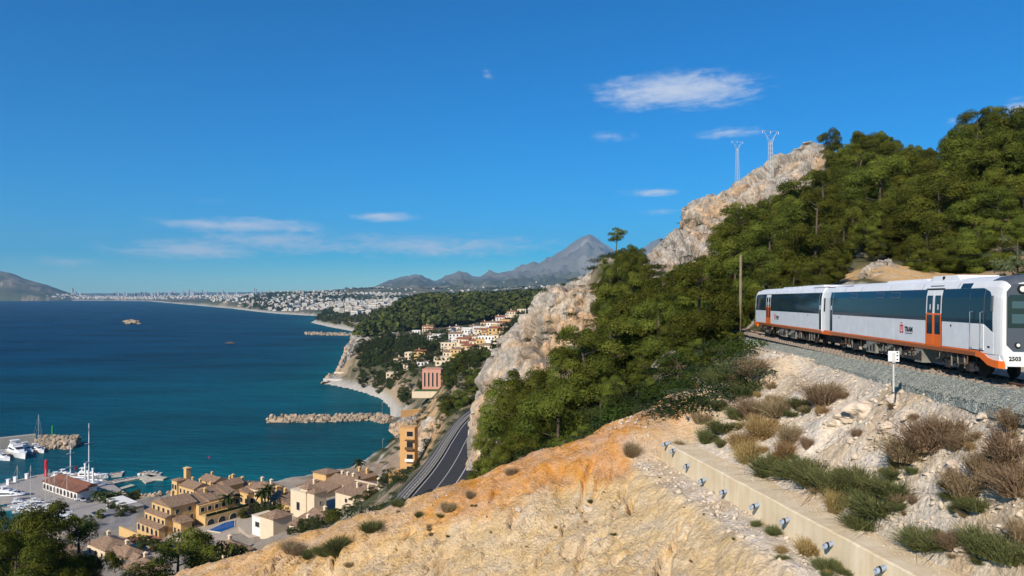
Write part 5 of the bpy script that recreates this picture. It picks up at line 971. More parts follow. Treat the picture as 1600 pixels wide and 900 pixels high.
def volume(root, vol, m, rf=None, wins=(), rm=None, rise=None, chim=0, axis='x', ov=0.45):
    x, y, z, W_, D_, H_ = vol; b = MB(); b.box(x, x+W_, y, y+D_, z-6 if z < 0.5 else z, z+H_); b.build('wall', m, root)
    r = roof(root, vol, rf, rm, rise, ov, axis) if rf else None
    for w_ in wins:
        f, n, z0, ww, hh, *a = w_; ln = W_ if f in 'fb' else D_
        for k in range(n): put_window(root, f, vol, ln*(k+0.5)/n, z0, ww, hh, bool(a and a[0]))
    for k in range(chim):
        c = MB(); cx, cy_ = x+W_*(0.25+0.5*k/max(1, chim-1) if chim > 1 else 0.3), y+D_*0.6; top = z+H_+ (rise if rise is not None else 0.2*min(W_, D_)) + 1.3
        c.box(cx-0.45, cx+0.45, cy_-0.45, cy_+0.45, z+H_-0.3, top-0.35); c.box(cx-0.6, cx+0.6, cy_-0.6, cy_+0.6, top-0.35, top-0.2); c.add([(cx-0.5,cy_-0.5,top-0.2),(cx+0.5,cy_-0.5,top-0.2),(cx+0.5,cy_+0.5,top-0.2),(cx-0.5,cy_+0.5,top-0.2),(cx,cy_,top+0.35)], [(0,1,4),(1,2,4),(2,3,4),(3,0,4)]); c.build('chimney', m, r or root)
TH = R(-37)
def bld(px, py, z, label, rz=TH, name='apartment_building', group=None, cat='building'):
    x, y = sea(px, py, z); return empty(name, (x, y, z), rz, label, cat, group)
# ---- main ochre apartment house with stepped terraces (corner towards the camera)
t = bld(248, 842, 7, 'ochre stepped apartment house with three terrace levels beside the plaza')
volume(t, (-15,0,0,15,3.2,3.2), YEL, None, [('f',5,0.5,1.5,2.2,True)]); volume(t, (-14,2.2,0,14,3.5,6.4), YEL, None, [('f',5,3.7,1.4,1.7)]); volume(t, (-13,4.2,0,13,9,9.4), YEL, 'gable', [('f',4,6.9,1.4,1.6),('r',3,0.9,1.2,1.6),('r',3,4.0,1.2,1.6),('r',2,6.9,1.2,1.4)], None, 2.0, 1, 'y')
for (y0, z0, x0) in ((-0.4, 3.25, -15.3), (1.9, 6.45, -14.3)):
    b = MB(); b.add([(x0,y0,z0),(0.3,y0,z0),(0.3,y0+2.6,z0+0.75),(x0,y0+2.6,z0+0.75),(x0,y0,z0-0.2),(0.3,y0,z0-0.2),(0.3,y0+2.6,z0-0.2),(x0,y0+2.6,z0-0.2)], [(0,1,2,3),(7,6,5,4),(4,5,1,0),(5,6,2,1),(6,7,3,2),(7,4,0,3)]); b.build('terrace_roof', TILE, t)
volume(t, (0.02,5,0,5,4,4.8), YEL, 'shedr', [('f',2,0.8,1.2,2)], None, 1.2); volume(t, (-1,13.2,0,7,17,5.0), YEL, None, [('r',4,0.6,2.8,3.4,True)]); volume(t, (-4,13.22,0,6,16,8.2), YEL, None, [('r',6,6.0,1.4,1.5)])
for k in range(4): volume(t, (-8,13.3+k*4.1,0,9,3.9,8.4+0.5*(k % 2)), YEL, 'shedr', [], None, 1.9, 1 if k in (1, 4) else 0, 'x', 0.1)
b = MB(); b.box(-19,1.5,-4.2,-3.7,-4,1.6); b.build('garden_wall', YEL, t)
for k in range(4): b = MB(); b.box(5.0,5.9,14+k*4.1,17.6+k*4.1,5.0,5.8); b.build('planter_hedge', DPINE, t)
# ---- upper ochre block behind it
t = bld(288, 792, 7, 'ochre apartment house with square tower behind the stepped one'); t.scale = (0.78, 0.78, 0.85)
volume(t, (-12,0,0,5,5,10.5), YEL, 'hip', [('f',2,6.6,1.6,2.2),('l',2,6.6,1.6,2.2)], None, 0.9); volume(t, (-7,1,0,14,9,8.6), YEL, 'gable', [('f',4,5.4,1.5,2.0),('r',3,5,1.2,1.7)], None, 2.0, 2); volume(t, (-11.5,6,0,2.4,2.4,15), YEL, 'hip', [], YEL, 0.6); volume(t, (7.02,3,0,9,9,8.2), YEL, 'gable', [('f',3,5,1.4,1.8),('r',3,4,1.2,1.7)], None, 1.8, 1, 'y'); volume(t, (-4,10.02,0,13,8,10), YEL, 'gable', [], None, 2.0, 1); volume(t, (9.02,12.1,0,9,9,9.5), YEL, 'gable', [('r',3,5,1.3,1.8)], None, 1.8, 1, 'y')
# ---- seaward courtyard houses with chimneys
for (px, py, lab, w_, fl) in [(352,785,'tiled house with chimneys between palms near the shore',13,0),(398,790,'courtyard house with hipped roof and tall chimneys beside palms',12,1),(420,806,'low ochre house with shaded porch behind the palms',10,0)]:
    t = bld(px, py, 7, lab, TH, 'courtyard_house'); volume(t, (-w_/2,0,0,w_,9,6.4), CRM if fl else YEL, 'hip', [('f',4,0.6,1.4,2.0,True),('f',4,3.6,1.2,1.5),('r',3,3.6,1.2,1.5),('r',3,0.6,1.3,2.0,True)], None, 1.9, 2); volume(t, (w_/2+0.02,2,0,6,6,5.2), YEL, 'shedr', [('f',2,1,1.3,2,True),('r',2,1,1.3,2,True)], None, 1.2, 1); volume(t, (-w_/2-5.02,1,0,5,8,5.6), YEL, 'gable', [('f',2,0.8,1.3,2,True)], None, 1.2, 0)
# ---- white tower block and tiled wings
t = bld(478, 812, 12, 'cream tower house with plain wall and small hipped roof', TH); t.scale = (0.85, 0.85, 0.85); volume(t, (-10,0,0,10,7,10.5), CRM, 'flat', [('f',1,3.0,2.0,3.2)], CRM); volume(t, (-5,1.2,10.76,4.6,4.6,0.9), CRM, 'hip', [], None, 1.5); volume(t, (0.02,0.5,0,4.6,6,10.9), CRM, 'hip', [('r',1,6,1,1.4)], None, 1.6)
t = bld(430, 842, 12, 'cream house with hipped roof beside the blue pool', TH, 'pool_house'); volume(t, (-8,0,0,7,7,5.8), CRM, 'hip', [('l',1,2.4,1.2,1.4)], None, 1.8); volume(t, (-14,1,0,5.98,6,4.6), WHT, 'flat', [('f',1,1.4,2.2,1.6)], CRM)
t = bld(480, 848, 13, 'long low tiled wing running below the cream tower', TH, 'tiled_wing'); volume(t, (-9,0,0,16,6,4.0), CRM, 'shed', [], None, 1.8, 1); volume(t, (-9,6.05,0,19,7,5.0), CRM, 'gable', [], None, 1.8, 2); volume(t, (7.05,-0.5,0,8,6.4,3.4), CRM, 'gable', [], None, 1.4, 1)
t = bld(566, 800, 17, 'large tiled roof complex with cream ridge walls below the coast road', TH, 'tiled_complex'); t.scale = (0.85, 0.85, 0.8); volume(t, (-16,0,0,26,10,5.6), CRM, 'shed', [('f',2,2.2,1.4,1.6)], None, 2.6, 3, 'x', 0.5); volume(t, (-16,10.05,0,26,0.9,8.6), CRM, None); volume(t, (-14,11,0,22,9,5.8), CRM, 'shedb', [], None, 2.2, 2)
t = bld(512, 778, 10, 'ochre house with chimneys at the head of the beach', TH, 'beach_house'); volume(t, (-9,0,0,8,7,8.8), YEL, 'hip', [('f',1,4.6,1.2,1.4)], None, 1.0); volume(t, (-0.95,0,0,13,9,6.6), CRM, 'gable', [('f',3,3,1.3,1.7)], None, 2.0, 3); volume(t, (1,9.05,0,9,7,6.9), YEL, 'gable', [], None, 1.9, 2, 'y'); volume(t, (-9,-8,0,17,7.9,4.6), CRM, 'shed', [], None, 1.6, 1)
# ---- low tiled houses at the bottom left
for px, py, z, lab, s_ in [(150,872,8,'low red tiled house between the dark pines',1.0),(205,912,9,'hipped brown roof house at the bottom edge',1.1),(345,880,11,'tiled pavilion roofs beside the pool terrace',0.9),(70,880,9,'small tiled house half hidden by the corner pines',1.0),(185,885,8,'tiled garden building beside the terracotta terrace',0.7)]:
    t = bld(px, py, z, lab, TH, 'tiled_house'); volume(t, (-6*s_,0,0,12*s_,8*s_,3.4), CRM, 'hip', [('f',3,0.7,1.2,1.6),('r',2,0.7,1.2,1.6)], None, 2.0, 1); volume(t, (6*s_+0.02,1,0,5*s_,5*s_,3.0), CRM, 'gable', [('f',1,0.7,1.2,1.6)], None, 1.2)
# ---- pools, plaza and terraces
def slabpoly(name, pts, z, m, th=0.4, par=None): b = MB(); b.prism([sea(px, py, z) for px, py in pts], z-th, z); return b.build(name, m, par)
kind(slabpoly('plaza_paving', [(262,836),(300,846),(365,842),(430,815),(425,800),(345,808)], 9.0, PAV, 8), 'structure')
def pool(name, pts, z, m, lab):
    t = empty(name, (0,0,0), 0, lab, 'pool'); slabpoly('rim', [(px + (px-sum(p[0] for p in pts)/len(pts))*0.10, py + (py-sum(p[1] for p in pts)/len(pts))*0.14) for px, py in pts], z+0.10, CRM, 1.5, t); slabpoly('water', pts, z+0.16, m, 0.3, t)
pool('swimming_pool', [(326,828),(345,831),(366,823),(366,813),(352,816)], 9.1, POOL, 'bright blue swimming pool beside the ochre apartment house')
kind(slabpoly('terracotta_terrace', [(170,842),(240,836),(275,850),(262,862),(225,888),(150,880)], 7.6, TERR, 6), 'structure')
pool('dark_pool', [(192,856),(215,848),(232,855),(214,866)], 7.7, POOLD, 'dark blue pool on the shaded terracotta terrace')
kind(slabpoly('upper_terrace', [(395,842),(430,836),(440,826),(400,815),(372,822)], 10.5, PAV, 7), 'structure')
# ---- orange apartment block by the beach
x, y = sea(636, 741, 15); t = empty('orange_building', (x, y, 15), R(-8), 'narrow orange apartment block with balconies above the beach', 'building')
volume(t, (-3.0,0,0,6.2,5,19.0), ORR, 'flat', [], ORR)
for z in (1.2, 6.2, 11.0, 15.6): put_window(t, 'f', (-3.0,0,0,6.2,5,19), 4.2, z, 2.6, 2.0); put_window(t, 'l', (-3.0,0,0,6.2,5,19), 2.5, z, 1.6, 1.8)
for z, m in ((5.6, WHT), (10.4, WOOD)): b = MB(); b.box(-0.6,3.1,-1.4,-0.02,z-0.2,z); b.box(-0.6,3.1,-1.4,-1.28,z,z+1.0); b.build('balcony', m, t)
b = MB(); b.box(-0.6,3.1,-1.8,0,14.1,14.3); b.build('awning', WOOD, t)
x, y = sea(652, 742, 16); t = empty('low_orange_house', (x-3, y-4, 16), R(-15), 'low orange house with dark roof terrace beside the apartment block', 'house'); volume(t, (-4,-10,0,8,8,3.6), ORR, 'flat', [('f',2,1,1.2,1.5)], ORR)
# ---- salmon building with tall slots
x, y = sea(682, 606, 24); t = empty('salmon_building', (x, y, 24), R(-6), 'salmon building with tall narrow window slots above a lawn', 'building')
volume(t, (-10,0,0,13,12,12.5), PNK, 'flat', [], PNK); volume(t, (3.02,0.6,0,8,10,8.6), PNK, 'flat', [], PNK)
for u in (1.8, 4.6, 7.4, 10.4): put_window(t, 'f', (-10,0,0,13,12,12.5), u, 0.8, 1.1, 9.6)
for u in (2.2, 5.4): put_window(t, 'f', (3.02,0.6,0,8,10,8.6), u, 0.8, 1.1, 6)
LAWN = mat('lawn', (0.06, 0.11, 0.025), 0.95, 0.2, 0.5); b = MB(); b.box(-14,10,-13,-1,-4,-0.8); lo = b.build('lawn', LAWN); lo.location = t.location; kind(lo, 'structure')
b = MB(); b.box(-15,11.5,-14,-13.01,-5,-0.6); b.box(10.01,11.5,-13,-4,-5,-0.6); b.box(-15,-14.01,-13,-4,-5,-0.6); o = b.build('terrace_wall', CRM); o.location = t.location; tag(o, 'cream retaining wall round the lawn below the salmon building', 'wall')
# ---- promenade
pr = [sea(*p) for p in [(505,598),(545,600),(585,610),(612,626),(622,645),(618,662)]]; pr2 = [sea(px+16, py-4) for px, py in [(505,598),(545,600),(585,610),(612,626),(626,645),(628,660)]]
b = MB(); b.prism(pr + pr2[::-1], -1, 4.2); kind(b.build('promenade', mat('promenade_paving', (0.50, 0.47, 0.42), 0.9, 0.12, 0.3)), 'structure')
b = MB(); pw = [sea(px+17, py-4) for px, py in [(505,598),(545,600),(585,610),(612,626),(630,645)]]; b.prism(pw + [(x+1.2, y+1) for x, y in pw[::-1]], 0, 8.5); o = b.build('promenade_wall', CRM); tag(o, 'curved cream wall along the inland side of the beach promenade', 'wall')
b = MB(); pw = [W(626,650,470)[:2], W(655,645,476)[:2], W(684,640,484)[:2]]; b.prism([(x, y) for x, y in pw] + [(x, y+3) for x, y in pw[::-1]], 7, 13.5); o = b.build('quay_wall', ORR); tag(o, 'orange retaining wall above the rocks at the promenade bend', 'wall')
for k, (px, py) in enumerate([(581,602),(613,636),(597,648),(598,712)]):
    x, y = sea(px, py, 4); o = MB().tube([(0,0,-3),(0,0,8.5),(0.8,0,9)], [0.13,0.09,0.07], 5).build('street_lamp', GALV); o.location = (x, y, 4); tag(o, ['tall street lamp at the start of the promenade','street lamp on the promenade bend','street lamp at the root of the rock groyne','street lamp above the near beach'][k], 'lamp', 'promenade lamps')
# ---- hillside villas
def simple_house(seed):
    rs = np.random.RandomState(seed); b = MB(); w_, d_, h = rs.uniform(9, 15), rs.uniform(8, 11), rs.choice([3.4, 6.4, 6.4, 9.2]); b.cur = 0; b.box(-w_/2, w_/2, 0, d_, -5, h); b.box(-w_/2+rs.uniform(0, 3), w_/2-rs.uniform(1, 4), -3, 0, -5, h-2.9); r = seed % 3
    return w_, d_, h, r
VM = [WHT, WHT, CRM, CRM, YEL]
def villa(px, d, k, m, label, group, rz=None):
    x = (px-CX)/F*d; z = hz(x, d, False); t = empty('villa', (x, d, z), R(rnd.uniform(-38, 10)) if rz is None else rz, label, 'house', group); w_, d_, h, r = simple_house(k)
    volume(t, (-w_/2,0,0,w_,d_,h), m, ['flat','hip','gable'][r], [('f', int(w_//3), zz, 1.5, 1.7, rnd.random() < 0.3) for zz in np.arange(0.8, h-2, 2.9)] + [('l',2,0.8,1.4,1.7)], m if r == 0 else rnd.choice([TILE, TILR, TILE]), 1.5, 1 if r else 0); volume(t, (-w_*0.3,-3.5,0,w_*0.62,3.48,max(2.6, h-3.1)), m, 'flat', [('f',2,0.5,2.0,1.9,True)], m)
k = 0
rows = [(668,800,8,0),(688,560,600,0)]
VL = [(735,575,WHT),(742,590,WHT),(722,600,WHT),(757,600,CRM),(700,640,CRM),(690,620,CRM),(712,625,YEL),(733,640,YEL),(752,650,YEL),(770,640,CRM),(728,670,CRM),(745,690,CRM),(765,680,YEL),(785,680,CRM),(700,690,CRM),(715,710,WHT),(760,720,YEL),(778,730,YEL),(795,720,CRM),(735,740,WHT),(690,760,WHT),(705,780,WHT),(722,800,CRM),(750,790,WHT),(770,790,WHT),(675,800,WHT),(660,820,WHT),(640,840,WHT),(625,830,WHT),(692,850,CRM),(712,860,WHT),(740,850,CRM),(640,700,CRM),(622,690,CRM),(655,690,YEL),(615,640,CRM),(640,650,CRM),(660,640,WHT),(805,880,WHT),(790,920,WHT),(780,950,CRM),(815,930,CRM),(830,960,WHT),(668,880,CRM),(612,900,WHT),(600,870,CRM),(748,615,WHT),(765,620,WHT),(780,615,CRM),(742,660,CRM),(757,668,WHT),(775,660,YEL),(722,690,CRM),(790,700,YEL),(738,705,CRM),(752,750,CRM),(728,770,WHT),(790,760,WHT),(712,755,WHT),(682,780,WHT),(668,845,CRM),(700,820,WHT),(730,820,WHT),(758,830,CRM),(782,850,WHT),(650,870,WHT),(800,840,CRM)]
for px, d, m in VL:
    k += 1; c = 'white' if m is WHT else 'cream' if m is CRM else 'ochre'; pos = 'nearest the salmon building' if d < 630 else 'in the middle of the villa slope' if d < 760 else 'on the upper villa slope below the wooded hill'
    villa(px, d, k, m, c+' villa with dark windows '+pos, c+' villas '+pos)
# ================================================================== WOODS AND TREES OF THE MIDDLE DISTANCE
def trees_at(spots, label, group, hr, vs, name='pine_tree'):
    for px, d in spots:
        x = (px-CX)/F*d; z = hz(x, d, False)
        if z < 1: continue
        v = rnd.choice(vs); H = rnd.uniform(*hr); s = H/v[2]; tree(v, x, d, z, s*rnd.uniform(1.0, 1.35), label, group, None, name, s)
rr = lambda a, b: rnd.uniform(a, b)
trees_at([(rr(560,700), rr(700,830)) for _ in range(105)], 'dark evergreen in the grove on the headland above the cove', 'trees on the headland', (8, 13), DV, 'evergreen_tree')
trees_at([(rr(555,640), rr(610,690)) for _ in range(26)], 'dark evergreen on the slope above the promenade', 'trees above the promenade', (6, 9), DV, 'evergreen_tree')
trees_at([(rr(700,760), rr(430,520)) for _ in range(26)] + [(rr(690,735), rr(400,440)) for _ in range(8)], 'green pine between the salmon building and the cliff', 'pines beside the salmon building', (8, 12), PV[:3]+DV)
trees_at([(rr(548,610), rr(640,820)) for _ in range(46)], 'dark evergreen near the edge of the sea cliff', 'trees near the sea cliff', (5, 9), DV, 'evergreen_tree')
trees_at([(rr(700,748), rr(300,430)) for _ in range(34)], 'green pine on the bank above the coast road bend', 'pines above the road bend', (5, 9), PV[:3]+DV, 'evergreen_tree')
trees_at([(rr(620,680), rr(520,600)) for _ in range(14)], 'dark tree left of the salmon building', 'trees left of the salmon building', (6, 10), DV, 'evergreen_tree')
trees_at([(rr(600,700), rr(600,720)) for _ in range(30)], 'dark evergreen between the grove and the salmon building', 'trees between grove and salmon building', (6, 10), DV, 'evergreen_tree')
trees_at([(rr(690,830), rr(600,900)) for _ in range(60)], 'garden tree among the hillside villas', 'garden trees between villas', (4, 7), DV, 'garden_tree')
trees_at([(rr(770,840), rr(520,760)) for _ in range(18)], 'dark pine left of the cliff shoulder', 'pines left of the cliff', (7, 11), DV, 'evergreen_tree')
trees_at([(rr(640,720), rr(300,400)) for _ in range(14)], 'low dark bush on the orange bank above the beach', 'bushes above the beach', (2.5, 4), DV, 'bush_tree')
FARF = foliage('far_wood_leaf', (0.022, 0.034, 0.011), (0.115, 0.120, 0.030), 0.1, 0.1)  # pale end of the mix paints sunlit crowns into the leaf colour
# far wood: a mass of crowns
def far_wood(name, n, pxr, dr, hr, seed, m, cond=None):
    rs = np.random.RandomState(seed); px = rs.uniform(*pxr, n*3); d = np.exp(rs.uniform(math.log(dr[0]), math.log(dr[1]), n*3)); x = (px-CX)/F*d; z = height(x, d, False); ok = z > 5
    if cond is not None: ok &= cond(px, d, z, x)
    x, d, z = x[ok][:n], d[ok][:n], z[ok][:n]; n = len(x); H = rs.uniform(*hr, n); k = 46; dv = rs.randn(n, k, 3); dv /= np.linalg.norm(dv, axis=2, keepdims=True); dv[..., 2] = np.abs(dv[..., 2])*1.0
    lob = 1+0.35*np.sin(dv[..., 0:1]*5+rs.rand(n, 1, 1)*6)*np.cos(dv[..., 1:2]*4+rs.rand(n, 1, 1)*6); P = np.stack([x, d, z+H*0.35], 1)[:, None, :] + dv*lob*np.stack([H*0.45, H*0.45, H*0.62], 1)[:, None, :]
    nn = dv+0.6*rs.randn(n, k, 3); nn /= np.linalg.norm(nn, axis=2, keepdims=True); t = np.cross(nn, rs.randn(n, k, 3)); t /= np.linalg.norm(t, axis=2, keepdims=True); b = np.cross(nn, t); Z = (H*0.20)[:, None, None]*(0.6+0.8*rs.rand(n, k, 1))
    V = np.stack([P-t*Z, P-b*Z*0.7, P+t*Z, P+b*Z*0.7], 2).reshape(-1, 3); S = np.repeat(np.clip(rs.rand(n, 1)*0.7+0.3*rs.rand(n, k), 0, 1).ravel(), 4)
    o = bpy.data.objects.new(name, npmesh(name, V, np.arange(len(V)).reshape(-1, 4), m, False, {'shade': S})); link(o); kind(o, 'stuff'); o['label'] = 'dense pine wood covering the low hill beyond the villas' if seed == 1 else 'scattered far trees across the coastal plain'; return o
far_wood('pine_forest', 1700, (560, 880), (960, 1500), (11, 18), 1, FARF); far_wood('pine_forest', 500, (485, 640), (1500, 2200), (8, 12), 3, FARF)
far_wood('plain_trees', 3600, (380, 1000), (1900, 6500), (7, 15), 2, DPINE, lambda px, d, z, x: fbm(x/380, d/380, o=3, s=91) > -0.05)
# ================================================================== TOWNS ROUND THE BAY
def town_mesh(n, sel, seed, name, cond):
    pass
HM = []
for k in range(8):
    b = MB(); rs_ = random.Random(k); w_, d_, h = rs_.uniform(9, 20), rs_.uniform(9, 14), rs_.choice([5, 7, 9, 14]); b.box(-w_/2, w_/2, -d_/2, d_/2, -4, h); b.cur = 1
    if k % 2: b.add([(-w_/2-.4,-d_/2-.4,h+.01),(w_/2+.4,-d_/2-.4,h+.01),(w_/2+.4,d_/2+.4,h+.01),(-w_/2-.4,d_/2+.4,h+.01),(-w_/4,0,h+2),(w_/4,0,h+2)], [(0,1,5,4),(1,2,5),(2,3,4,5),(3,0,4),(3,2,1,0)])
    else: b.box(-w_/2+1, w_/2-1, -d_/2+1, d_/2-1, h+.01, h+.8)
    for q in range(int(w_//3)):
        for zz in np.arange(1.0, h-1.5, 3): X = -w_/2+1.5+q*3; b.cur = 2; b.add([(X-.8,-d_/2-.03,zz),(X+.8,-d_/2-.03,zz),(X+.8,-d_/2-.03,zz+1.6),(X-.8,-d_/2-.03,zz+1.6)], [(0,1,2,3)])
    HM.append((b, [[mat('town_white', (0.62, 0.59, 0.54), 0.9), TILE, WIN], [mat('town_cream', (0.50, 0.43, 0.33), 0.9), TILE, WIN], [mat('town_white', (0.62, 0.59, 0.54), 0.9), mat('town_white', (0.62, 0.59, 0.54), 0.9), WIN]][k % 3]))
HMM = [b.mesh('town_house', ms) for b, ms in HM]
def town(n, pxr, dr, label, group, seed, cond=lambda px, d, z: True, sc_=1.0):
    rs = np.random.RandomState(seed); px = rs.uniform(*pxr, n*8); d = np.exp(rs.uniform(math.log(dr[0]), math.log(dr[1]), n*8)); x = (px-CX)/F*d; z = height(x, d, True); sd = shore_sd(x, d); c = 0
    dens = fbm(x/300, d/300, o=3, s=seed)
    for i in range(len(px)):
        if c >= n: break
        if sd[i] < 25 or z[i] < 1.2 or dens[i] < -0.1 or not cond(px[i], d[i], z[i]): continue
        o = bpy.data.objects.new('town_house', HMM[rs.randint(8)]); link(o); o.location = (x[i], d[i], z[i]); o.rotation_euler = (0, 0, rs.uniform(-0.9, 0.5)); s = sc_*rs.uniform(0.8, 1.4); o.scale = (s, s, s); tag(o, label, 'house', group); c += 1
def town_mass(name, n, pxr, dr, seed, cond, label, sc_=1.0):
    rs = np.random.RandomState(seed); px = rs.uniform(*pxr, n*7); d = np.exp(rs.uniform(math.log(dr[0]), math.log(dr[1]), n*7)); x = (px-CX)/F*d; z = height(x, d, True); sd = shore_sd(x, d); dens = fbm(x/350, d/350, o=3, s=seed)
    ok = (sd > 25) & (z > 1) & (dens > -0.15) & cond(px, d, z); x, d, z = x[ok][:n], d[ok][:n], z[ok][:n]; V = []; Q = []; m = []; b = MB()
    for i in range(len(x)):
        w_, h = rs.uniform(6, 11)*sc_, rs.choice([5, 7, 10, 14])*sc_; a = rs.uniform(-0.9, 0.5); ca, sa = math.cos(a), math.sin(a); b.cur = rs.choice([0, 0, 1]); c = [(-w_,-w_*.6),(w_,-w_*.6),(w_,w_*.6),(-w_,w_*.6)]; c = [(x[i]+p*ca-q*sa, d[i]+p*sa+q*ca) for p, q in c]
        b.add([(p, q, z[i]-4) for p, q in c] + [(p, q, z[i]+h) for p, q in c], [(0,1,5,4),(1,2,6,5),(2,3,7,6),(3,0,4,7)]); b.cur = b.cur if rs.rand() < 0.5 else 2; b.add([(p, q, z[i]+h) for p, q in c], [(0,1,2,3)])
    o = b.build(name, [mat('far_white_wall', (0.58, 0.55, 0.50), 0.9), mat('far_cream_wall', (0.46, 0.40, 0.31), 0.9), TILE]); kind(o, 'stuff'); o['label'] = label
town(150, (385, 560), (2750, 5200), 'white town house on the hill above the far bay', 'white houses of the hill town', 7, lambda px, d, z: True, 1.0)
town(80, (545, 660), (1550, 2700), 'pale villa beyond the wooded headland', 'pale villas beyond the headland', 8)
town(30, (470, 600), (1900, 2700), 'white house near the far headland beach', 'houses near the headland beach', 9)
town_mass('far_town', 800, (330, 620), (3000, 7600), 11, lambda px, d, z: (px < 470) | (d < 5600), 'white mass of the hill town beyond the bay', 0.85)
town_mass('far_suburb', 700, (60, 420), (7400, 10500), 12, lambda px, d, z: z < 60, 'white built-up shore at the far end of the bay', 1.2)
town_mass('plain_villages', 420, (480, 1000), (3500, 10500), 13, lambda px, d, z: z < 260, 'scattered white villages on the plain below the mountains', 0.8)
# high-rise skyline
TW = mat('far_tower', (0.36, 0.38, 0.40), 0.8); tw = [(113,447,2.2),(118,453,2.0),(126,456,3)] + [(rr(175,285), rr(453.5,458.5), rr(2,3.6)) for _ in range(34)] + [(rr(285,325), rr(450,457), rr(1.6,3)) for _ in range(14)] + [(295,449,1.8),(315,450,2),(348,451,2),(397,447,1.6),(400,447.5,1.4),(408,452,2),(420,452,2),(355,455,3),(370,455,3),(340,455,2)]
for k, (px, top, w_) in enumerate(tw):
    d = 11800 if px > 140 else 9300; x = (px-CX)/F*d; z = hz(x, d, False); H = max(30, (CAMZ-(top-HY)/F*d-z)*0.72); w2 = w_/F*d/2; b = MB(); b.box(-w2, w2, -12, 12, -20, H); b.box(-w2*0.5, w2*0.5, -6, 6, H+0.01, H+5+10*(k % 3 == 0)); b.box(-w2-2, -w2-0.02, -9, 9, -20, H*0.86)
    o = b.build('tower_block', TW); o.location = (x, d, z); far = 'slim tower block on the headland ridge' if px < 140 else 'grey high-rise of the main skyline cluster across the bay' if px < 286 else 'slim high-rise of the middle skyline cluster' if px < 328 else 'isolated high-rise above the hill town'; tag(o, far, 'tower', far+' group')
# ================================================================== ISLETS, BREAKWATERS, BEACH
RK = mat('sea_rock', (0.26, 0.19, 0.12), 0.95, col2=(0.46, 0.35, 0.23), scale=0.3, bump=0.7, bscale=0.8, bdist=1); BR = [boulder_mesh(700+k, 'rock', mat('breakwater_rock', (0.22, 0.165, 0.11), 0.95, col2=(0.42, 0.34, 0.25), scale=0.6, rand=0.3), 2) for k in range(5)]
def islet(px, py, w_, h, lab, dark=False):
    x, y = sea(px, py); s = w_/F*y/2; me = boulder_mesh(int(px), 'islet', mat('dark_reef', (0.10, 0.075, 0.06), 0.95, 0.2, 0.5) if dark else RK, 4); o = bpy.data.objects.new('islet', me); link(o); o.location = (x, y, -0.5); o.scale = (s, s*0.7, h/F*y); tag(o, lab, 'islet')
islet(207, 506, 36, 8.5, 'ochre rocky islet far out in the bay'); islet(360, 537, 18, 4, 'small dark reef breaking the water in the bay', True)
FO = mat('sea_foam', (0.75, 0.78, 0.80), 0.9)
def breakwater(name, pts, n, r, lab, hgt, seed, core=True):
    rs = random.Random(seed); P = [Vector((*sea(*p), 0)) for p in pts]; t = empty(name, tuple(P[0]), 0, lab, 'breakwater')
    seg = [(a, b, (b-a).length) for a, b in zip(P, P[1:])]; tot_ = sum(s[2] for s in seg)
    b = MB(); rings = []
    for i, p in enumerate(P):
        dv = (P[min(i+1, len(P)-1)]-P[max(i-1, 0)]).normalized(); nv = Vector((-dv.y, dv.x, 0)); q = p-P[0]; ww = hgt*1.9; rings.append([tuple(q+nv*ww+Vector((0,0,-2))), tuple(q+nv*ww*0.35+Vector((0,0,hgt*0.72))), tuple(q-nv*ww*0.35+Vector((0,0,hgt*0.72))), tuple(q-nv*ww+Vector((0,0,-2)))])
    b.loft(rings); b.build('core', RK, t)
    for k in range(n):
        u = rs.random()*tot_
        for a, c, l_ in seg:
            if u <= l_: break
            u -= l_
        p = a+(c-a)*(u/l_); dv = (c-a).normalized(); nv = Vector((-dv.y, dv.x, 0)); v = rs.uniform(-1, 1); z = hgt*(1-abs(v))*1.0-0.2; q = p+nv*v*hgt*1.9-P[0]; o = bpy.data.objects.new('rock', rs.choice(BR)); link(o, t); o.location = (q.x, q.y, z); s = r*rs.uniform(0.7, 1.4); o.scale = (s*1.2, s, s*0.9); o.rotation_euler = (rs.uniform(0, 6), rs.uniform(0, 6), rs.uniform(0, 6))
breakwater('rock_groyne', [(420,658),(470,658),(520,657),(560,655),(590,655),(612,660)], 290, 1.5, 'brown boulder groyne reaching out from the promenade bend', 3.6, 1)
breakwater('harbour_breakwater', [(-160,702),(-60,699),(0,696),(40,694)], 200, 1.2, 'straight outer arm of the marina breakwater at the left edge', 4.4, 2)
breakwater('breakwater_head', [(62,697),(85,697),(105,697),(122,696)], 290, 1.3, 'broad boulder heap at the head of the marina breakwater', 5.6, 3)
breakwater('far_breakwater', [(480,522.5),(505,523.5),(530,524),(558,524)], 90, 3.2, 'low far breakwater of the small harbour beyond the cove', 4, 4)
breakwater('shore_rocks', [(262,776),(300,771),(350,766),(420,762)], 130, 1.3, 'line of shore rocks in front of the seaward houses', 1.8, 5); breakwater('shore_boulders', [(192,782),(225,779),(250,777)], 80, 1.1, 'pale rubble bank beside the floating pontoons', 1.6, 6)
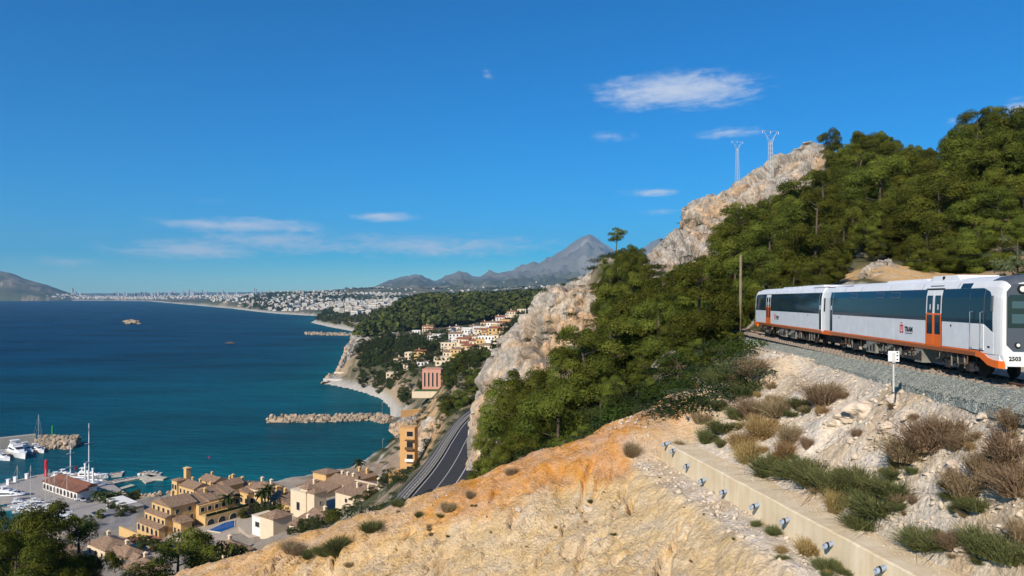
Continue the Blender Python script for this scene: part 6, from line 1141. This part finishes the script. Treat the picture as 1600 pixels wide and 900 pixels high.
# sea cliffs of the headland
cliff('sea_cliff', 'ochre sea cliff under the headland pines', [[(sea(px, py)[0]-6, sea(px, py)[1]-7, -1.5), (sea(px, py)[0]+2, sea(px, py)[1]+1, hh), (sea(px, py)[0]+30, sea(px, py)[1]+16, hh-7)] for px, py, hh in [(574,526,12),(562,541,22),(551,557,30),(549,568,33),(545,576,31),(536,585,24),(526,592,13),(508,600,3)]], 130, 44, 3.0, 8, 171, 0.8)
cliff('earth_cliff', 'orange earth cliff behind the beach apartment block', [row((648,735,322),(650,690,330),(655,690,345)), row((655,722,320),(656,664,332),(662,664,350)), row((668,712,318),(672,655,333),(676,655,352)), row((685,700,315),(690,650,333),(694,650,352)), row((700,690,312),(706,648,333),(710,650,352)), row((712,682,310),(722,652,330),(726,660,350))], 90, 40, 1.6, 5, 181, 0.95)
cliff('orange_rocks', 'orange rocks below the retaining wall at the promenade bend', [row((606,672,440),(612,660,452),(618,665,466)), row((620,684,432),(626,652,456),(632,655,470)), row((645,690,425),(648,649,458),(650,650,474)), row((670,688,420),(672,646,460),(676,648,476)), row((692,680,420),(696,646,462),(700,650,478)), row((712,672,424),(716,650,460),(720,655,476))], 80, 36, 1.5, 5, 185, 0.9)
for _ in range(120):
    px = rnd.uniform(596, 738); d = rnd.uniform(170, 430); x = (px-CX)/F*d
    if abs(x-float(road_x(d))) < 9.5 or (d < 300 and px < 640 and d > 235): continue
    z = hz(x, d, False)
    if z < 6: continue
    o = bpy.data.objects.new('roadside_bush', rnd.choice(SCR)); link(o); s = rnd.uniform(1.5, 4.2); o.location = (x, d, z-0.2); o.scale = (s, s, s*0.8); o.rotation_euler = (0, 0, rnd.uniform(0, 6)); lb = 'scrub bush between the coast road and the beach' if d < 300 else 'scrub bush on the bank behind the apartment block'; tag(o, lb, 'bush', lb+' group')
# ================================================================== MARINA
QUAY = mat('quay_concrete', (0.33, 0.30, 0.27), 0.9, 0.12, 0.3); HULL = mat('boat_white', (0.78, 0.78, 0.77), 0.3, 0.03, 1, spec=0.5); HULLD = mat('boat_navy', (0.02, 0.03, 0.06), 0.3, spec=0.5); BWIN = mat('boat_window', (0.02, 0.025, 0.03), 0.1, spec=0.6); TEAK = mat('teak_deck', (0.30, 0.18, 0.10), 0.8); COVER = mat('blue_cover', (0.03, 0.06, 0.14), 0.8); RED = mat('signal_red', (0.55, 0.02, 0.03), 0.5); GREEN = mat('signal_green', (0.02, 0.25, 0.08), 0.5)
b = MB(); b.prism([sea(*p, 1.8) for p in [(-300,772),(0,756),(58,742),(100,736),(140,740),(170,752),(205,775),(215,800),(180,832),(140,838),(118,812),(60,778),(0,782),(-300,804)]], -3, 1.8); kind(b.build('quay', QUAY), 'structure')
b = MB(); b.prism([sea(*p, 1.6) for p in [(-200,706),(0,702),(45,697),(60,703),(0,711),(-200,716)]], -3, 1.6); kind(b.build('breakwater_quay', QUAY), 'structure')
b = MB(); b.prism([sea(*p, 2) for p in [(-200,698),(0,694),(55,688),(56,690),(0,696),(-200,700)]], -3, 6.0); o = b.build('breakwater_wall', KERB); tag(o, 'long grey wall along the top of the marina breakwater', 'wall')
# arcaded marina building
x, y = sea(93, 773, 1.8); t = empty('marina_building', (x, y, 1.8), R(-35), 'long white arcaded marina building with brown tiled roof', 'building')
volume(t, (-16,0,0,32,4,3.4), WHT, 'shed', [('f',10,0.4,1.9,2.3,True)], TILB, 1.3); volume(t, (-15,4.02,0,30,4.5,4.4), WHT, 'gable', [], TILB, 1.3, 0)
x, y = sea(178, 800, 2.2); t = empty('harbour_office', (x, y, 2.2), R(-40), 'white flat-roofed office with large square windows on the quay', 'building'); volume(t, (-7,0,0,14,6,3.8), WHT, 'flat', [('f',4,0.5,2.4,2.4)], WHT); volume(t, (7.02,0.4,0,5,6,3.4), QUAY, 'flat', [('f',1,0.6,2.4,2)], QUAY)
o = MB().tube([(0,0,0),(0,0,7.5),(0,0,8.2)], [0.75,0.65,0.4], 10).build('red_beacon', RED); o.location = (*sea(72, 745, 1.8), 1.8); tag(o, 'red cylindrical harbour beacon at the quay corner', 'beacon')
o = MB().tube([(0,0,0),(0,0,5.5),(0,0,6)], [0.6,0.5,0.3], 8).build('green_beacon', GREEN); o.location = (*sea(82, 694), 5); tag(o, 'small green beacon on the breakwater head', 'beacon')
for px, py in [(13,757),(24,753),(42,748)]: o = MB().box(-0.6,0.6,-0.6,0.6,0,2.2).box(-0.75,0.75,-0.75,0.75,2.21,2.5).build('service_pedestal', HULL); o.location = (*sea(px, py, 1.8), 1.8); tag(o, 'small white service cabin on the outer quay edge', 'cabin', 'white cabins on the quay edge')
for px, py in [(145,760),(133,752),(138,764)]: o = MB().box(-0.3,0.3,-0.3,0.3,0,8).box(-0.45,0.45,-0.45,0.45,8.01,8.3).build('white_pillar', HULL); o.location = (*sea(px, py, 1.8), 1.8); tag(o, 'tall white square pillar beside the pontoon gate', 'pillar', 'white pillars by the pontoons')
# pontoons
for k, pts in enumerate([[(150,748),(160,745),(193,740),(190,745)], [(155,757),(165,755),(232,744),(262,748),(255,751),(218,750),(170,760)], [(158,768),(166,764),(180,767),(205,759),(211,761),(172,772)], [(218,741),(240,739),(252,745),(236,748)], [(222,752),(232,750),(240,754),(228,757)]]):
    b = MB(); b.prism([sea(*p) for p in pts], -0.6, 0.8); o = b.build('pontoon', mat('pontoon_deck', (0.46, 0.42, 0.33), 0.9, 0.15, 0.4)); tag(o, ['outermost floating pontoon behind the schooner','long floating pontoon with T-shaped end','innermost short pontoon near the rubble bank','outer cross pontoon crowded with dinghies','small pontoon inside the T-shaped one'][k], 'pontoon')
def hull_rings(Ln, B, H, sheer=0.25):
    r = []
    for u in (0, 0.12, 0.35, 0.6, 0.8, 0.93, 1.0):
        w_ = B/2*(0.86 if u < 0.1 else 1 if u < 0.5 else max(0.02, 1-((u-0.5)/0.5)**2.2)); zt = H*(1+sheer*u*u); x = (u-0.45)*Ln; r.append([(x*(0.96), -w_*0.55, -0.5), (x, -w_, zt), (x, w_, zt), (x*0.96, w_*0.55, -0.5)])
    return r
def motor_yacht(label, Ln=12, hull=None, fly=True):
    t = empty('motor_yacht', (0,0,0), 0, label, 'boat'); B, H = Ln*0.28, Ln*0.11; MB().loft(hull_rings(Ln, B, H)).build('hull', hull or HULL, t)
    c = MB(); c.loft([[(x, -w_, z0), (x, -w_*0.82, z1), (x, w_*0.82, z1), (x, w_, z0)] for x, w_, z0, z1 in ((-Ln*0.3,B*0.40,H,H*1.95),(0.05*Ln,B*0.40,H,H*2.0),(0.2*Ln,B*0.33,H*1.02,H*1.6),(0.32*Ln,B*0.2,H*1.05,H*1.12))]); cb_ = c.build('cabin', HULL, t)
    for s in (-1, 1): w2 = MB(); w2.add([(-Ln*0.24,s*B*0.395,H*1.35),(0.08*Ln,s*B*0.39,H*1.35),(0.14*Ln,s*B*0.345,H*1.62),(-Ln*0.24,s*B*0.368,H*1.72)], [(0,1,2,3)]); w2.build('side_window', BWIN, cb_)
    w2 = MB(); w2.add([(0.085*Ln,-B*0.3,H*1.93),(0.085*Ln,B*0.3,H*1.93),(0.21*Ln,B*0.24,H*1.62),(0.21*Ln,-B*0.24,H*1.62)], [(0,1,2,3)]); w2.build('windscreen', BWIN, cb_)
    if fly: f = MB(); f.box(-Ln*0.26,-0.02*Ln,-B*0.3,B*0.3,H*2.0,H*2.35); f.box(-Ln*0.2,-Ln*0.17,-B*0.3,B*0.3,H*2.36,H*3.0); f.box(-Ln*0.26,-Ln*0.08,-B*0.3,B*0.3,H*3.01,H*3.1); f.build('flybridge', HULL, t)
    d_ = MB(); d_.box(-Ln*0.44,-Ln*0.31,-B*0.36,B*0.36,H*1.0,H*1.06); d_.build('aft_deck', TEAK, t); return t
def sail_boat(label, Ln=11, mast=14, cover=None):
    t = empty('sailing_boat', (0,0,0), 0, label, 'boat'); B, H = Ln*0.29, Ln*0.095; MB().loft(hull_rings(Ln, B, H, 0.15)).build('hull', HULL, t); c = MB(); c.box(-Ln*0.1,Ln*0.2,-B*0.25,B*0.25,H,H*1.45); c.build('coachroof', HULL, t); w2 = MB(); w2.box(-Ln*0.06,Ln*0.16,-B*0.255,B*0.255,H*1.12,H*1.3); w2.build('cabin_window', BWIN, t)
    MB().tube([(Ln*0.1,0,H),(Ln*0.1,0,mast)], 0.11, 6).build('mast', GALV, t); MB().tube([(Ln*0.1,0,H+1.3),(-Ln*0.32,0,H+1.4)], 0.2, 6).build('boom', cover or COVER, t)
    s = MB(); s.tube([(Ln*0.1,0,mast*0.98),(Ln*0.53,0,H*1.3)], 0.03, 3); s.tube([(Ln*0.1,0,mast*0.98),(-Ln*0.43,0,H)], 0.03, 3); s.tube([(Ln*0.1,0,mast*0.9),(Ln*0.06,B*0.48,H)], 0.025, 3); s.tube([(Ln*0.1,0,mast*0.9),(Ln*0.06,-B*0.48,H)], 0.025, 3); s.tube([(Ln*0.1,-B*0.3,mast*0.55),(Ln*0.1,B*0.3,mast*0.55)], 0.05, 4); s.build('rigging', GALV, t); d_ = MB(); d_.box(-Ln*0.42,-Ln*0.12,-B*0.3,B*0.3,H,H*1.06); d_.build('cockpit', TEAK, t); return t
def park(t, px, py, rz, s=1.0): x, y = sea(px, py); t.location = (x, y, 0); t.rotation_euler = (0, 0, R(rz)); t.scale = (s, s, s)
park(motor_yacht('largest white motor yacht moored under the breakwater', 24), 27, 712, -40); park(motor_yacht('white motor yacht right of the largest yacht', 16), 42, 707, -38); park(motor_yacht('white catamaran-like cruiser at the breakwater bend', 13), 58, 706, -30); park(sail_boat('sailing yacht with tall white mast at the breakwater bend', 15, 20, HULL), 58, 702, -30); park(motor_yacht('white motor boat cut by the left edge', 14), 2, 718, -25)
park(motor_yacht('dark-hulled motor cruiser at the quay on the left', 17, HULLD), 18, 780, 5); park(motor_yacht('small cruiser beside the dark-hulled one', 11), 4, 774, 8)
for k, (px, py, ln, ty) in enumerate([(60,790,10,'m'),(72,794,11,'s'),(56,799,9,'m'),(66,803,12,'s'),(86,802,12,'m'),(96,808,13,'m'),(80,812,11,'s'),(104,814,12,'m'),(92,818,10,'m'),(110,806,9,'m'),(48,794,8,'m'),(70,820,9,'m'),(100,797,11,'s'),(44,786,9,'s'),(32,790,10,'m'),(22,796,11,'s'),(38,800,9,'m')]):
    w_ = ['nearest the quay steps','with slanting mast','with low cabin','with bare tall mast','with raised flybridge','largest of the inner basin','with short boom','moored beside the pines','nearest the car park','at the end of the inner row','farthest left of the inner row','half hidden by the corner pine','in the middle of the inner row','beside the left quay edge','between two masts on the left','with mast near the corner pine','just above the corner pine'][k]
    park(motor_yacht('white motor boat '+w_, ln, None, k % 2 == 0) if ty == 'm' else sail_boat('white sailing boat '+w_, ln, 15+k % 4, None), px, py, 25+rnd.uniform(-8, 8))
# big two-masted schooner
t = empty('schooner', (*sea(122, 762), 0), R(158), 'large two-masted white schooner moored behind the marina building', 'boat'); MB().loft(hull_rings(32, 7, 2.6, 0.35)).build('hull', HULL, t); MB().box(-12,9,-1.8,1.8,2.7,3.6).build('deckhouse', HULL, t); MB().box(-12.5,11,-2.6,2.6,2.62,2.69).build('deck', TEAK, t)
for xm, hm_ in ((5, 22), (-7, 30)):
    o = MB().tube([(xm,0,2.5),(xm,0,hm_)], [0.28,0.16], 7).build('mast', HULL, t); MB().tube([(xm,0,4.5),(xm-9,0,4.9)], 0.3, 6).build('boom', HULL, t)
    for zz in (0.42, 0.7): MB().tube([(xm,-1.9,hm_*zz),(xm,1.9,hm_*zz)], 0.13, 5).build('spreader', HULL, o)
s = MB(); 
for a, c in (((5,0,22),(17.5,0,3.6)),((-7,0,30),(5,0,21)),((-7,0,30),(-14,0,3)),((-7,0,29),(-8,3.3,2.8)),((-7,0,29),(-8,-3.3,2.8)),((5,0,21),(4,3.3,2.8)),((5,0,21),(4,-3.3,2.8))): s.tube([a, c], 0.05, 3)
s.build('rigging', BLK, t)
x, y = sea(128, 752); t2 = motor_yacht('white motor yacht with red flag beyond the schooner', 16); park(t2, 140, 748, 10); MB().box(-6.5,-6.4,-0.1,2.2,4,6).build('flag', RED, t2)
park(motor_yacht('white cruiser beyond the schooner bow', 13), 106, 747, 14); park(motor_yacht('white cruiser left of the schooner', 12), 94, 750, 14)
db = MB(); db.loft(hull_rings(5.2, 1.9, 0.7)); db.cur = 1; db.box(-1.6,0.8,-0.5,0.5,0.71,0.95); dm = db.mesh('dinghy', [HULL, TEAK])
for k in range(20):
    px, py = [(157,745.5),(163,745),(169,744),(175,743),(181,742),(187,741),(176,754),(182,753),(188,752),(195,751),(201,750),(207,749),(222,741),(228,740.5),(234,740),(240,741),(246,743),(212,748),(160,759),(168,762)][k]
    o = bpy.data.objects.new('dinghy', dm); link(o); o.location = (*sea(px, py), 0.1); o.rotation_euler = (0, 0, R(70+rnd.uniform(-10, 10))); gpl = 'small white dinghy tied to the outermost pontoon' if k < 6 else 'small white dinghy tied to the long pontoon' if k < 12 else 'small dinghy crowding the outer cross pontoon'; tag(o, gpl, 'boat', gpl+' group')
o = MB().tube([(0,0,-0.3),(0,0,0.8),(0,0,1.3)], [0.45,0.45,0.1], 10).build('mooring_buoy', mat('buoy_magenta', (0.35, 0.02, 0.10), 0.5)); o.location = (*sea(327, 716), 0); tag(o, 'small magenta buoy floating off the houses', 'buoy')
# parked cars
cb2 = MB(); cb2.loft([[(x, -0.85, 0.3), (x, -0.85, z1), (x, 0.85, z1), (x, 0.85, 0.3)] for x, z1 in ((-2.1,0.75),(-1.9,0.95),(1.1,0.9),(2.0,0.75),(2.1,0.6))]); gb = MB(); gb.loft([[(x, -w_, 0.9), (x, -w_*0.85, z1), (x, w_*0.85, z1), (x, w_, 0.9)] for x, w_, z1 in ((-1.8,0.8,0.95),(-1.2,0.8,1.42),(0.3,0.8,1.45),(1.1,0.8,0.95))])
wm = MB(); wm.tube([(0,-0.1,0),(0,0.1,0)], 0.32, 10); wmm = wm.mesh('wheel', BLK); gm = gb.mesh('glasshouse', BWIN)
for k, (px, py, c, lab) in enumerate([(120,781,(0.7,0.7,0.7),'white car parked at the end of the marina building'),(130,783,(0.5,0.5,0.52),'silver car parked by the pontoon gate'),(138,784,(0.08,0.08,0.1),'dark car right of the silver one'),(148,806,(0.25,0.26,0.28),'grey car on the open quay'),(150,772,(0.03,0.1,0.3),'blue car by the palms'),(165,812,(0.7,0.7,0.7),'white car in the middle of the plaza'),(172,818,(0.3,0.02,0.02),'red car on the plaza'),(185,812,(0.1,0.1,0.1),'black car near the ochre house'),(156,820,(0.5,0.5,0.5),'silver car nearest the pines'),(192,806,(0.6,0.6,0.62),'pale car at the plaza end')]):
    t = empty('parked_car', (*sea(px, py, 1.8), 1.8), R(rnd.uniform(-60, -30)), lab, 'car', 'cars parked on the quay'); link(bpy.data.objects.new('body', cb2.mesh('body', mat('car_paint_%s' % 'abcdefghijk'[k], c, 0.3, spec=0.5))), t); link(bpy.data.objects.new('glasshouse', gm), t)
    for a in (-1.3, 1.3):
        for b_ in (-0.8, 0.8): o = link(bpy.data.objects.new('wheel', wmm), t); o.location = (a, b_, 0.32)
# palms
def palm_mesh(seed):
    rs = np.random.RandomState(seed); b = MB(); H = 7; b.tube([(0,0,-1),(0.15,0,3),(0.1,0.1,H)], [0.32,0.24,0.2], 7); f = []; V = []; Q = []
    for k in range(26):
        a = k*2.4+rs.rand(); el_ = rs.uniform(-0.35, 1.1); L_ = rs.uniform(2.4, 3.2); p = np.array([0.1, 0.1, H]); dv = np.array([math.cos(a)*math.cos(el_), math.sin(a)*math.cos(el_), math.sin(el_)]); sd_ = np.array([-math.sin(a), math.cos(a), 0]); pts = []
        for j in range(6): pts.append(p.copy()); p = p+dv*L_/5; dv = dv+np.array([0, 0, -0.28]); dv /= np.linalg.norm(dv)
        for j in range(5):
            w0, w1 = 0.38*math.sin(math.pi*(j/5*0.85+0.1)), 0.38*math.sin(math.pi*((j+1)/5*0.85+0.1)); i = len(V)
            for s in (-1, 1): V += [pts[j], pts[j+1], pts[j+1]+s*sd_*w1-np.array([0,0,0.16]), pts[j]+s*sd_*w0-np.array([0,0,0.16])]; Q += [[i, i+1, i+2, i+3] if s < 0 else [i+4, i+5, i+6, i+7]]
    return b.mesh('trunk', BARK), npmesh('crown', np.array(V), np.array(Q), DPINE, False, {'shade': np.random.RandomState(seed).rand(len(V))}), 7
PM = [palm_mesh(k) for k in range(3)]
for px, py, z, lab in [(332,812,8,'palm left of the courtyard houses'),(345,806,8,'second palm in the courtyard grove'),(356,812,8,'palm in front of the courtyard arches'),(366,806,8,'palm in the middle of the courtyard grove'),(409,806,9,'tall palm beside the courtyard house chimneys'),(414,804,9,'palm just right of the tall courtyard palm'),(560,762,9,'single tall tree at the head of the beach'),(152,782,2,'palm by the pontoon gate'),(165,784,2,'palm left of the harbour office'),(175,780,2,'palm behind the harbour office'),(186,782,2,'palm near the rubble bank'),(324,800,8,'palm behind the planted terrace'),(420,800,9,'small palm in the courtyard porch')]:
    x, y = sea(px, py, z); tree(rnd.choice(PM), x, y, hz(x, y, False), rnd.uniform(1.0, 1.3), lab, 'palms of the resort', None, 'palm_tree')
zg = [(rr(300,440), rr(800,815), 8) for _ in range(40)] + [(rr(130,215), rr(798,835), 2.5) for _ in range(10)] + [(rr(160,215), rr(776,786), 2.5) for _ in range(12)] + [(rr(455,600), rr(815,850), 18) for _ in range(22)] + [(rr(180,300), rr(845,885), 8) for _ in range(18)] + [(rr(590,625), rr(738,760), 12) for _ in range(10)]
for px, py, z in zg:
    x, y = sea(px, py, z); zz = hz(x, y, False); v = rnd.choice(DV+PV[:2]); s = rnd.uniform(2.5, 4.5)/v[2]; lab = 'garden shrub in the courtyard gardens' if z == 8 and px > 299 and py < 820 else 'green bush on the quay around the harbour office' if z == 2.5 else 'dark bush below the coast road bank' if z == 18 else 'garden bush around the terracotta terrace' if z == 8 else 'green bush beside the beach walk'; tree(v, x, y, zz+0.1, s*1.3, lab, lab+'s', None, 'garden_bush', s)
# ================================================================== HAZE
hb = MB(); hb.box(-19000, 19000, -600, 22500, -6, 1750)
hm = bpy.data.materials.new('haze_air'); hm.use_nodes = True; n = hm.node_tree.nodes; n.clear(); o_ = n.new('ShaderNodeOutputMaterial'); v_ = n.new('ShaderNodeVolumePrincipled'); v_.inputs['Color'].default_value = (0.34, 0.66, 1.0, 1); v_.inputs['Density'].default_value = 4.0e-5; v_.inputs['Anisotropy'].default_value = 0.0
hm.node_tree.links.new(v_.outputs[0], o_.inputs['Volume']); hz_o = hb.build('haze', hm); kind(hz_o, 'stuff')
